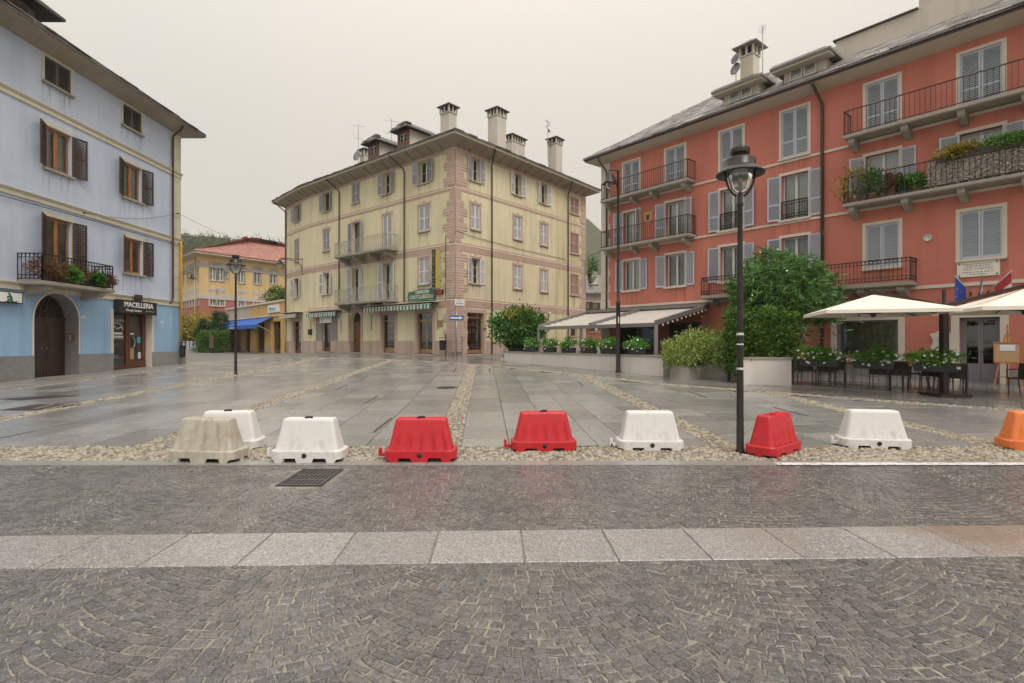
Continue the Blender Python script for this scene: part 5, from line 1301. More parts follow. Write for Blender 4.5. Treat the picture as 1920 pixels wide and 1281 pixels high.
t = thing('letter_box', 'small dark letter box between two doors of the yellow house', 'box', YL.P(-17.05, 2.15, -.09)); t.rotation_euler = (0, 0, YL.rot); mb = MB(); mb.box(-.16, .16, -.1, .09, 0, .42); mb.box(-.12, .12, -.104, -.1, .28, .32); mb.box(-.18, .18, -.12, .09, .42, .45); local('case', mb.mesh('case', 'iron'), t)
t = thing('wall_plaque', 'small brass plaque right of the stationery door', 'plaque', YL.P(-1.35, 2.75, -.02)); t.rotation_euler = (0, 0, YL.rot); mb = MB(); mb.box(-.25, .25, -.02, .02, -.2, .2); mb.box(-.21, .21, -.024, -.02, -.16, .16); local('plate', mb.mesh('plate', 'gold_frame'), t)
t = thing('security_camera', 'small white camera over the left arched window of the yellow house', 'camera', YR.P(9.75, 3.75, -.1)); t.rotation_euler = (0, 0, YR.rot); mb = MB(); mb.lathe([(0, -.12), (.08, -.09), (.1, 0), (.1, .08), (0, .1)], 12); local('dome', mb.mesh('dome', 'white_paint', True), t); mb = MB(); mb.tube([(0, 0, -.1), (0, .08, -.5), (0, .09, -1.3)], .015, 5); local('cable', mb.mesh('cable', 'iron'), t)
mb = MB(); mb.T = YL.T(); part(mb.tube([(-.8, -.06, 8.3), (-.82, -.06, 4.9), (-.8, -.06, 4.2)], .018, 6), 'cable', 'iron', yh); mb = MB(); mb.T = YR.T(); part(mb.tube([(-.05, -.08, 8.45), (2, -.05, 8.30), (6, -.05, 8.15), (12, -.05, 8.1)], .014, 6), 'cable', 'iron', yh)
def wall_lantern(label, root, tip, mat='lamp_black', sc=1.):
    """curved wall bracket with a hanging bell lantern"""
    root = Vector(root); tip = Vector(tip); t = thing('wall_lantern', label, 'lamp', root); d = tip - root; d2 = Vector((d.x, d.y, 0)); mb = MB()
    mb.tube([(0, 0, .55), d2 + Vector((0, 0, .62))], .03 * sc, 8); mb.tube([Vector((0, 0, -.7)), d2 * .02 + Vector((0, 0, -.25)), d2 * .12 + Vector((0, 0, .15)), d2 * .4 + Vector((0, 0, .45)), d2 * .95 + Vector((0, 0, .55))], .035 * sc, 8); mb.tube([(0, 0, -.8), (0, 0, .7)], .035 * sc, 8)
    local('bracket', mb.mesh('bracket', mat, True), t); mb = MB(); k = sc
    mb.lathe([(.03, .0), (.05, -.06 * k), (.13 * k, -.10 * k), (.14 * k, -.22 * k), (.20 * k, -.26 * k), (.22 * k, -.38 * k), (.36 * k, -.48 * k), (.37 * k, -.52 * k), (.2 * k, -.45 * k), (.0, -.40 * k)], 20, d2 + Vector((0, 0, .55))); local('hood', mb.mesh('hood', mat, True), t)
    mb = MB(); mb.lathe([(.19 * k, -.50 * k), (.17 * k, -.62 * k), (.1 * k, -.72 * k), (0, -.75 * k)], 16, d2 + Vector((0, 0, .55))); local('globe', mb.mesh('globe', 'glass', True), t); return t
r0 = YB.P(-1.35, 8.0, 0); wall_lantern('curved wall lantern on the left end of the yellow house', r0, r0 + YB.n * -1.55 + YB.d * -.9, sc=.9)
# ================================================================ RED HOUSE (right)
RF = Fac((4.91, 29.18), (.634, -.773)); RE = 22.5
rh = house_empty('red_house', 'terracotta red house with grey blue shutters, balconies and slate roof', (12, 20.5, .35))
RC = [(1.5, 2.5), (4.1, 5.13), (6.93, 7.97), (9.6, 10.62), (12.6, 13.6), (15.27, 16.3), (18.0, 19.0), (20.6, 21.6)]
OP = []
for i, (a, b) in enumerate(RC):
    OP += [(a, b, 9.12 if i in (0, 1, 4, 5) else 9.02, 10.92), (a, b, 6.52, 8.33), (a, b, 4.25, 5.80)]
GD = [(11.62, 13.6, 1.0, 2.40, .2), (15.25, 16.25, .22, 2.38, .25), (1.2, 3.6, .4, 2.5, .2), (4.2, 6.0, .4, 2.5, .2), (18.2, 20.2, 1.0, 2.4, .2)]
part(wall(RF, 0, RE, 0, 11.28, OP + GD), 'wall', 'red', rh)
A0, A1 = RF.P(0, 0), RF.P(RE, 0); B0, B1 = RF.P(0, 0, 11.5), RF.P(RE, 0, 11.5)
mb = MB()
for p, q in ((A1, B1), (B1, B0), (B0, A0)): mb.face([(p.x, p.y, 0), (q.x, q.y, 0), (q.x, q.y, 11.28), (p.x, p.y, 11.28)])
part(mb, 'back_wall', 'red', rh)
RP = [(A0.x, A0.y), (A1.x, A1.y), (B1.x, B1.y), (B0.x, B0.y)]
rE, rI, rz = roof(rh, RP, 11.26, .66, 11.42, .05, 5.2, 3.8, 'soffit', 'brown_iron', 'slate_red', 16, cover=[0, 3], fh=.10, sw=.38, thick=.028, seed=9)
for z, t0 in ((8.92, .09), (6.45, .09), (3.5, .11)):
    mb = fbox(RF, .55, RE, -.04, .01, z - t0, z); part(mb, 'string_course', 'trim', rh)
mb = MB()
for i in range(26):      # quoin blocks, alternately wide and narrow
    z0 = .55 + i * .412; w_ = .60 if i % 2 else .52; m2 = fbox(RF, -.02, w_, -.03, .01, z0, z0 + .398); part(m2, 'quoin', 'trim', rh)
for i, (a, b) in enumerate(RC):
    z0 = 9.12 if i in (0, 1, 4, 5) else 9.02
    nm = 'balcony_door' if i in (0, 1, 4, 5) else 'window'
    window(RF, rh, a, b, z0, 10.92, 'white_frame', 'closed', 'blue_shut', inset=.10, sill='trim' if i in (2, 3) else None, surround=(.10, 'trim', {}), mid=(.34,), name=nm, glass=False)
    an = {0: (150, 115), 1: (168, 150)}.get(i, (176, 176))
    window(RF, rh, a, b, 6.52, 8.33, 'white_frame', 'open', 'blue_shut', inset=.18, sill='trim' if i in (2, 3) else None, surround=(.11, 'trim', {}), mid=(.36,), curtain='curtain' if i != 1 else 'curtain', angle=an, name=nm)
    window(RF, rh, a, b, 4.25, 5.80, 'white_frame', 'open' if i < 4 else 'closed', 'blue_shut', inset=.18 if i < 4 else .08, sill='trim', surround=(.11, 'trim', {}), mid=() if i < 4 else (), curtain='curtain' if i < 4 else None, angle=(176, 176), glass=i < 4)
# small rails before the two French windows
for i in (2, 3):
    a, b = RC[i]; o = link('window_rail', None, rh, RF.P((a + b) / 2, 6.54, -.02), (0, 0, RF.rot)); railing(o, b - a - .04, .02, .72, 'iron', .09, 'rings', (False, False))
balcony(RF, rh, .52, 5.68, 9.08, .65, .10, .88, 'brown_iron', .12, 'plain', brackets=(.75, 2.4, 3.6, 5.4), bh=.34, bw=.18)
balcony(RF, rh, .52, 5.68, 6.55, .65, .10, .88, 'brown_iron', .12, 'plain', brackets=(.75, 2.4, 3.6, 5.4), bh=.34, bw=.18)
balcony(RF, rh, 12.1, RE, 9.08, .65, .10, .88, 'brown_iron', .14, 'plain', brackets=(12.3, 13.9, 15.4, 16.9, 18.6, 20.4), bh=.36, bw=.2)
balcony(RF, rh, 12.1, RE, 6.60, .65, .10, .92, 'brown_iron', .14, 'plain', brackets=(12.3, 13.9, 15.4, 16.9, 18.6, 20.4), bh=.36, bw=.2)
balcony(RF, rh, 6.4, 14.1, 3.63, .70, .12, .80, 'brown_iron', .12, 'rings', brackets=(6.8, 8.8, 10.8, 12.6, 13.8), bh=.3, bw=.24)
pipe(rh, [RF.P(11.0, 11.45, -.66), RF.P(11.02, 11.35, -.60), RF.P(11.16, 10.75, -.12), RF.P(11.16, 10.4, -.09), RF.P(11.16, .5, -.09)], .06)
pipe(rh, [RF.P(.3, 11.45, -.66), RF.P(.3, 11.3, -.6), RF.P(.42, 10.8, -.12), RF.P(.42, 10.5, -.10), RF.P(.42, 3.2, -.10)], .045)
# dormers, chimney, rooftop walls
def shed_dormer(t0, t1, off):
    zb = 11.98; zf = 12.52; mb = MB(); mb.T = RF.T(); mb.box(t0, t1, off, off + 3.4, zb - .5, zf); part(mb, 'dormer_wall', 'trim', rh)
    n = 2; w = (t1 - t0 - .5) / n
    for i in range(n): window(RF, rh, t0 + .25 + i * w, t0 + .25 + (i + 1) * w - .06, zb + .05, zf - .05, 'white_frame', inset=off - .06, name='dormer_window', f=.05, mull=False)
    mb = MB(); mb.T = RF.T(); e = .35; y0, y1 = off - .5, off + 4.6; A = [(t0 - e, y0, zf), (t1 + e, y0, zf), (t1 + e, y1, zf), (t0 - e, y1, zf)]; R0, R1 = (t0 + .75, off + .9, zf + .46), (t1 - .75, off + .9, zf + .46); Q0, Q1 = (t0 + .75, y1, zf + .46), (t1 - .75, y1, zf + .46)
    mb.face([A[3], A[2], A[1], A[0]])
    for q in ((A[0], A[1], R1, R0), (A[1], A[2], Q1, R1), (A[3], A[0], R0, Q0), (R0, R1, Q1, Q0)): mb.face([(a, b, c + .1) for a, b, c in q])
    for p, q in ((A[0], A[1]), (A[1], A[2]), (A[3], A[0])): mb.face([p, q, (q[0], q[1], q[2] + .1), (p[0], p[1], p[2] + .1)])
    rr = random.Random(int(t0 * 10))
    for r in range(5):
        s = t0 - e
        while s < t1 + e - .2:
            w_ = rr.uniform(.28, .5); v = r / 5; y = y0 + (off + .9 - y0) * v; z = zf + .10 + .46 * v; sh = (.75 + e) * v
            if s > t0 - e + sh - .05 and s + w_ < t1 + e - sh + .1: mb.face([(s, y - .04, z + .03), (s + w_ - .02, y - .04, z + .03), (s + w_ - .02, y + .36, z + .20), (s, y + .36, z + .20)])
            s += w_
    part(mb, 'dormer_roof', 'slate_red', rh); mb = MB(); mb.T = RF.T(); mb.box(t0 - e + .05, t1 + e - .05, y0 + .05, off + .02, zf - .09, zf - .002); part(mb, 'dormer_eave', 'soffit', rh)
shed_dormer(RF.S(1358, -.05), RF.S(1424, -.05), -.05); shed_dormer(RF.S(1470, -.05), RF.S(1548, -.05), -.05)
chs = RF.S(1406, 4.2); cp = RF.P(chs, 0, 4.2)
def zat(px, py, inn): return RF.Z(px, py, inn)
chimney(rh, cp.x, cp.y, 12.5, zat(1406, 92, 4.2), .66, .66, RF.rot, 'trim', 'slate_red', True, .30)
mb = MB(); mb.T = RF.T(); s0 = RF.S(1567, .95); s1 = RF.S(1722, .95); mb.box(s0, RE, .95, 9, 12.0, zat(1640, 50, .95)); mb.box(s1, RE, 1.0, 9, 12, zat(1722, -60, .95)); part(mb, 'penthouse_wall', 'offwhite', rh)
mb = MB(); mb.T = RF.T(); zz = zat(1640, 50, .95); mb.box(s0 - .08, s1, .87, 9, zz, zz + .06); part(mb, 'penthouse_coping', 'brown_iron', rh)
t = antenna('satellite dishes on a mast left of the red house chimney', 1380, 105, 150, RF.P(chs, 0, 4.2).y - .3, [(.85, .25, .4)], [(.45, .30, -1.1), (.95, .26, -1.2)], 'roof aerials'); 
t = antenna('thin roof aerial behind the red house chimney', 1430, 52, 140, RF.P(chs, 0, 4.2).y - 1.2, [(.97, .35, 1.2)], None)
# restaurant front
for (a, b, z0, z1) in ((11.45, 13.78, .95, 2.52), (18.05, 20.35, .95, 2.52)):
    mb = MB(); mb.T = RF.T(); mb.box(a, a + .176, -.05, .05, z0, z1 - .15); mb.box(b - .186, b, -.05, .05, z0, z1 - .15); mb.box(a, b, -.05, .05, z1 - .15, z1); mb.box(a - .05, b + .05, -.09, .05, z0 - .10, z0)
    part(mb, 'window_surround', 'trim', rh)
for (a, b) in ((11.62, 13.6), (18.2, 20.2)):
    window(RF, rh, a, b, 1.0, 2.40, 'grey_frame', inset=.12, curtain='dark_curtain', f=.10, name='restaurant_window', mull=False)
for (a, b) in ((1.2, 3.6), (4.2, 6.0)): shopdoor(RF, a, b, .45, 2.5, .15, 'dark_frame', rh, 2, name='terrace_door')
mb = MB(); mb.T = RF.T(); mb.box(15.05, 15.255, -.05, .06, .25, 2.375); mb.box(16.245, 16.45, -.05, .06, .25, 2.375); mb.box(15.05, 16.45, -.05, .06, 2.375, 2.6); mb.box(15.0, 16.5, -.09, .06, 2.6, 2.66); part(mb, 'door_surround', 'trim', rh)
o = shopdoor(RF, 15.25, 16.25, .27, 2.38, .2, 'grey_frame', rh, 2, name='restaurant_door', kick=.62, f=.09)
for sg in (-1, 1): mb = MB(); mb.lathe([(0, 0), (.03, .01), (.035, .03), (.0, .05)], 10); local('knob', mb.mesh('knob', 'iron'), o, (sg * .07, -.04, 1.0), (R(90), 0, 0))
for a, b, z0, z1 in ((15.25, 16.25, .3, 2.4), (11.62, 13.6, 1, 2.4), (1.2, 3.6, .4, 2.5), (4.2, 6.0, .4, 2.5)): lining(RF, a, b, z0, z1, .35, rh, back=1.4)
mb = MB(); mb.T = RF.T(); mb.box(11.2, RE, -.03, .01, 0, .62); 
part(wall(RF, 6.2, RE, 0, .72, GD, proud=.025), 'plinth', 'grey_plinth', rh)
for (s, z) in ((12.65, 1.9),):
    t = thing('wall_lamp', 'glowing amber wall lamp seen through the restaurant window', 'lamp', RF.P(s, z, .62)); mb = MB(); mb.lathe([(.02, -.14), (.06, -.10), (.05, .06), (.03, .1), (0, .12)], 12); local('shade', mb.mesh('shade', 'bulb', True), t); mb = MB(); mb.tube([(0, .1, -.15), (0, 0, -.12)], .012, 6); local('arm', mb.mesh('arm', 'iron'), t)
# fresco emblem, vents
t = thing('wall_emblem', 'small ochre shield painted on the red wall between balconies', 'emblem', RF.P(3.05, 7.85, -.012)); t.rotation_euler = (0, 0, RF.rot); mb = MB(); mb.prism([(-.24, .3), (-.1, .22), (0, .34), (.1, .22), (.24, .3), (.22, -.1), (0, -.38), (-.22, -.1)], -.01, .012, lambda u, v, w: (u, w, v)); mb.m = 1; mb.prism([(-.12, .12), (.12, .14), (.08, -.1), (0, -.2), (-.1, -.08)], -.016, -.01, lambda u, v, w: (u, w, v)); local('shield', mb.mesh('shield', ['ochre', 'redwood']), t)
t = thing('wall_vent', 'round white vent high on the red wall', 'vent', RF.P(14.42, 5.1, -.02)); t.rotation_euler = (0, 0, RF.rot); mb = MB(); mb.lathe([(.11, -.02), (.12, .02), (.09, .03), (.085, .0), (0, -.01)], 20); local('ring', mb.mesh('ring', 'white_frame', True), t, (0, 0, 0), (R(90), 0, 0))
t = thing('wall_plaque', 'white marble memorial plaque under the top right red house window', 'plaque', RF.P(15.72, 3.92, -.025)); t.rotation_euler = (0, 0, RF.rot); mb = MB(); mb.box(-.52, .52, -.02, .02, -.24, .24); local('slab', mb.mesh('slab', 'marble'), t)
for x in (-.46, .46):
    for z in (-.19, .19): mb = MB(); mb.lathe([(0, .03), (.02, .02), (.025, 0)], 8); local('stud', mb.mesh('stud', 'iron'), t, (x, -.02, z), (R(90), 0, 0))
text_obj('lettering', 'GEO CHAVEZ', .125, 'alu_grey', t, (0, -.022, .01), (R(90), 0, 0), .001, sx=.95)
for z, w_ in ((.16, .36), (.10, .30), (-.10, .38), (-.17, .2)):
    x = -w_; mb = MB()
    while x < w_: l = random.uniform(.03, .09); mb.box(x, min(x + l, w_), -.0225, -.0195, z - .012, z + .012); x += l + .02
    o = local('print_line', mb.mesh('print_line', 'alu_grey'), t); o['kind'] = 'stuff'

# ================================================================ SCHOOL, ANNEX, FAR HOUSES
SR = Fac((-38.1, 65), (.553, .833)); SLf = Fac((-38.1, 65), (.69, -.72)); sh = house_empty('brick_school', 'large yellow and red brick building with a red tiled hip roof', (-38.1, 65, .5))
zs1 = 7.4; SO = []; 
def sw_(fac, p0, p1, q0, q1): a, b = fac.S(p0), fac.S(p1); m = (p0 + p1) / 2; return (a, b, fac.Z(m, q1), fac.Z(m, q0))
up = [sw_(SR, 394.5, 405, 500, 526), sw_(SR, 408, 419.5, 501, 527), sw_(SR, 422.5, 428, 509.5, 521), sw_(SR, 447, 458, 507, 531), sw_(SR, 477, 489, 508, 533), sw_(SR, 507, 518.5, 512, 533)]
zl = SR.Z(406, 574); zh = SR.Z(406, 548); lo_ = [(a, b, zl, zh) for (a, b, _, _) in [up[0], up[1], up[3], up[4], up[5]]]; g0 = [(a, b, 1.2, 3.7) for (a, b, _, _) in [up[0], up[1], up[3], up[4]]]
part(wall(SR, 0, 24, zs1, 12.05, up, .2), 'upper_wall', 'sch_yellow', sh); part(wall(SR, 0, 24, 0, zs1, lo_ + g0, .2), 'brick_wall', 'brick', sh)
us = [(a, b, up[0][2] + .1, up[0][3]) for a, b in ((-.95, -.35), (-3.1, -2.4), (-4.4, -3.8), (-5.9, -5.3), (-8.2, -7.6), (-10, -9.4))]; ls = [(a, b, zl, zh) for a, b, _, _ in us]; gs = [(a, b, 1.3, 3.6) for a, b, _, _ in us]
part(wall(SLf, -14, 0, zs1, 12.05, us, .2), 'upper_wall', 'sch_yellow', sh); part(wall(SLf, -14, 0, 0, zs1, ls + gs, .2), 'brick_wall', 'brick', sh)
for fac, L in ((SR, up + lo_ + g0), (SLf, us + ls + gs)):
    for (a, b, z0, z1) in L:
        m_ = 'sch_grey' if z0 > 7.6 else 'sch_trim'
        window(fac, sh, a, b, z0, z1, 'white_frame', inset=.15, sill='sch_trim', surround=(.22, m_, {}), f=.09, muntin=1 if z1 - z0 > 1.2 else 0, mull=(b - a) > .5)
        if z0 < 7.6 or True:
            mb = MB(); mb.T = fac.T(); r = (b - a) / 2 + .3; c = (a + b) / 2; mb.prism([(c - r, z1 + .2), (c + r, z1 + .2)] + [(c + r * math.cos(k * math.pi / 6), z1 + .22 + .38 * math.sin(k * math.pi / 6)) for k in range(1, 6)], -.05, .01, lambda u, v, w: (u, w, v)); part(mb, 'window_head', m_, sh)
for fac, a, b in ((SR, -.05, 24), (SLf, -14, .05)):
    mb = MB(); mb.T = fac.T(); mb.box(a, b, -.07, .01, zs1 - .55, zs1); mb.m = 1; mb.box(a, b, -.05, .01, up[0][3] - .15, up[0][3] + .25); part(mb, 'string_course', ['sch_trim', 'sch_grey'], sh)
p1, p2 = SR.P(24, 0), SLf.P(-14, 0); p3 = SR.P(24, 0, 22); SPn = [(-38.1, 65), (p1.x, p1.y), (p3.x, p3.y), (p2.x + 4, p2.y + 16), (p2.x, p2.y)]
roof(sh, SPn, 12.05, .9, 12.25, .05, 9.0, 4.3, 'soffit', 'soffit', 'tile', 26, cover=[0, 4], fh=.2, sw=.32, thick=.03, seed=4)
pipe(sh, [SLf.P(-1.6, 12, -.1), SLf.P(-1.6, 1, -.1)], .09, 'soffit')
mb = MB(); mb.T = SR.T(); mb.box(21.2, 21.9, 8, 8.8, 12.6, 17.2); mb.box(21.1, 22.0, 7.9, 8.9, 17.2, 17.35); part(mb, 'chimney', 'offwhite', sh)
# annex with blue awning
an = house_empty('shop_annex', 'low ochre shop annex with a white parapet beside the yellow house', YB.P(-14, .5, 0))
AO = [(YB.S(481), YB.S(496), .5, 3.5), (YB.S(510), YB.S(526), .5, 3.5), (YB.S(459), YB.S(469), .5, 3.4), (YB.S(436), YB.S(446), .5, 3.4)]
AL = YB.S(425.5); part(wall(YB, AL, -5.45, .1, 4.05, AO, .3), 'wall', 'ochre', an); mid = YB.S(471)
mb = MB(); mb.T = YB.T(); mb.box(AL, mid, -.04, .3, 4.05, 5.25); part(mb, 'frieze', 'soffit', an); mb = MB(); mb.T = YB.T(); mb.box(mid, -5.45, -.04, .3, 4.05, 5.25); part(mb, 'frieze', 'ochre', an)
mb = MB(); mb.T = YB.T(); mb.box(AL - .1, -5.45, -.18, .35, 5.25, 5.42); mb.box(AL - .08, -5.45, -.14, .3, 3.98, 4.08); part(mb, 'parapet', 'trim', an)
for (a, b) in ((AL, AO[3][0]), (AO[3][1], AO[2][0]), (AO[2][1], AO[0][0]), (AO[0][1], AO[1][0])):
    for k in range(6): mb = MB(); mb.T = YB.T(); mb.box(a + .15, b - .15, -.05, .01, .6 + k * .5, .6 + k * .5 + .47); part(mb, 'pilaster_block', 'ochre' if k else 'pinkstone', an)
for (a, b, z0, z1) in AO: shopdoor(YB, a, b, .55, z1, .25, 'dark_frame', an, 1 if b - a < 2 else 2, 2.3); lining(YB, a, b, .55, z1, .4, an, back=1.5)
q0, q1, q2, q3 = YB.P(AL, 0), YB.P(-5.45, 0), YB.P(-5.45, 0, 9), YB.P(AL, 0, 9); mb = MB()
for p, q in ((q1, q2), (q2, q3), (q3, q0)): mb.face([(p.x, p.y, 0), (q.x, q.y, 0), (q.x, q.y, 5.3), (p.x, p.y, 5.3)])
mb.face([(p.x, p.y, 5.2) for p in (q0, q1, q2, q3)]); part(mb, 'back_wall', 'ochre', an)
mb = MB(); mb.T = YB.T(); mb.box(AL + .5, AL + 8, 4.2, 9, 5.2, 6.9); part(mb, 'rear_block', 'soffit', an)
for k in range(4): a_ = AL + 1.4 + k * 1.5; mb = MB(); mb.T = YB.T(); mb.box(a_, a_ + .9, 4.13, 4.2, 5.7, 6.5); part(mb, 'rear_window', 'curtain', an)
mb = MB(); mb.T = YB.T(); a0, a1 = AL - .3, -5.6; ym = 8.5; zr = 9.6
mb.face([(a0, 3.4, 6.75), (a1 + 2, 3.4, 6.75), (a1 + 2, ym, zr), (a0 + 6.5, ym, zr)]); mb.face([(a0, 3.4, 6.75), (a0 + 6.5, ym, zr), (a0 + 6.5, 13, 6.75), (a0, 13, 6.75)]); part(mb, 'roof', 'tile_old', an)
rr = random.Random(2); mb = MB(); mb.T = YB.T()
for r in range(16):
    v = r / 16; y = 3.4 + (ym - 3.4) * v; z = 6.75 + (zr - 6.75) * v; s = a0 + 6.5 * v
    while s < a1 + 2: mb.face([(s + .02, y - .05, z + .05), (s + .32, y - .05, z + .05), (s + .32, y + .33, z + .26), (s + .02, y + .33, z + .26)]); s += .34
o = part(mb, 'roof_tiles', 'tile_old', an); o['kind'] = 'stuff'
mb = MB(); mb.T = YB.T(); mb.box(AL - .3, a1 + 2, 3.35, 3.6, 6.6, 6.75); part(mb, 'gutter', 'soffit', an)
t = thing('shop_awning', 'bright blue awning on the low ochre annex', 'awning', YB.P(-14, 3.95, 0)); t.rotation_euler = (0, 0, YB.rot); aa, ab = AL - .2 + 14, YB.S(512) + 14; n = 30; mb = MB()
for i in range(n):
    x0, x1 = aa + (ab - aa) * i / n, aa + (ab - aa) * (i + 1) / n; mb.face([(x0, -.02, 0), (x1, -.02, 0), (x1, -1.45, -.75), (x0, -1.45, -.75)])
local('canvas', mb.mesh('canvas', 'awn_blue'), t); mb = MB()
for i in range(n): x0, x1 = aa + (ab - aa) * i / n, aa + (ab - aa) * (i + 1) / n; mb.face([(x0, -1.45, -.75), (x1, -1.45, -.75), (x1, -1.44, -1.12), (x0, -1.44, -1.12)])
local('valance', mb.mesh('valance', 'awn_blue'), t)
for x in (aa + .3, (aa + ab) / 2, ab - .1): mb = MB(); mb.tube([(x, -1.43, -.78), (x, -.05, -1.5)], .025, 6); local('arm', mb.mesh('arm', 'white_frame'), t)
mb = MB()
for x in (aa + 2.2, aa + 6.8, aa + 8): 
    for k in range(7): mb.box(x + k * .16, x + k * .16 + .1, -1.462, -1.456, -1.02, -.88)
local('lettering', mb.mesh('lettering', 'white_paint'), t)
t = thing('shop_sign', 'white sign with teal writing on the ochre annex', 'sign', YB.P(YB.S(516), 4.68, -.1)); t.rotation_euler = (0, 0, YB.rot); mb = MB(); mb.box(-1.45, 1.45, -.1, .06, -.35, .35); local('case', mb.mesh('case', 'white_paint'), t)
mb = MB(); mb.tube([(-1.1, -.106, -.12), (-.95, -.106, .12), (-.75, -.106, .14), (-.7, -.106, -.05), (-.5, -.106, .1), (-.3, -.106, -.06), (-.1, -.106, .1), (.1, -.106, -.05), (.35, -.106, .1), (.6, -.106, -.02), (.95, -.106, .12)], [.02, .05, .05, .045, .045, .045, .04, .04, .04, .035, .015], 6); local('script_stroke', mb.mesh('script_stroke', 'teal_paint', True), t); marks('lettering', t, 'teal_paint', -.9, .7, -.24, -.16, 9, -.106, 12, .2, .02)
# side street houses seen through the gap
fh = house_empty('street_house', 'distant cream house with a grey roof in the side street gap', (10.5, 66, 1.0)); fF = Fac((7.6, 66), (1, 0))
FO = [(1.2, 2.0, 5.2, 6.5), (2.4, 3.0, 5.2, 6.4), (1.3, 2.1, 2.6, 3.8)]
part(wall(fF, 0, 8, .5, 7.6, FO), 'wall', 'sch_trim', fh)
for (a, b, z0, z1) in FO: window(fF, fh, a, b, z0, z1, 'dark_frame', 'open', 'redwood', inset=.2, sill='trim')
mb = MB(); mb.face([(7.6, 66, .5), (7.6, 66, 7.6), (7.6, 76, 7.6), (7.6, 76, .5)]); mb.face([(15.6, 66, .5), (15.6, 76, .5), (15.6, 76, 7.6), (15.6, 66, 7.6)]); part(mb, 'side_wall', 'sch_trim', fh)
mb = MB()
for dz in (0, .12): mb.face([(7.0, 65.3, 7.5 + dz), (16.2, 65.3, 7.5 + dz), (14, 71, 10.3 + dz), (9.2, 71, 10.3 + dz)]); mb.face([(7.0, 65.3, 7.5 + dz), (9.2, 71, 10.3 + dz), (7.0, 76.5, 7.5 + dz)])
mb.face([(7.0, 65.3, 7.5), (16.2, 65.3, 7.5), (16.2, 65.3, 7.62), (7, 65.3, 7.62)]); part(mb, 'roof', 'slate_red', fh); mb = MB(); mb.box(10.3, 10.9, 68, 68.5, 8.5, 10.6); part(mb, 'chimney', 'trim', fh)
gh = house_empty('street_house', 'low reddish brown house with wooden balcony in the side street gap', (9, 54, .9)); gF = Fac((6.9, 54), (1, 0)); part(wall(gF, 0, 6, .5, 4.6, [(1.0, 1.9, 2.6, 3.7)]), 'wall', 'brick', gh); window(gF, gh, 1.0, 1.9, 2.6, 3.7, 'dark_frame', inset=.2, sill='trim')
mb = MB(); mb.box(6.6, 13, 53.2, 60, 4.6, 4.85); part(mb, 'roof', 'slate', gh); balcony(gF, gh, .1, 4, 4.0, .9, .15, .9, 'redwood', .15)
mb = MB(); mb.face([(6.9, 54, .5), (6.9, 54, 4.6), (6.9, 60, 4.6), (6.9, 60, .5)]); part(mb, 'side_wall', 'brick', gh)
r0 = YR.P(14.9, 8.3, 0); t = thing('street_lamp', 'plain modern lamp arm on the far end of the yellow house', 'lamp', r0); mb = MB(); mb.tube([(0, 0, -2.6), (0, -.05, .0), (.5, -.2, .5), (1.3, -.4, .75)], .05, 8); local('arm', mb.mesh('arm', 'alu_grey'), t); mb = MB(); mb.T = Matrix.Translation((1.5, -.45, .8)) @ Matrix.Rotation(R(-12), 4, 'Y'); mb.box(-.35, .35, -.12, .12, -.05, .05); local('head', mb.mesh('head', 'alu_grey'), t)
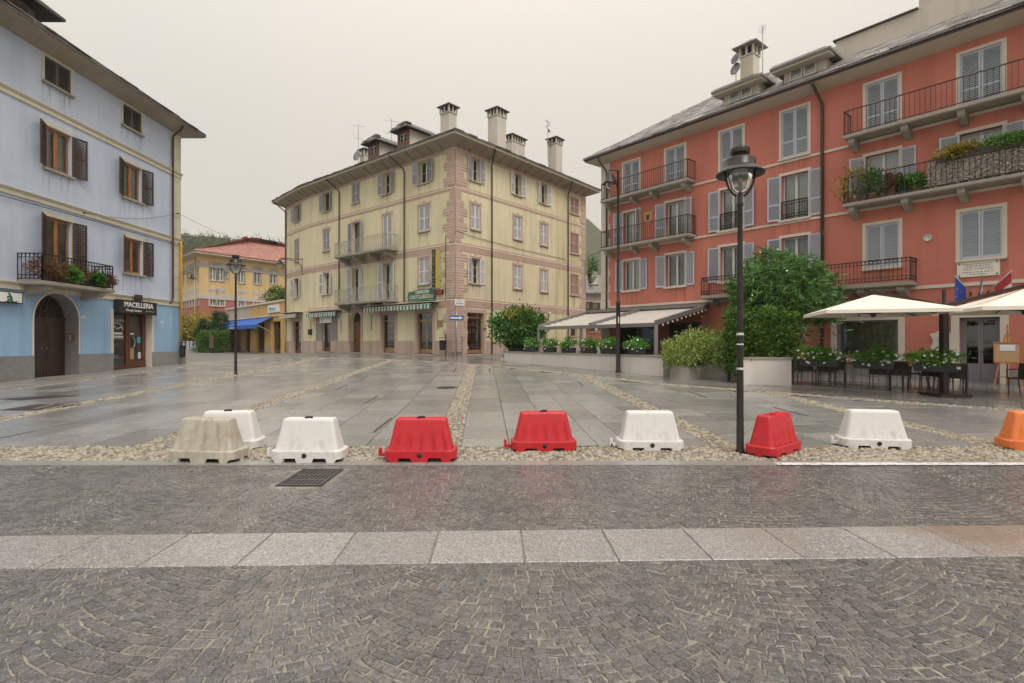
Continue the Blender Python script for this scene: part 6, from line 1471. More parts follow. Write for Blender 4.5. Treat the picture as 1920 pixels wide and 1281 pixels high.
# ================================================================ BARRIERS
def rrect(hx, hy, r, nl=26, nsd=8, nc=6):
    """rounded rectangle, counter-clockwise from the front left; returns points and side tags"""
    P = []
    def edge(a, b, n, tag):
        for i in range(n): P.append((a[0] + (b[0] - a[0]) * i / n, a[1] + (b[1] - a[1]) * i / n, tag))
    def corner(cx, cy, a0):
        for i in range(nc): a = R(a0 + 90 * i / nc); P.append((cx + r * math.cos(a), cy + r * math.sin(a), 'c'))
    edge((-hx + r, -hy), (hx - r, -hy), nl, 'f'); corner(hx - r, -hy + r, -90); edge((hx, -hy + r), (hx, hy - r), nsd, 'r'); corner(hx - r, hy - r, 0)
    edge((hx - r, hy), (-hx + r, hy), nl, 'b'); corner(-hx + r, hy - r, 90); edge((-hx, hy - r), (-hx, -hy + r), nsd, 'l'); corner(-hx + r, -hy + r, 180); return P
def barrier_meshes(mat, ribs, seed):
    r = random.Random(seed); mb = MB(); n = None; rings = []
    # tapering body with flutes
    zs = [.165, .18] + [.18 + .40 * i / 14 for i in range(1, 15)] + [.594, .600]
    for z in zs:
        f = (z - .165) / .435; hx = .452 - .098 * f; hy = .182 - .084 * f ** .9; rr = .055 - .02 * f
        if z > .59: hx -= .008 * (1 if z < .6 else 2.2); hy -= .008 * (1 if z < .6 else 2.2)
        pts = []
        for (x, y, tg) in rrect(hx, hy, rr):
            if tg in 'fb' and ribs:
                u = x / hx
                for c, wd, top in ribs:
                    k = max(0, 1 - abs(u - c) / wd); fade = max(0, min(1, (top - f) / max(.05, top)))
                    if k > 0 and f < top: y -= math.copysign(.030 * min(1, k * 1.6) * min(1, fade * 1.5), y)
            pts.append((x, y, z))
        rings.append(pts)
    n = len(rings[0])
    for rg in rings:
        for p in rg: mb.pt(p)
    for i in range(len(rings) - 1):
        for j in range(n): mb.idx([i * n + j, i * n + (j + 1) % n, (i + 1) * n + (j + 1) % n, (i + 1) * n + j])
    # sunken top with a rim
    top = rings[-1]; k = len(mb.v)
    for s, dz in ((.90, 0), (.88, -.02)):
        for x, y, z in top: mb.pt((x * s - 0 * x, y * (s - .12), z + dz))
    b0 = (len(rings) - 1) * n
    for a, b in ((b0, k), (k, k + n)):
        for j in range(n): mb.idx([a + j, a + (j + 1) % n, b + (j + 1) % n, b + j])
    mb.idx([k + n + j for j in range(n)]); body = mb.mesh('body', mat, True)
    # skirt standing on feet, with a chamfered plan
    mb = MB(); P = rrect(.505, .232, .12, 36, 12, 6); n = len(P)
    def low(x, y, tg):
        if tg in 'fb': return 0 if (abs(x) < .125 or .30 < abs(x)) else .062
        if tg == 'c': return 0 if abs(x) < .44 else .045
        return .045 if abs(y) > .05 else 0.0
    Q = [low(*p) for p in P]
    lv = [(1.0, None), (1.0, .150), (.975, .166), (.90, .170)]
    for s, z in lv:
        for i, (x, y, tg) in enumerate(P): mb.pt((x * s, y * (s - (0 if s > .95 else .05)), Q[i] if z is None else z))
    for i in range(3):
        for j in range(n): mb.idx([i * n + j, i * n + (j + 1) % n, (i + 1) * n + (j + 1) % n, (i + 1) * n + j])
    k = len(mb.v)
    for i, (x, y, tg) in enumerate(P): mb.pt((x * .93, y * .86, Q[i]))
    for i, (x, y, tg) in enumerate(P): mb.pt((x * .93, y * .86, .14))
    for j in range(n):
        mb.idx([j, k + j, k + (j + 1) % n, (j + 1) % n]); mb.idx([k + j, k + n + j, k + n + (j + 1) % n, k + (j + 1) % n])
    mb.idx([k + n + j for j in range(n)]); base = mb.mesh('base', mat, False)
    mb = MB(); mb.box(-.60, -.49, -.035, .035, .05, .09); mb.box(-.615, -.575, -.035, .035, .05, .165); hook = mb.mesh('hook', mat)
    mb = MB(); mb.lathe([(0, .008), (.03, .008), (.036, .0)], 16); plug = mb.mesh('plug', 'rubber_and_hole_dark', True)
    mb = MB(); mb.lathe([(.055, .0), (.05, .004), (.045, -.012), (0, -.014)], 20); hole = mb.mesh('filler_hole', 'rubber_and_hole_dark')
    mb = MB(); mb.tube([(-.05, -.04, .0), (-.045, -.07, .012), (.0, -.05, .02), (.05, -.04, .012)], .016, 8); strap = mb.mesh('cap', 'rubber_and_hole_dark', True)
    return dict(body=body, base=base, hook=hook, plug=plug, filler_hole=hole, cap=strap)
FLUTE = [(-.75, .07, .55), (-.38, .07, .6), (0, .05, .62), (.38, .07, .6), (.75, .07, .55)]
def dirty_mat():
    t = NT('dirty_translucent_plastic'); v = t.coord(); n1 = t.noise(v, 4, 5, .65); n2 = t.noise(t.coord('Object', (9, 9, 1.2)), 1.5, 5, .6); g = t.node('ShaderNodeSeparateXYZ', {0: v}).outputs['Z']
    c = t.ramp(n1, [(.3, (.40, .36, .28)), (.7, (.56, .51, .42))]); c = t.mix(t.ramp(n2, [(.45, (0, 0, 0)), (.7, (.7, .7, .7))]), c, (.27, .25, .22, 1))
    rust = t.math('MULTIPLY', t.ramp(t.noise(v, 9, 4), [(.55, (0, 0, 0)), (.75, (1, 1, 1))]), .55); c = t.mix(rust, c, (.30, .19, .10, 1)); t.bump(n1, .2, .01)
    return t.set(Base_Color=c, Roughness=.5)
M['dirty_plastic'] = dirty_mat()
KIND = {'white': barrier_meshes('white_plastic', [(-.5, .05, .3), (.5, .05, .3)], 1), 'red': barrier_meshes('red_plastic', FLUTE, 2), 'orange': barrier_meshes('orange_plastic', FLUTE, 3), 'dirty': barrier_meshes('dirty_plastic', [(-.52, .10, .84), (0, .10, .86), (.52, .10, .84)], 4)}
def barrier(kind, x, y, rot, label, hook=True, plug=True, cap=True, z=.008, scale=1.):
    t = thing('barrier', label, 'barrier', (x, y, z), 'plastic road barriers'); t.rotation_euler = (0, 0, R(rot)); t.scale = (scale * .94,) * 3; m = KIND[kind]
    local('body', m['body'], t); local('base', m['base'], t)
    if hook: local('hook', m['hook'], t)
    if plug: local('plug', m['plug'], t, (.0, -.233, .10), (R(90), 0, 0))
    if cap == 'cap': local('cap', m['cap'], t, (0, 0, .598))
    else: local('filler_hole', m['filler_hole'], t, (0, 0, .584))
    return t
barrier('dirty', -4.09, 7.20, -6, 'dirty yellowed translucent barrier with three ribs, leftmost of the row', False, False)
barrier('white', -4.19, 7.92, 3, 'clean white barrier half hidden behind the dirty one', False, False, 'cap')
barrier('white', -2.72, 7.20, -1, 'white barrier with black cap beside the drain grate', True, True, 'cap')
barrier('red', -1.22, 7.22, 1, 'red barrier left of the middle pebble strip', True, True, 'cap')
barrier('red', .46, 7.86, 3, 'red barrier in the middle, between two pebble strips', True, True, 'cap')
barrier('white', 2.03, 7.90, -2, 'white barrier left of the big street lamp', True, True, False)
barrier('red', 3.74, 7.62, 40, 'red barrier turned askew just right of the big street lamp', False, False, False)
barrier('white', 5.42, 8.03, -9, 'white barrier second from the right, over the white line', True, True, False)
barrier('orange', 7.72, 7.82, -14, 'orange barrier cut off by the right edge', False, False, False)
p = gp(412, 656); barrier('white', p.x, p.y, 80, 'small distant white barrier before the hedge', False, False, False, p.z, 1.1)
p = gp(422.5, 655.5); barrier('red', p.x, p.y, 85, 'small distant red barrier before the hedge', False, False, False, p.z, 1.1)

# ================================================================ STREET LAMPS
def lamp_parts():
    mb = MB(); mb.lathe([(.066, -.05), (.068, .02), (.050, .06), (.047, .9), (.042, 1.9), (.036, 2.9), (.032, 3.50), (.044, 3.52), (.044, 3.56), (.036, 3.58), (.036, 3.72), (.03, 3.74), (0, 3.74)], 18); pole = mb.mesh('pole', 'lamp_black', True)
    mb = MB(); mb.lathe([(.0, 4.02), (.17, 4.02), (.30, 3.975), (.325, 3.965), (.33, 3.975), (.325, 3.985), (.215, 4.07), (.21, 4.075), (.21, 4.17), (.205, 4.18), (.105, 4.195), (.10, 4.20), (.10, 4.25), (.13, 4.26), (.132, 4.27), (.132, 4.33), (.125, 4.345), (0, 4.36)], 32); hood = mb.mesh('hood', 'lamp_black')
    hood.polygons.foreach_set('use_smooth', [True] * len(hood.polygons)); hood.update()
    mb = MB(); mb.lathe([(.175, 4.0), (.172, 3.93), (.150, 3.84), (.115, 3.76), (.075, 3.71), (.04, 3.70)], 28); bowl = mb.mesh('glass_bowl', 'glass', True)
    mb = MB(); mb.tube([(.05, 0, 3.66), (.10, 0, 3.70), (.155, 0, 3.78), (.185, 0, 3.87), (.20, 0, 3.97), (.20, 0, 4.03)], .016, 8); arm = mb.mesh('arm', 'lamp_black', True)
    mb = MB(); mb.lathe([(0, 3.96), (.05, 3.96), (.11, 4.0), (.12, 4.02)], 16); mb.lathe([(0, 3.80), (.03, 3.82), (.035, 3.92), (.02, 3.96)], 12); refl = mb.mesh('reflector', 'steel', True)
    return pole, hood, bowl, arm, refl
LP_ = lamp_parts()
def street_lamp(label, loc, rot=0., bands=()):
    t = thing('street_lamp', label, 'street lamp', loc, 'black lantern street lamps'); t.rotation_euler = (0, 0, rot)
    for nm, me in zip(('pole', 'hood', 'glass_bowl'), LP_[:3]): local(nm, me, t)
    local('arm', LP_[3], t); local('arm', LP_[3], t, (0, 0, 0), (0, 0, math.pi)); local('reflector', LP_[4], t)
    for z, h, w_ in bands:
        mb = MB(); k = 14
        for i in range(int(k * w_)):
            a, b = -1.57 - 3 + 6.283 * i / k, -1.57 - 3 + 6.283 * (i + 1) / k; r = .049; j = random.uniform(-.006, .006)
            mb.face([(r * math.cos(a), r * math.sin(a), z + j), (r * math.cos(b), r * math.sin(b), z - j), (r * math.cos(b), r * math.sin(b), z + h), (r * math.cos(a), r * math.sin(a), z + h + j)])
        local('tape_band', mb.mesh('tape_band', 'curtain'), t)
    return t
street_lamp('big black street lamp in front with torn tape on its pole', (3.25, 7.6, .01), R(-8), ((1.68, .035, 1), (1.54, .02, .7), (1.19, .03, 1)))
p = gp(442, 704); street_lamp('slim black street lamp standing on the left of the square', p, R(10)).scale = (1.03, 1.03, 1.03)
p = gp(1159, 699); t = thing('street_lamp', 'tall thin lamp post with curved arm before the low white wall', 'street lamp', p); mb = MB()
mb.lathe([(.11, -.05), (.105, .08), (.085, .12), (.082, 2.7), (.09, 2.72), (.09, 2.78), (.055, 2.84), (.05, 7.9), (.06, 7.92), (.06, 8.02), (.0, 8.04)], 16); local('pole', mb.mesh('pole', 'lamp_black', True), t)
mb = MB(); mb.tube([(0, 0, 6.9), (-.03, 0, 7.3), (-.14, 0, 7.7), (-.3, 0, 7.88)], .03, 8); mb.tube([(0, 0, 7.98), (-.38, 0, 7.98)], .025, 8); local('arm', mb.mesh('arm', 'lamp_black', True), t)
mb = MB(); mb.lathe([(.0, 8.04), (.04, 8.02), (.05, 7.9), (.09, 7.87), (.10, 7.72), (.14, 7.68), (.16, 7.58), (.25, 7.48), (.255, 7.45), (.14, 7.5), (0, 7.55)], 22, (-.34, 0, 0)); local('hood', mb.mesh('hood', 'lamp_black', True), t)
mb = MB(); mb.lathe([(.14, 7.48), (.125, 7.36), (.08, 7.27), (0, 7.24)], 16, (-.34, 0, 0)); local('globe', mb.mesh('globe', 'glass', True), t)
mb = MB(); mb.box(-.02, .02, -.087, -.082, 1.95, 2.2); local('sticker', mb.mesh('sticker', 'white_paint'), t)
wall_lantern('wall lantern reaching out behind the blue house corner', (-17.15, 26.32, 4.6), (-16.85, 28.1, 4.6), sc=.5)

# ================================================================ PLANTS
def stems(n, h, spread, mat, parent, r=.02, seed=1, base=.15, z0=0.):
    rr = random.Random(seed); mb = MB()
    for i in range(n):
        a = rr.uniform(0, 6.28); b = rr.uniform(0, base); s = rr.uniform(.3, 1) * spread; hh = h * rr.uniform(.7, 1)
        p0 = Vector((b * math.cos(a), b * math.sin(a), z0)); p2 = Vector((s * math.cos(a), s * math.sin(a), z0 + hh)); p1 = p0.lerp(p2, .5) + Vector((0, 0, hh * .12)); mb.tube([p0, p1, p2], [r, r * .75, r * .3], 6, False)
    return local('trunk', mb.mesh('trunk', mat), parent)
def crown(parent, parts_, mat, name='crown'):
    V, F = cat(parts_); return local(name, np_mesh(name, V, F, mat), parent)
def foliage(n, c, rad, ln, wd, clumps, seed, spread=.3, shell=.55, low=-1., jit=.5):
    r = np.random.default_rng(seed); P, D = clumpy(n, c, rad, clumps, spread, shell, r, low); return leaves(P, D, ln, wd, r, jit)
def whorls(nsh, c, rad, ln, wd, per, seed, low=-.5):
    """shoots whose tips carry whorls of narrow leaves"""
    r = np.random.default_rng(seed); u = unit(r.normal(0, 1, (nsh, 3))); u[:, 2] = np.maximum(u[:, 2], low); rr = (.55 + .45 * r.random((nsh, 1)) ** .5) * (1 + .14 * np.sin(5 * u[:, :1] + 3) * np.cos(4 * u[:, 1:2]))
    P0 = np.array(c) + u * rr * np.array(rad); ax = unit(u * .8 + np.array([0, 0, .55]) + r.normal(0, .35, (nsh, 3))); out_ = []
    for k in range(per):
        back = r.random((nsh, 1)) * .28; a = r.random(nsh) * 6.28; s = unit(np.cross(ax, np.array([.3, .2, 1.]) + r.normal(0, .1, (nsh, 3)))); w = np.cross(ax, s)
        d = ax * (.25 + .5 * r.random((nsh, 1))) + s * np.cos(a)[:, None] + w * np.sin(a)[:, None]; out_.append(leaves(P0 - ax * back, d, ln, wd, r, .12, .35))
    return cat(out_)
t = thing('oleander', 'big dark green oleander with long narrow leaves before the red wall', 'shrub', (9.5, 18.9, G(9.5, 18.9)))
stems(16, 3.0, 1.3, 'bark', t, .035, 3, .35)
V, F = cat([whorls(650, (0, 0, 3.05), (1.85, 1.35, 1.46), .25, .036, 15, 5), whorls(130, (-1.25, -.2, 2.45), (.65, .6, .8), .20, .03, 14, 6), whorls(130, (1.45, -.1, 2.45), (.65, .7, .8), .20, .03, 14, 7), foliage(2500, (0, .1, 2.6), (1.5, 1.0, 1.3), .2, .04, 40, 8)])
local('crown', np_mesh('crown', V, F, 'lf_oleander'), t)
r_ = np.random.default_rng(3); P, D = clumpy(22, (0, -.3, 3.1), (1.8, 1.2, 1.5), 20, .1, .9, r_); V, F = leaves(P, D, .06, .05, r_, .8); local('blossoms', np_mesh('blossoms', V, F, 'petal'), t)
t = thing('hedge', 'clipped leafy hedge under the oleander behind the white planter wall', 'hedge', (7.9, 17.3, G(7.9, 17.3)))
stems(10, 1.6, .8, 'bark', t, .025, 5, .7)
r_ = np.random.default_rng(21); n = 8500; X = r_.uniform(-.80, 1.15, n); Z = r_.uniform(.35, 2.25, n); Y = -.55 + .30 * r_.random(n) ** 2 + .14 * np.sin(X * 5) * np.cos(Z * 4) + .35 * np.abs(X / 1.15) ** 4 + .3 * np.maximum(0, (Z - 1.6) / .65) ** 2; side = r_.random(n) < .3; Y = np.where(side, r_.uniform(-.55, .6, n), Y); X = np.where(side, np.where(r_.random(n) < .5, 1.15, -.80) + r_.normal(0, .06, n), X); topm = r_.random(n) < .15; Z = np.where(topm, 2.22 + r_.normal(0, .10, n) + .10 * np.sin(X * 4), Z); Y = np.where(topm, r_.uniform(-.55, .6, n), Y)
V, F = leaves(np.c_[X, Y, Z], np.c_[.3 * r_.normal(0, 1, n), -.8 + 0 * X, .3 + 0 * X], .085, .045, r_, .6); V2_, F2_ = foliage(2200, (-.52, .1, 1.1), (.35, .45, 1.0), .085, .045, 30, 22); V, F = cat([(V, F), (V2_, F2_), foliage(2500, (0, 0, 1.3), (1.0, .45, .85), .1, .06, 20, 23)])
local('crown', np_mesh('crown', V, F, 'lf_hedge'), t)
# variegated shrub in a stone trough
t = thing('variegated_shrub', 'yellow green variegated shrub spilling over a stone trough', 'shrub', (6.75, 19.1, G(6.75, 19.1)))
mb = MB(); T_ = Matrix.Rotation(R(33), 4, 'Z'); mb.T = T_
pts = rrect(1.35, .38, .3, 8, 3, 5); mb.prism([(x, y) for x, y, _ in pts], -.05, .42); local('trough', mb.mesh('trough', 'conc'), t); stems(12, .9, .9, 'bark', t, .015, 9, .6, .4)
A_ = []
for k, (x, y, z, rx) in enumerate(((-.85, -.55, .92, .60), (-.15, -.1, 1.05, .66), (.6, .3, 1.1, .68), (1.35, .6, 1.1, .66))): A_.append(foliage(2300, (x, y, z), (rx, .6, .55), .11, .038, 46, 40 + k, .24, .7))
crown(t, A_, 'lf_varieg')
# round bush at the left end of the wall
t = thing('round_bush', 'round leafy green bush in a dark pot at the end of the low wall', 'shrub', (.30, 28.6, .62)); mb = MB(); mb.lathe([(0, 0), (.42, 0), (.52, .65), (.56, .68), (.5, .7), (.46, .62), (0, .6)], 20); local('pot', mb.mesh('pot', 'planter'), t); stems(9, 1.6, .7, 'bark', t, .025, 2, .15, .5)
crown(t, [foliage(5200, (0, 0, 1.75), (1.22, 1.1, .95), .17, .075, 60, 50, .22, .72, -.6), foliage(900, (0, 0, .75), (.5, .5, .35), .15, .07, 12, 51)], 'lf_bush'); crown(t, [foliage(420, (.1, -.2, 2.35), (.8, .7, .35), .15, .07, 14, 52)], 'lf_autumn', 'yellow_leaves')
def flower_box(label, loc, rot, L=.8, seed=1, h=.2, grp='flower boxes with white flowers', nfl=16, d=.24, up=.16):
    t = thing('flower_box', label, 'flower box', loc, grp); t.rotation_euler = (0, 0, rot); mb = MB(); a, b = L / 2, d / 2
    mb.face([(-a + .03, -b + .02, 0), (a - .03, -b + .02, 0), (a, -b, h), (-a, -b, h)]); mb.face([(a - .03, b - .02, 0), (-a + .03, b - .02, 0), (-a, b, h), (a, b, h)]); mb.face([(a - .03, -b + .02, 0), (a - .03, b - .02, 0), (a, b, h), (a, -b, h)]); mb.face([(-a + .03, b - .02, 0), (-a + .03, -b + .02, 0), (-a, -b, h), (-a, b, h)]); mb.box(-a - .012, a + .012, -b - .012, -b, h - .03, h); mb.face([(-a, -b, h - .03), (a, -b, h - .03), (a, b, h - .03), (-a, b, h - .03)]); mb.face([(-a + .03, -b + .02, 0), (-a + .03, b - .02, 0), (a - .03, b - .02, 0), (a - .03, -b + .02, 0)])
    local('box', mb.mesh('box', 'planter'), t); V, F = foliage(int(900 * L / .8), (0, -.02, h + up * .8), (a * 1.1, .22, up), .085, .035, 18, seed, .3, .5, -.5); local('leaves', np_mesh('leaves', V, F, 'lf_flower'), t)
    r = random.Random(seed)
    mb = MB()
    for i in range(nfl):
        c = Vector((r.uniform(-a * 1.12, a * 1.12), r.uniform(-.26, -.05), h + r.uniform(-.1, up * 1.7))); s = r.uniform(.030, .042); nrm = Vector((r.gauss(0, .35), -1, r.gauss(.5, .35))).normalized(); u = nrm.orthogonal().normalized(); w = nrm.cross(u)
        m2 = MB()
        for k in range(5):
            an = k * 1.2566; an2 = an + .8; e = lambda q, rr: c + (u * math.cos(q) + w * math.sin(q)) * rr
            m2.face([c - nrm * .012, e(an - .1, s * .7), e((an + an2) / 2, s * 1.25) + nrm * .006, e(an2 + .1, s * .7)])
        local('flower', m2.mesh('flower', 'petal'), t)
    return t
# ---------- low wall, planters, pergola
WA, WB = Vector((-.42, 27.9)), Vector((5.5, 19.4)); wd = (WB - WA).normalized(); wnn = Vector((-wd.y, wd.x)); wn2 = wnn if wnn.y > 0 else -wnn; wrot = math.atan2(wd.y, wd.x); WLn = (WB - WA).length
lw = thing('low_wall', 'long low white wall with stone coping in front of the pergola', 'wall', (WA.x, WA.y, .4)); lw.rotation_euler = (0, 0, wrot)
mb = MB(); mb.box(0, WLn, 0, .28, -.5, .63); local('wall_body', mb.mesh('wall_body', 'white_wall'), lw)
nsl = 13
for i in range(nsl): mb = MB(); x0 = WLn * i / nsl; mb.box(x0 + .004, WLn * (i + 1) / nsl - .004, -.03, .31, .63, .69 + random.uniform(-.003, .003)); local('coping_slab', mb.mesh('coping_slab', 'conc'), lw)
mb = MB(); mb.box(WLn - .28, WLn, .28, 1.2, -.4, .63); mb.box(WLn - .3, WLn + .03, .31, 1.2, .63, .69); local('wall_return', mb.mesh('wall_return', 'white_wall'), lw)
def onwall(px):
    u = (px - 960) / 1000; o = WA + wn2 * .15; s = (u * o.y - o.x) / (wd.x - u * wd.y); q = o + wd * s; return Vector((q.x, q.y, 1.093))
names = ['leftmost white flower box on the low wall, nearest the round bush', 'second white flower box from the round bush on the low wall', 'third flower box from the round bush, thick with white flowers', 'fourth flower box from the round bush, left of the tall lamp post', 'flower box on the low wall just left of the tall lamp post', 'flower box on the low wall right of the tall lamp post']
for k, px in enumerate((997, 1031, 1066, 1105, 1141, 1193)): flower_box(names[k], onwall(px), wrot, .78, 60 + k, .24, 'flower boxes on the low wall', 16 + (10 if k == 2 else 0), up=.2)
t = thing('white_bollard', 'small white plastic bollard at the left end of the low wall', 'bollard', gp(944, 677)); mb = MB(); mb.lathe([(.16, 0), (.16, .06), (.10, .10), (.09, .35), (.12, .42), (.11, .52), (0, .55)], 14); local('shaft', mb.mesh('shaft', 'white_plastic', True), t); mb = MB(); mb.lathe([(.105, .22), (.105, .30)], 14); local('band', mb.mesh('band', 'alu_grey', True), t)
pg = thing('pergola', 'grey aluminium pergola with beige canvas roof against the red house', 'pergola', (5.4, 20.6, .36)); FA, FB = Vector((1.30, 26.0)), Vector((5.45, 20.2)); BA, BB = RF.P(-.95, 3.25, -.05), RF.P(6.35, 3.25, -.05)
def wpart(mb, name, mat): o = link(name, mb.mesh(name, mat), pg, (0, 0, 0)); return o
fz = 2.24
mb = MB(); mb.bar((FA.x, FA.y, fz), (FB.x, FB.y, fz), .14, .15); wpart(mb, 'front_beam', 'alu_grey')
fr_ = [(FA, BA), (FA.lerp(FB, .5), BA.lerp(BB, .5)), (FB, BB)]
for f, b in fr_: mb = MB(); mb.bar((f.x, f.y, fz + .08), (b.x, b.y, 3.22), .12, .17); wpart(mb, 'rafter', 'alu_grey')
for f in (FA.lerp(FB, .42), FB, FA): mb = MB(); mb.bar((f.x, f.y, .3), (f.x, f.y, fz), .13); wpart(mb, 'post', 'alu_grey')
mb = MB(); mb.bar((BA.x, BA.y, 3.26), (BB.x, BB.y, 3.26), .35, .14); wpart(mb, 'canvas_box', 'alu_grey')
for (f0, b0), (f1, b1) in zip(fr_[:-1], fr_[1:]):
    mb = MB(); n = 9
    for i in range(n):
        def q(f, b, v): z = fz + .06 + (3.18 - fz - .06) * v; p_ = Vector((f.x, f.y)).lerp(Vector((b.x, b.y)), v); return (p_.x, p_.y, z)
        v0, v1 = i / n, (i + 1) / n; vm = (v0 + v1) / 2; m0, m1 = q(f0, b0, vm), q(f1, b1, vm); m0 = (m0[0], m0[1], m0[2] - .05); m1 = (m1[0], m1[1], m1[2] - .05)
        mb.face([q(f0, b0, v0), q(f1, b1, v0), m1, m0]); mb.face([m0, m1, q(f1, b1, v1), q(f0, b0, v1)])
    wpart(mb, 'canvas', 'pergola_canvas')
mb = MB()
for v in [i / 12 for i in range(1, 12)]: p_ = Vector((FB.x, FB.y)).lerp(Vector((BB.x, BB.y)), v); mb.box(p_.x + .04, p_.x + .10, p_.y - .03, p_.y + .03, fz + (3.15 - fz) * v - .1, fz + (3.15 - fz) * v - .03)
o = wpart(mb, 'canvas_runners', 'trim'); o['kind'] = 'stuff'
# planter wall below the hedge
pa, pb_ = gp(1397, 721.5), gp(1484, 724); d_ = (pb_ - pa); d_.z = 0; t = thing('planter_wall', 'white planter wall with dark coping beside the restaurant railing', 'planter', (pa.x, pa.y, pa.z)); t.rotation_euler = (0, 0, math.atan2(d_.y, d_.x)); L = d_.length
mb = MB(); mb.box(-.1, L, 0, .22, -.2, .80); mb.box(L - .22, L, .22, 1.7, -.2, .80); local('wall_body', mb.mesh('wall_body', 'white_wall'), t); mb = MB(); mb.box(-.12, L + .03, -.03, .25, .80, .86); local('coping', mb.mesh('coping', 'conc'), t); mb = MB(); mb.box(L - .25, L + .03, .25, 1.7, .80, .858); local('coping', mb.mesh('coping', 'conc'), t); mb = MB(); mb.box(-.1, L - .2, .2, 1.5, .5, .72); local('soil', mb.mesh('soil', 'soil'), t)
for px, py, lab in ((1273, 708, 'grey steel post before the variegated shrub'), (1366, 713, 'grey steel post beside the clipped hedge')):
    q = gp(px, py); t = thing('steel_post', lab, 'post', q); mb = MB(); mb.box(-.055, .055, -.055, .055, -.1, 1.0); local('shaft', mb.mesh('shaft', 'steel'), t); mb = MB(); mb.box(-.058, .058, -.058, .058, 1.0, 1.012); local('top_plate', mb.mesh('top_plate', 'alu_grey'), t)
# ---------- restaurant terrace
TE0, TE1 = gp(1484, 724), gp(1925, 754); td = (TE1 - TE0); td.z = 0; TL_ = td.length; td.normalize(); tn = Vector((-td.y, td.x, 0)); tn = tn if tn.y > 0 else -tn; trot = math.atan2(td.y, td.x)
mb = MB(); n = 22
for i in range(n):
    for j in range(10):
        a0, a1, b0, b1 = TL_ * 1.25 * i / n, TL_ * 1.25 * (i + 1) / n - .006, j * .55, (j + 1) * .55 - .006
        P4 = [TE0 + td * a + tn * b for a, b in ((a0, b0), (a1, b0), (a1, b1), (a0, b1))]; mb.face([(q.x, q.y, G(q.x, q.y) + .035) for q in P4])
    q0, q1 = TE0 + td * (TL_ * 1.25 * i / n), TE0 + td * (TL_ * 1.25 * (i + 1) / n); mb.face([(q0.x, q0.y, G(q0.x, q0.y) - .05), (q1.x, q1.y, G(q1.x, q1.y) - .05), (q1.x, q1.y, G(q1.x, q1.y) + .035), (q0.x, q0.y, G(q0.x, q0.y) + .035)])
o = struct('terrace', mb.mesh('terrace', 'granite_dark'))
def on_edge(px, off=0.):
    u = (px - 960) / 1000; o_ = TE0 + tn * off; s = (u * o_.y - o_.x) / (td.x - u * td.y); q = o_ + td * s; return Vector((q.x, q.y, G(q.x, q.y) + .035)), s
rl = thing('terrace_railing', 'thin dark metal railing along the restaurant terrace', 'railing', (TE0.x, TE0.y, G(TE0.x, TE0.y)))
ps2 = [on_edge(px, .06)[0] for px in (1487, 1584, 1693, 1813)]
for q in ps2: mb = MB(); mb.bar((q.x, q.y, q.z - .05), (q.x, q.y, q.z + .82), .04); part(mb, 'post', 'brown_iron', rl)
for q0, q1 in zip(ps2[:-1], ps2[1:]):
    for z in (.80, .10): mb = MB(); mb.bar(q0 + Vector((0, 0, z)), q1 + Vector((0, 0, z)), .03, .02); part(mb, 'rail', 'brown_iron', rl)
    nb = int((q1 - q0).length / .13)
    for i in range(1, nb): q = q0.lerp(q1, i / nb); mb = MB(); mb.bar((q.x, q.y, q.z + .1), (q.x, q.y, q.z + .8), .009); part(mb, 'baluster', 'brown_iron', rl)
for k, (a, b) in enumerate(((1500, 1574), (1600, 1678), (1712, 1800))):
    q0, q1 = on_edge(a, .02)[0], on_edge(b, .02)[0]; c = (q0 + q1) / 2; flower_box(['white flower box on the terrace railing nearest the planter wall', 'white flower box in the middle of the terrace railing', 'white flower box on the terrace railing by the parasol mast'][k], (c.x, c.y, c.z + .60), trot, (q1 - q0).length, 80 + k, .2, 'flower boxes on the terrace railing', 18, .24, .17)
def chair_meshes():
    D = {}; mb = MB(); mb.box(-.22, .22, -.21, .21, .42, .455); D['seat'] = mb.mesh('seat', 'wicker')
    mb = MB(); n = 6
    for i in range(n):
        a, b = -.22 + .44 * i / n, -.22 + .44 * (i + 1) / n; f = lambda x: .20 + .035 * (1 - (x / .22) ** 2)
        for y in (0, .022): mb.face([(a, f(a) + y, .44), (b, f(b) + y, .44), (b, f(b) + y + .05, .80), (a, f(a) + y + .05, .80)])
    mb.box(-.225, .225, .235, .29, .795, .82); D['backrest'] = mb.mesh('backrest', 'wicker')
    for nm, pts in (('front_leg', [(0, 0, .43), (.01, -.02, 0)]), ('back_leg', [(0, 0, .78), (0, -.03, .44), (.01, .03, 0)])): mb = MB(); mb.tube(pts, .014, 6); D[nm] = mb.mesh('leg', 'brown_iron')
    mb = MB(); mb.tube([(-.23, .22, .66), (-.25, .0, .66), (-.25, -.18, .65), (-.23, -.2, .43)], .015, 6); D['arm'] = mb.mesh('armrest', 'wicker')
    return D
CH = chair_meshes(); chs_ = []
def chair(label, q, face):
    """face: direction the seat looks to (radians); the backrest is behind"""
    t = thing('chair', label, 'chair', q, 'wicker chairs on the terrace'); t.rotation_euler = (0, 0, face + R(90))
    local('seat', CH['seat'], t); local('backrest', CH['backrest'], t)
    for sx in (-1, 1): local('leg', CH['front_leg'], t, (sx * .2, -.19, 0)); local('leg', CH['back_leg'], t, (sx * .205, .215, 0))
    local('armrest', CH['arm'], t); a = local('armrest', CH['arm'], t); a.scale = (-1, 1, 1)
    return t
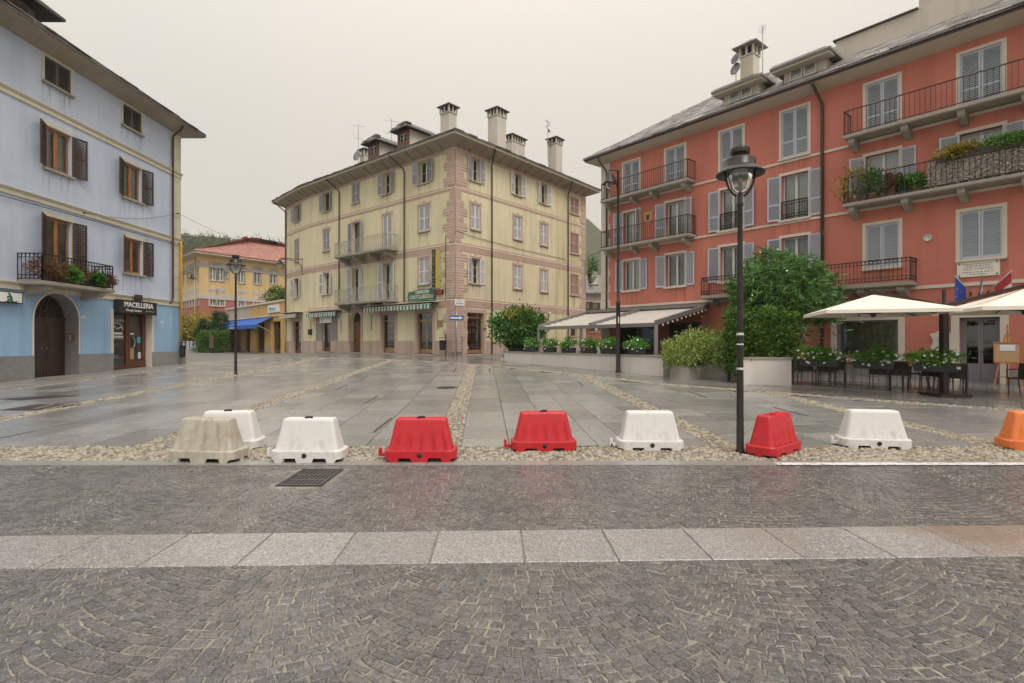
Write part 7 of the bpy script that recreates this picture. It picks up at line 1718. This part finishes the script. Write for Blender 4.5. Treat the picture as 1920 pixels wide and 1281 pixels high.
def table(label, q, rot):
    t = thing('table', label, 'table', q, 'small square terrace tables'); t.rotation_euler = (0, 0, rot); mb = MB(); mb.box(-.34, .34, -.34, .34, .70, .73); local('top', mb.mesh('top', 'trim'), t)
    mb = MB(); mb.tube([(0, 0, .02), (0, 0, .70)], .03, 10); local('column', mb.mesh('column', 'steel'), t)
    mb = MB(); mb.bar((-.3, 0, .03), (.3, 0, .03), .05, .04); mb.bar((0, -.3, .031), (0, .3, .031), .05, .04); local('foot', mb.mesh('foot', 'steel'), t); return t
inw = math.atan2(tn.y, tn.x)
spots = [(1513, .42, 0, 'wicker chair nearest the planter wall, back to the railing'), (1552, .45, .1, 'second wicker chair from the planter wall'), (1570, 1.5, math.pi + .1, 'wicker chair facing out behind the left flower box'), (1650, .42, -.05, 'wicker chair below the middle flower box'), (1686, .48, .05, 'wicker chair at the railing right of the middle flower box'),
         (1722, 1.25, 1.57, 'wicker chair turned sideways behind the right flower box'), (1744, .85, .2, 'wicker chair left of the parasol mast behind the railing'), (1764, .75, -1.2, 'wicker chair turned towards the parasol mast'), (1790, .45, .15, 'wicker chair right of the parasol mast'), (1918, 1.3, 2.6, 'wicker chair at the right edge beside the easel')]
for px, off, da, lab in spots: chair(lab, on_edge(px, off)[0], inw + da)
for px, off, lab in ((1533, 1.05, 'small table beside the planter wall on the terrace'), (1668, 1.15, 'small table in the middle of the terrace'), (1752, 1.6, 'small table behind the parasol mast'), (1600, 1.6, 'small table under the restaurant window')): table(lab, on_edge(px, off)[0], inw + .1)
# ---------- double parasol
pm = thing('double_parasol', 'double cream cantilever parasol on one dark central mast', 'parasol', (11.22, 13.85, G(11.22, 13.85) + .03)); mx, my = 11.22, 13.85
mb = MB(); mb.box(mx - .075, mx + .075, my - .075, my + .075, .15, 2.45); mb.box(mx - .03, mx + .03, my - .03, my + .03, 2.45, 2.95); part(mb, 'mast', 'bronze', pm)
mb = MB(); mb.box(mx - .4, mx + .4, my - .4, my + .4, .18, .26); part(mb, 'base_plate', 'bronze', pm)
for (cx_, cy_, zr, za) in ((9.72, 14.35, 2.40, 2.86), (12.78, 13.3, 2.42, 2.92)):
    dv = (Vector((mx, my)) - Vector((cx_, cy_))); rot = math.atan2(dv.y, dv.x) ; T_ = Matrix.Translation((cx_, cy_, 0)) @ Matrix.Rotation(rot, 4, 'Z'); h = 1.42
    mb = MB(); mb.T = T_; n = 8; cor = [(-h, -h), (h, -h), (h, h), (-h, h)]
    for k in range(4):
        a, b = cor[k], cor[(k + 1) % 4]
        for i in range(n):
            u0, u1 = i / n, (i + 1) / n; p0 = (a[0] + (b[0] - a[0]) * u0, a[1] + (b[1] - a[1]) * u0); p1 = (a[0] + (b[0] - a[0]) * u1, a[1] + (b[1] - a[1]) * u1)
            sag = lambda u, v: -.06 * math.sin(math.pi * u) * math.sin(math.pi * min(1, v))
            for v0, v1 in ((0, .33), (.33, .66), (.66, 1)):
                mb.face([(p0[0] * v1, p0[1] * v1, za + (zr - za) * v1 + sag(u0, v1)), (p1[0] * v1, p1[1] * v1, za + (zr - za) * v1 + sag(u1, v1)), (p1[0] * v0, p1[1] * v0, za + (zr - za) * v0 + sag(u1, v0)), (p0[0] * v0, p0[1] * v0, za + (zr - za) * v0 + sag(u0, v0))])
            mb.face([(p0[0], p0[1], zr), (p1[0], p1[1], zr), (p1[0], p1[1], zr - .09), (p0[0], p0[1], zr - .09)])
    part(mb, 'canopy', 'canvas', pm)
    for k in range(8):
        a = k * math.pi / 4; L = h * (1.38 if k % 2 else .98); mb = MB(); mb.T = T_; mb.bar((0, 0, zr - .06), (L * math.cos(a) * .55, L * math.sin(a) * .55, za + (zr - za) * .55 - .13), .022); mb.bar((0.02 * math.cos(a), 0.02 * math.sin(a), za - .12), (L * math.cos(a), L * math.sin(a), zr - .06), .022); part(mb, 'rib', 'bronze', pm)
    mb = MB(); mb.lathe([(0, zr - .16), (.05, zr - .14), (.07, zr - .06), (.04, zr), (.03, za + .04), (0, za + .06)], 12, (cx_, cy_, 0)); part(mb, 'hub', 'bronze', pm)
    mb = MB(); mb.bar((mx, my, 2.52), (cx_, cy_, za + .07), .07, .09); part(mb, 'arm', 'bronze', pm)
# ---------- flags
def flag(label, px, py, root_s, root_z, inn, drop, mat3, grp='flags over the restaurant door', stripes=None):
    root = RF.P(root_s, root_z, -.03); tip = RF.P(RF.S(px, inn), RF.Z(px, py, inn), inn); t = thing('flag', label, 'flag', root, grp); d = tip - root; mb = MB(); mb.tube([(0, 0, 0), d], .014, 8); mb.lathe([(0, -.03), (.025, 0), (0, .03)], 8, d); local('pole', mb.mesh('pole', 'white_frame', True), t)
    mb = MB(); mb.tube([(0, .03, -.1), (0, 0, 0), d * .08], .022, 6); local('holder', mb.mesh('holder', 'iron'), t); n, m = 10, 9; mb = MB(); pts = {}
    for i in range(n + 1):
        f = 1 - .68 * i / n; p0 = d * f
        for j in range(m + 1):
            L = drop * (1 - .25 * i / n); q = p0 * (1 - .0) + Vector((0, 0, -L * j / m)); fold = .05 * math.sin(i * 1.3 + j * .25) * (j / m); q = q + RF.n * fold - d * .12 * (j / m) * (1 - i / n) * -.4; pts[i, j] = q
    for i in range(n):
        for j in range(m):
            mb.m = stripes(i / n, j / m) if stripes else 0; mb.face([pts[i, j], pts[i + 1, j], pts[i + 1, j + 1], pts[i, j + 1]])
    c = local('cloth', mb.mesh('cloth', mat3, True), t); return t, pts
t, pts = flag('blue european flag with yellow stars, left of the three flags', 1791, 518, 15.55, 3.15, -.75, .80, ['eu_blue'])
for (i, j) in ((2, 4), (2, 7), (5, 4), (4, 8)):
    mb = MB(); c = pts[i, j]; st = [(.028 * (1 if k % 2 == 0 else .42) * math.sin(k * math.pi / 5), .028 * (1 if k % 2 == 0 else .42) * math.cos(k * math.pi / 5)) for k in range(10)]; mb.prism(st, -.012, -.008, lambda u, v, w: tuple(c + RF.d * u + Vector((0, 0, v)) + RF.n * (w - .02))); local('star', mb.mesh('star', 'yellow_paint'), t)
flag('italian green white and red flag, middle of the three', 1842, 511, 15.75, 3.12, -.85, .75, ['flag_green', 'flag_white', 'flag_red'], stripes=lambda u, v: 0 if v < .33 else (1 if v < .7 else 2))
flag('red and white flag, right of the three flags', 1896, 509, 15.95, 3.15, -.75, .78, ['flag_red', 'flag_white'], stripes=lambda u, v: 1 if (.4 < v < .62 and u < .5) else 0)
# ---------- menu board, easel
t = thing('menu_board', 'ornate cream menu frame on the red wall beside the door', 'board', RF.P(RF.S(1767), 1.60, -.04)); t.rotation_euler = (0, 0, RF.rot)
half = [(0, .36), (.10, .35), (.17, .29), (.30, .27), (.32, .22), (.27, .12), (.24, .02), (.26, -.10), (.31, -.18), (.28, -.28), (.16, -.30), (.06, -.33)]; mb = MB(); mb.prism([(x, z) for x, z in half] + [(-x, z) for x, z in half[:0:-1]], -.02, .03, lambda u, v, w: (u, w, v)); local('frame', mb.mesh('frame', 'trim'), t); mb = MB(); mb.box(-.17, .17, -.026, -.02, -.2, .2); local('menu', mb.mesh('menu', 'paper'), t)
mb = MB()
for i in range(9): mb.box(-.14, .12 - .05 * (i % 3), -.028, -.026, -.17 + i * .04, -.16 + i * .04)
local('print', mb.mesh('print', 'alu_grey'), t)
q = RF.P(RF.S(1889, -.75), 0, -.75); q.z = G(q.x, q.y); t = thing('easel', 'wooden easel with a cork notice board beside the restaurant door', 'easel', (q.x, q.y, q.z + .03)); t.rotation_euler = (0, 0, R(-42))
for a, b in (((-.30, -.15, 0), (-.04, .05, 1.55)), ((.30, -.15, 0), (.04, .05, 1.55)), ((0, .45, 0), (0, .06, 1.5))): mb = MB(); mb.bar(a, b, .045, .025); local('leg', mb.mesh('leg', 'easel'), t)
mb = MB(); mb.bar((0, .04, .9), (0, .06, 1.85), .05, .025); local('mast', mb.mesh('mast', 'easel'), t); mb = MB(); mb.bar((-.27, -.14, .28), (.27, -.14, .28), .03); local('stretcher', mb.mesh('stretcher', 'easel'), t); mb = MB(); mb.bar((-.3, -.08, .70), (.3, -.08, .70), .05, .03); local('cross_bar', mb.mesh('cross_bar', 'easel'), t)
mb = MB(); mb.T = Matrix.Translation((0, -.06, .72)) @ Matrix.Rotation(R(-7), 4, 'X'); mb.box(-.29, .29, -.015, .015, 0, .58); local('board', mb.mesh('board', 'cork'), t); mb = MB(); mb.T = Matrix.Translation((0, -.06, .72)) @ Matrix.Rotation(R(-7), 4, 'X')
for x0, x1, z0, z1 in ((-.31, -.28, -.02, .6), (.28, .31, -.02, .6), (-.28, .28, -.02, .01), (-.28, .28, .57, .6)): mb.box(x0, x1, -.03, .02, z0, z1)
local('board_frame', mb.mesh('board_frame', 'easel'), t); mb = MB(); mb.T = Matrix.Translation((0, -.06, .72)) @ Matrix.Rotation(R(-7), 4, 'X'); mb.box(-.17, .17, -.021, -.016, .34, .52); local('paper', mb.mesh('paper', 'paper'), t)
# ---------- plants on balconies
def pot_plant(label, loc, r, h, fol, mat, seed, pot='terracotta', ph=.2, grp='potted balcony plants', ln=.12, wd=.05, L=None, blossoms=None):
    t = thing('potted_plant', label, 'plant', loc, grp); mb = MB(); k = L or 1
    mb.lathe([(0, 0), (r * .72, 0), (r, ph * .9), (r * 1.08, ph * .9), (r * 1.08, ph), (r * .9, ph), (r * .85, ph * .85), (0, ph * .8)], 14); o = local('pot', mb.mesh('pot', pot), t)
    if L: o.scale = (1, L, 1)
    stems(6, h * .8, fol * .6, 'bark', t, .008, seed, r * .5, ph * .7); V, F = foliage(int(500 * k), (0, 0, ph + h * .45), (fol, fol * k, h * .55), ln, wd, 16, seed, .3, .5); local('leaves', np_mesh('leaves', V, F, mat), t)
    if blossoms: r_ = np.random.default_rng(seed); P, D = clumpy(40, (0, 0, ph + h * .5), (fol, fol * k, h * .5), 14, .2, .8, r_); V, F = leaves(P, D, .05, .05, r_, .7); local('blossoms', np_mesh('blossoms', V, F, blossoms), t)
    return t
zb = 3.62
pot_plant('dry reddish plant in a long terracotta box on the blue house balcony', (-15.78, 18.20, zb), .14, .55, .35, 'lf_dry', 90, L=1.9, ln=.16, wd=.02)
pot_plant('broad leaved green plant in the middle of the blue house balcony', (-15.76, 18.85, zb), .13, .36, .26, 'lf_flower', 91, 'planter', .14, L=1.5, ln=.17, wd=.12)
pot_plant('dry plant in a terracotta pot by the blue house balcony door', (-15.76, 19.42, zb), .14, .45, .24, 'lf_dry', 92, ln=.16, wd=.02)
pot_plant('green hanging plant right of centre on the blue house balcony', (-15.74, 19.95, zb), .14, .36, .27, 'lf_bush', 93, 'planter', .14, L=1.4, ln=.16, wd=.10)
pot_plant('purplish spiky plant at the right end of the blue house balcony', (-15.74, 20.50, zb), .13, .36, .26, 'lf_dry', 94, ln=.2, wd=.02)
z2 = 6.60
for (s, inn, r, h, fol, m_, lab, pot, bl) in ((12.35, -.35, .17, 1.05, .50, 'lf_autumn', 'tall yellowing bush at the left end of the red house flower balcony', 'terracotta', None), (12.95, -.40, .15, .75, .40, 'lf_bush', 'green bushy plant on the red house flower balcony', 'terracotta', None), (13.5, -.38, .14, .5, .25, 'lf_dry', 'purple grey plant in a terracotta pot on the red house balcony', 'terracotta', 'pink_petal'), (13.85, -.38, .12, .4, .2, 'lf_bush', 'plant in a blue pot on the red house balcony', 'blue_paint', None), (14.2, -.38, .13, .38, .22, 'lf_flower', 'small plant in a terracotta pot before the reed screen', 'terracotta', None)):
    pot_plant(lab, RF.P(s, z2, inn), r, h, fol, m_, int(s * 10), pot, .24, 'potted balcony plants', blossoms=bl)
t = thing('reed_screen', 'pale leafy screen tied to the red house flower balcony railing', 'screen', RF.P(18.5, 6.66, -.56)); t.rotation_euler = (0, 0, RF.rot); r_ = np.random.default_rng(8); n = 5200; P = np.c_[r_.uniform(-3.95, 3.95, n), r_.uniform(-.035, .0, n), r_.uniform(.02, .82, n)]; V, F = leaves(P, np.c_[r_.normal(0, .6, n), -.4 + 0 * P[:, 0], -.6 + 0 * P[:, 0]], .09, .045, r_, .4); local('leaf_panel', np_mesh('leaf_panel', V, F, 'thatch'), t); mb = MB(); mb.box(-3.95, 3.95, .0, .01, .02, .82); local('net', mb.mesh('net', 'thatch'), t)
for k, (s0, s1, m_) in enumerate(((14.75, 15.8, 'lf_autumn'), (15.8, 17.0, 'lf_flower'), (17.0, 18.4, 'lf_bush'))):
    t = thing('balcony_planter', ['long balcony planter with dull yellow leaves, leftmost on the reed screen', 'long balcony planter with green leaves and pink flowers over the reed screen', 'long balcony planter of dark leaves at the right edge of the picture'][k], 'flower box', RF.P((s0 + s1) / 2, 7.40, -.55), 'planters along the red house balcony'); t.rotation_euler = (0, 0, RF.rot); L = (s1 - s0) / 2; mb = MB(); mb.box(-L + .02, L - .02, -.1, .1, 0, .18); local('box', mb.mesh('box', 'brown_iron'), t); V, F = foliage(1300, (0, -.03, .26), (L * 1.05, .24, .17), .10, .045, 22, 130 + k, .25, .4); local('leaves', np_mesh('leaves', V, F, m_), t); r_ = np.random.default_rng(k); P, D = clumpy(36, (0, -.06, .3), (L, .22, .15), 14, .25, .6, r_); V, F = leaves(P, D, .05, .05, r_, .8); local('blossoms', np_mesh('blossoms', V, F, 'pink_petal'), t)
t = thing('balcony_plant', 'trailing green plant on the far side end of the yellow house', 'plant', YR.P(15.4, 6.4, -.1)); mb = MB(); mb.box(-.05, .75, -.35, .35, -.12, 0); mb.bar((0, 0, -.4), (.3, 0, -.05), .06); local('shelf', mb.mesh('shelf', 'conc'), t); V, F = foliage(900, (.3, -.1, 1.1), (.35, .35, 1.1), .14, .06, 24, 140); local('leaves', np_mesh('leaves', V, F, 'lf_bush'), t); stems(5, 1.9, .2, 'bark', t, .02, 3)

# ================================================================ FAR GREENERY, HILLS, HAZE
def tree(label, loc, cparts, mat, h, seed, nm='tree', grp='trees before the brick school', r=.12):
    t = thing(nm, label, 'tree', loc, grp); mb = MB(); rr = random.Random(seed); mb.tube([(0, 0, -.2), (.05, 0, h * .35), (0, .05, h * .75)], [r, r * .8, r * .35], 8)
    for i in range(6): a = rr.uniform(0, 6.28); z = h * rr.uniform(.3, .6); mb.tube([(0, 0, z), (math.cos(a) * h * .18, math.sin(a) * h * .18, z + h * .22)], [r * .5, r * .15], 6)
    local('trunk', mb.mesh('trunk', 'bark'), t); V, F = cat(cparts); local('crown', np_mesh('crown', V, F, mat), t); return t
def atg(px, y): x = (px - 960) / 1000 * y; return Vector((x, y, G(x, y)))
tree('autumn yellow tree before the brick school', atg(383, 59), [foliage(2600, (0, 0, 2.6), (1.9, 1.4, 1.5), .22, .11, 46, 150, .26, .6)], 'lf_autumn', 4, 1)
tree('dark pointed conifer beside the autumn tree', atg(382, 56.5), [foliage(1300, (0, 0, z), (1.0 * (1 - z / 4.4) + .15,) * 2 + (.5,), .16, .05, 12, 160 + k, .34, .5) for k, z in enumerate((.6, 1.2, 1.8, 2.4, 2.9))], 'lf_dark', 3.8, 2)
tree('broad dark conifer at the corner of the ochre annex', atg(413, 57.5), [foliage(1500, (0, 0, z), (1.5 * (1 - z / 5.2) + .15,) * 2 + (.55,), .17, .04, 14, 170 + k, .3, .6) for k, z in enumerate((.6, 1.3, 2.0, 2.7, 3.3, 3.8))], 'lf_dark', 4, 3)
tree('tall thin dark conifer nearest the blue house', atg(342, 60), [foliage(1200, (0, 0, z), (.9, .8, .6), .17, .05, 12, 180 + k, .3, .6) for k, z in enumerate((1.6, 2.4, 3.2))], 'lf_dark', 3.4, 4)
tree('second thin dark conifer near the blue house', atg(351, 60.5), [foliage(1200, (0, 0, z), (.8, .8, .6), .17, .05, 12, 190 + k, .3, .6) for k, z in enumerate((1.6, 2.4, 3.1))], 'lf_dark', 3.3, 5)
t = thing('hedge', 'clipped green hedge before the brick school', 'hedge', atg(400, 54.5)); r_ = np.random.default_rng(5); n = 5200; P = np.c_[r_.uniform(-1.35, 1.5, n), r_.choice([-.5, -.45, .4], n) + r_.normal(0, .13, n), r_.uniform(.05, 1.95, n)]; P[:, 1] += .16 * np.sin(P[:, 0] * 4.5) * np.cos(P[:, 2] * 3.7); P[:, 2] += .10 * np.sin(P[:, 0] * 6); V, F = leaves(P, np.c_[r_.normal(0, .4, n), -.8 + 0 * P[:, 0], .3 + 0 * P[:, 0]], .14, .08, r_, .6); P2 = np.c_[r_.uniform(-1.35, 1.5, 1500), r_.uniform(-.5, .5, 1500), 1.95 + r_.normal(0, .12, 1500)]; P2[:, 2] += .10 * np.sin(P2[:, 0] * 6); V2_, F2_ = leaves(P2, np.c_[0 * P2[:, :2], 1 + 0 * P2[:, :1]], .14, .08, r_, .8); V, F = cat([(V, F), (V2_, F2_)]); local('crown', np_mesh('crown', V, F, 'lf_hedge'), t); stems(10, 1.5, .8, 'bark', t, .03, 5, .9)
fn = thing('panel_fence', 'pale grey panel fence behind the blue house corner', 'fence', atg(355, 57)); a, b = atg(330, 57.5), atg(376, 56)
for i in range(7):
    p0, p1 = a.lerp(b, i / 7), a.lerp(b, (i + 1) / 7); mb = MB(); mb.bar(p0.lerp(p1, .04) + Vector((0, 0, .75)), p0.lerp(p1, .96) + Vector((0, 0, .75)), .04, .85); part(mb, 'panel', 'alu_grey' if False else 'old_shut', fn); mb = MB(); mb.bar(p0, p0 + Vector((0, 0, 1.3)), .08); part(mb, 'post', 'iron', fn)
mb = MB(); mb.bar(a + Vector((0, 0, .1)), b + Vector((0, 0, .1)), .25, .5); part(mb, 'footing', 'conc', fn)
t = thing('notice_post', 'brown post with a small box before the far hedge', 'post', atg(397, 52)); mb = MB(); mb.box(-.2, .2, -.06, .06, .5, 1.75); local('board', mb.mesh('board', 'dark_frame'), t); mb = MB(); mb.box(-.05, .05, -.05, .05, -.1, .5); mb.box(.12, .2, -.05, .05, -.1, .5); local('legs', mb.mesh('legs', 'iron'), t)
q = YB.P(YB.S(505), 5.3, 1.6); t = thing('roof_shrubs', 'leafy shrubs growing behind the white annex parapet', 'shrub', q); V, F = cat([foliage(1500, (x, y, .8), (1.1, .9, .85), .2, .09, 26, 200 + k, .28, .5) for k, (x, y) in enumerate(((-1.3, 1.3), (.3, .2), (1.9, -1.1), (3.2, -2.4)))]); local('crown', np_mesh('crown', V, F, 'lf_hedge'), t); stems(9, 1.0, 1.4, 'bark', t, .03, 6, .9); mb = MB(); mb.T = Matrix.Rotation(YB.rot, 4, 'Z'); mb.box(-2.2, 4.2, -.5, .5, -.1, .25); local('trough', mb.mesh('trough', 'conc'), t)
def forest_mat():
    t = NT('wooded_slope'); v = t.world(); n = t.noise(v, .06, 6, .7); n2 = t.noise(v, .25, 4, .7)
    c = t.ramp(n2, [(.3, (.018, .030, .010)), (.5, (.045, .062, .020)), (.7, (.085, .095, .030))]); c = t.mix(t.ramp(n, [(.5, (0, 0, 0)), (.75, (.5, .5, .5))]), c, (.10, .075, .03, 1)); t.bump(n2, 1.0, 3.0); return t.set(Base_Color=c, Roughness=.95, Specular_IOR_Level=.1)
M['slope'] = forest_mat()
def hill(name, xs, ys, fn):
    V = [(x, y, fn(x, y)) for y in ys for x in xs]; nx = len(xs); F = [(j * nx + i, j * nx + i + 1, (j + 1) * nx + i + 1, (j + 1) * nx + i) for j in range(len(ys) - 1) for i in range(nx - 1)]
    return struct(name, np_mesh(name, V, F, 'slope', True))
def ridge(x, y):
    px = 960 + x / 420 * 1000; h = np.interp(px, [100, 338, 380, 430, 470, 535, 700, 760], [194, 187, 185, 181, 178, 171, 150, 140]) / 1000 * 420; v = max(0, min(1, (y - 250) / 170)); 
    return -2 + h * (v ** .85) * (1 - max(0, (y - 420) / 300)) + 2.5 * math.sin(x * .11) * math.sin(y * .09)
hill('wooded_hill', np.linspace(-420, -90, 60), np.linspace(250, 520, 40), ridge)
r_ = np.random.default_rng(77); n = 3600; HX = r_.uniform(-300, -150, n); HY = r_.uniform(300, 425, n); keep = np.abs((960 + HX / HY * 1000) - 440) < 150; HX, HY = HX[keep], HY[keep]; A_ = []
CT = []
for k in range(5):
    P, D = clumpy(60, (0, 0, 0), (1, 1, 1.0 + .25 * k), 12, .34, .5, r_); CT.append(leaves(P, D, .5, .42, r_, .7))
for k in range(5):
    s = slice(k, None, 5); P = np.c_[HX[s], HY[s], [ridge(x, y) + 2.2 for x, y in zip(HX[s], HY[s])]]; sc = r_.uniform(2.4, 4.4, len(P)); z0 = np.zeros(len(P)); A_.append(instance(CT[k][0], CT[k][1], P, np.c_[sc, z0, z0], np.c_[z0, sc, z0], np.c_[z0, z0, sc]))
V, F = cat(A_); o = link('forest', np_mesh('forest', V, F, 'lf_forest')); o['kind'] = 'stuff'; o['label'] = 'mixed woodland covering the hill behind the houses'; o['category'] = 'forest'
def mount(x, y): v = max(0, min(1, (y - 450) / 400)); px = 960 + x / 850 * 1000; return -3 + np.interp(px, [900, 1060, 1100, 1128, 1200, 1400], [300, 250, 228, 205, 150, 60]) / 1000 * 850 * v + 9 * math.sin(x * .04 + y * .026) * v
hill('mountain', np.linspace(-100, 400, 60), np.linspace(450, 1050, 50), mount)
for px, py, lab in ((390, 443, 'small mast on the wooded ridge, nearer the blue house'), (500, 455, 'small mast on the wooded ridge, nearer the yellow house')):
    y = 424; q = at(px, py, y); t = thing('ridge_mast', lab, 'mast', (q.x, q.y, q.z - 2)); mb = MB(); mb.tube([(0, 0, -4), (0, 0, 7)], [.35, .12], 6); local('mast', mb.mesh('mast', 'steel'), t); mb = MB(); mb.bar((-1, 0, 4.5), (1, 0, 4.5), .15); mb.bar((-.7, 0, 5.8), (.7, 0, 5.8), .15); local('cross_arm', mb.mesh('cross_arm', 'steel'), t)
t = thing('overhead_cable', 'thin dark cable strung from the blue house towards the yellow house', 'cable', (-16.3, 20.3, 6.5)); mb = MB(); A_, B_ = Vector((0, 0, 0)), YB.P(-5.2, 11.0, -.1) - Vector((-16.3, 20.3, 6.5)); M_ = Vector((.03, 5.7, 1.35))
mb.tube([A_.lerp(M_, k / 6) + Vector((0, 0, -.25 * math.sin(math.pi * k / 6))) for k in range(7)] + [M_.lerp(B_, k / 10) + Vector((0, 0, -.9 * math.sin(math.pi * k / 10))) for k in range(1, 11)], .008, 5); local('wire', mb.mesh('wire', 'iron'), t); mb = MB(); mb.bar((-.05, 0, 0), (.04, 0, 0), .05); mb.bar((-.04, 5.7, 1.35), (.06, 5.7, 1.35), .05); local('hook', mb.mesh('hook', 'iron'), t)
HAZE = True
if HAZE:
    mb = MB(); mb.box(-1150, 1150, -280, 1450, -6.5, 275); o = link('haze', mb.mesh('haze', 'glass')); o['kind'] = 'stuff'
    hm = bpy.data.materials.new('haze'); hm.use_nodes = True; hm.node_tree.nodes.clear(); ou = hm.node_tree.nodes.new('ShaderNodeOutputMaterial'); pv = hm.node_tree.nodes.new('ShaderNodeVolumePrincipled')
    pv.inputs['Color'].default_value = (.95, .94, .92, 1); pv.inputs['Density'].default_value = .0003; pv.inputs['Anisotropy'].default_value = .2; hm.node_tree.links.new(pv.outputs[0], ou.inputs['Volume']); o.data.materials.clear(); o.data.materials.append(hm)
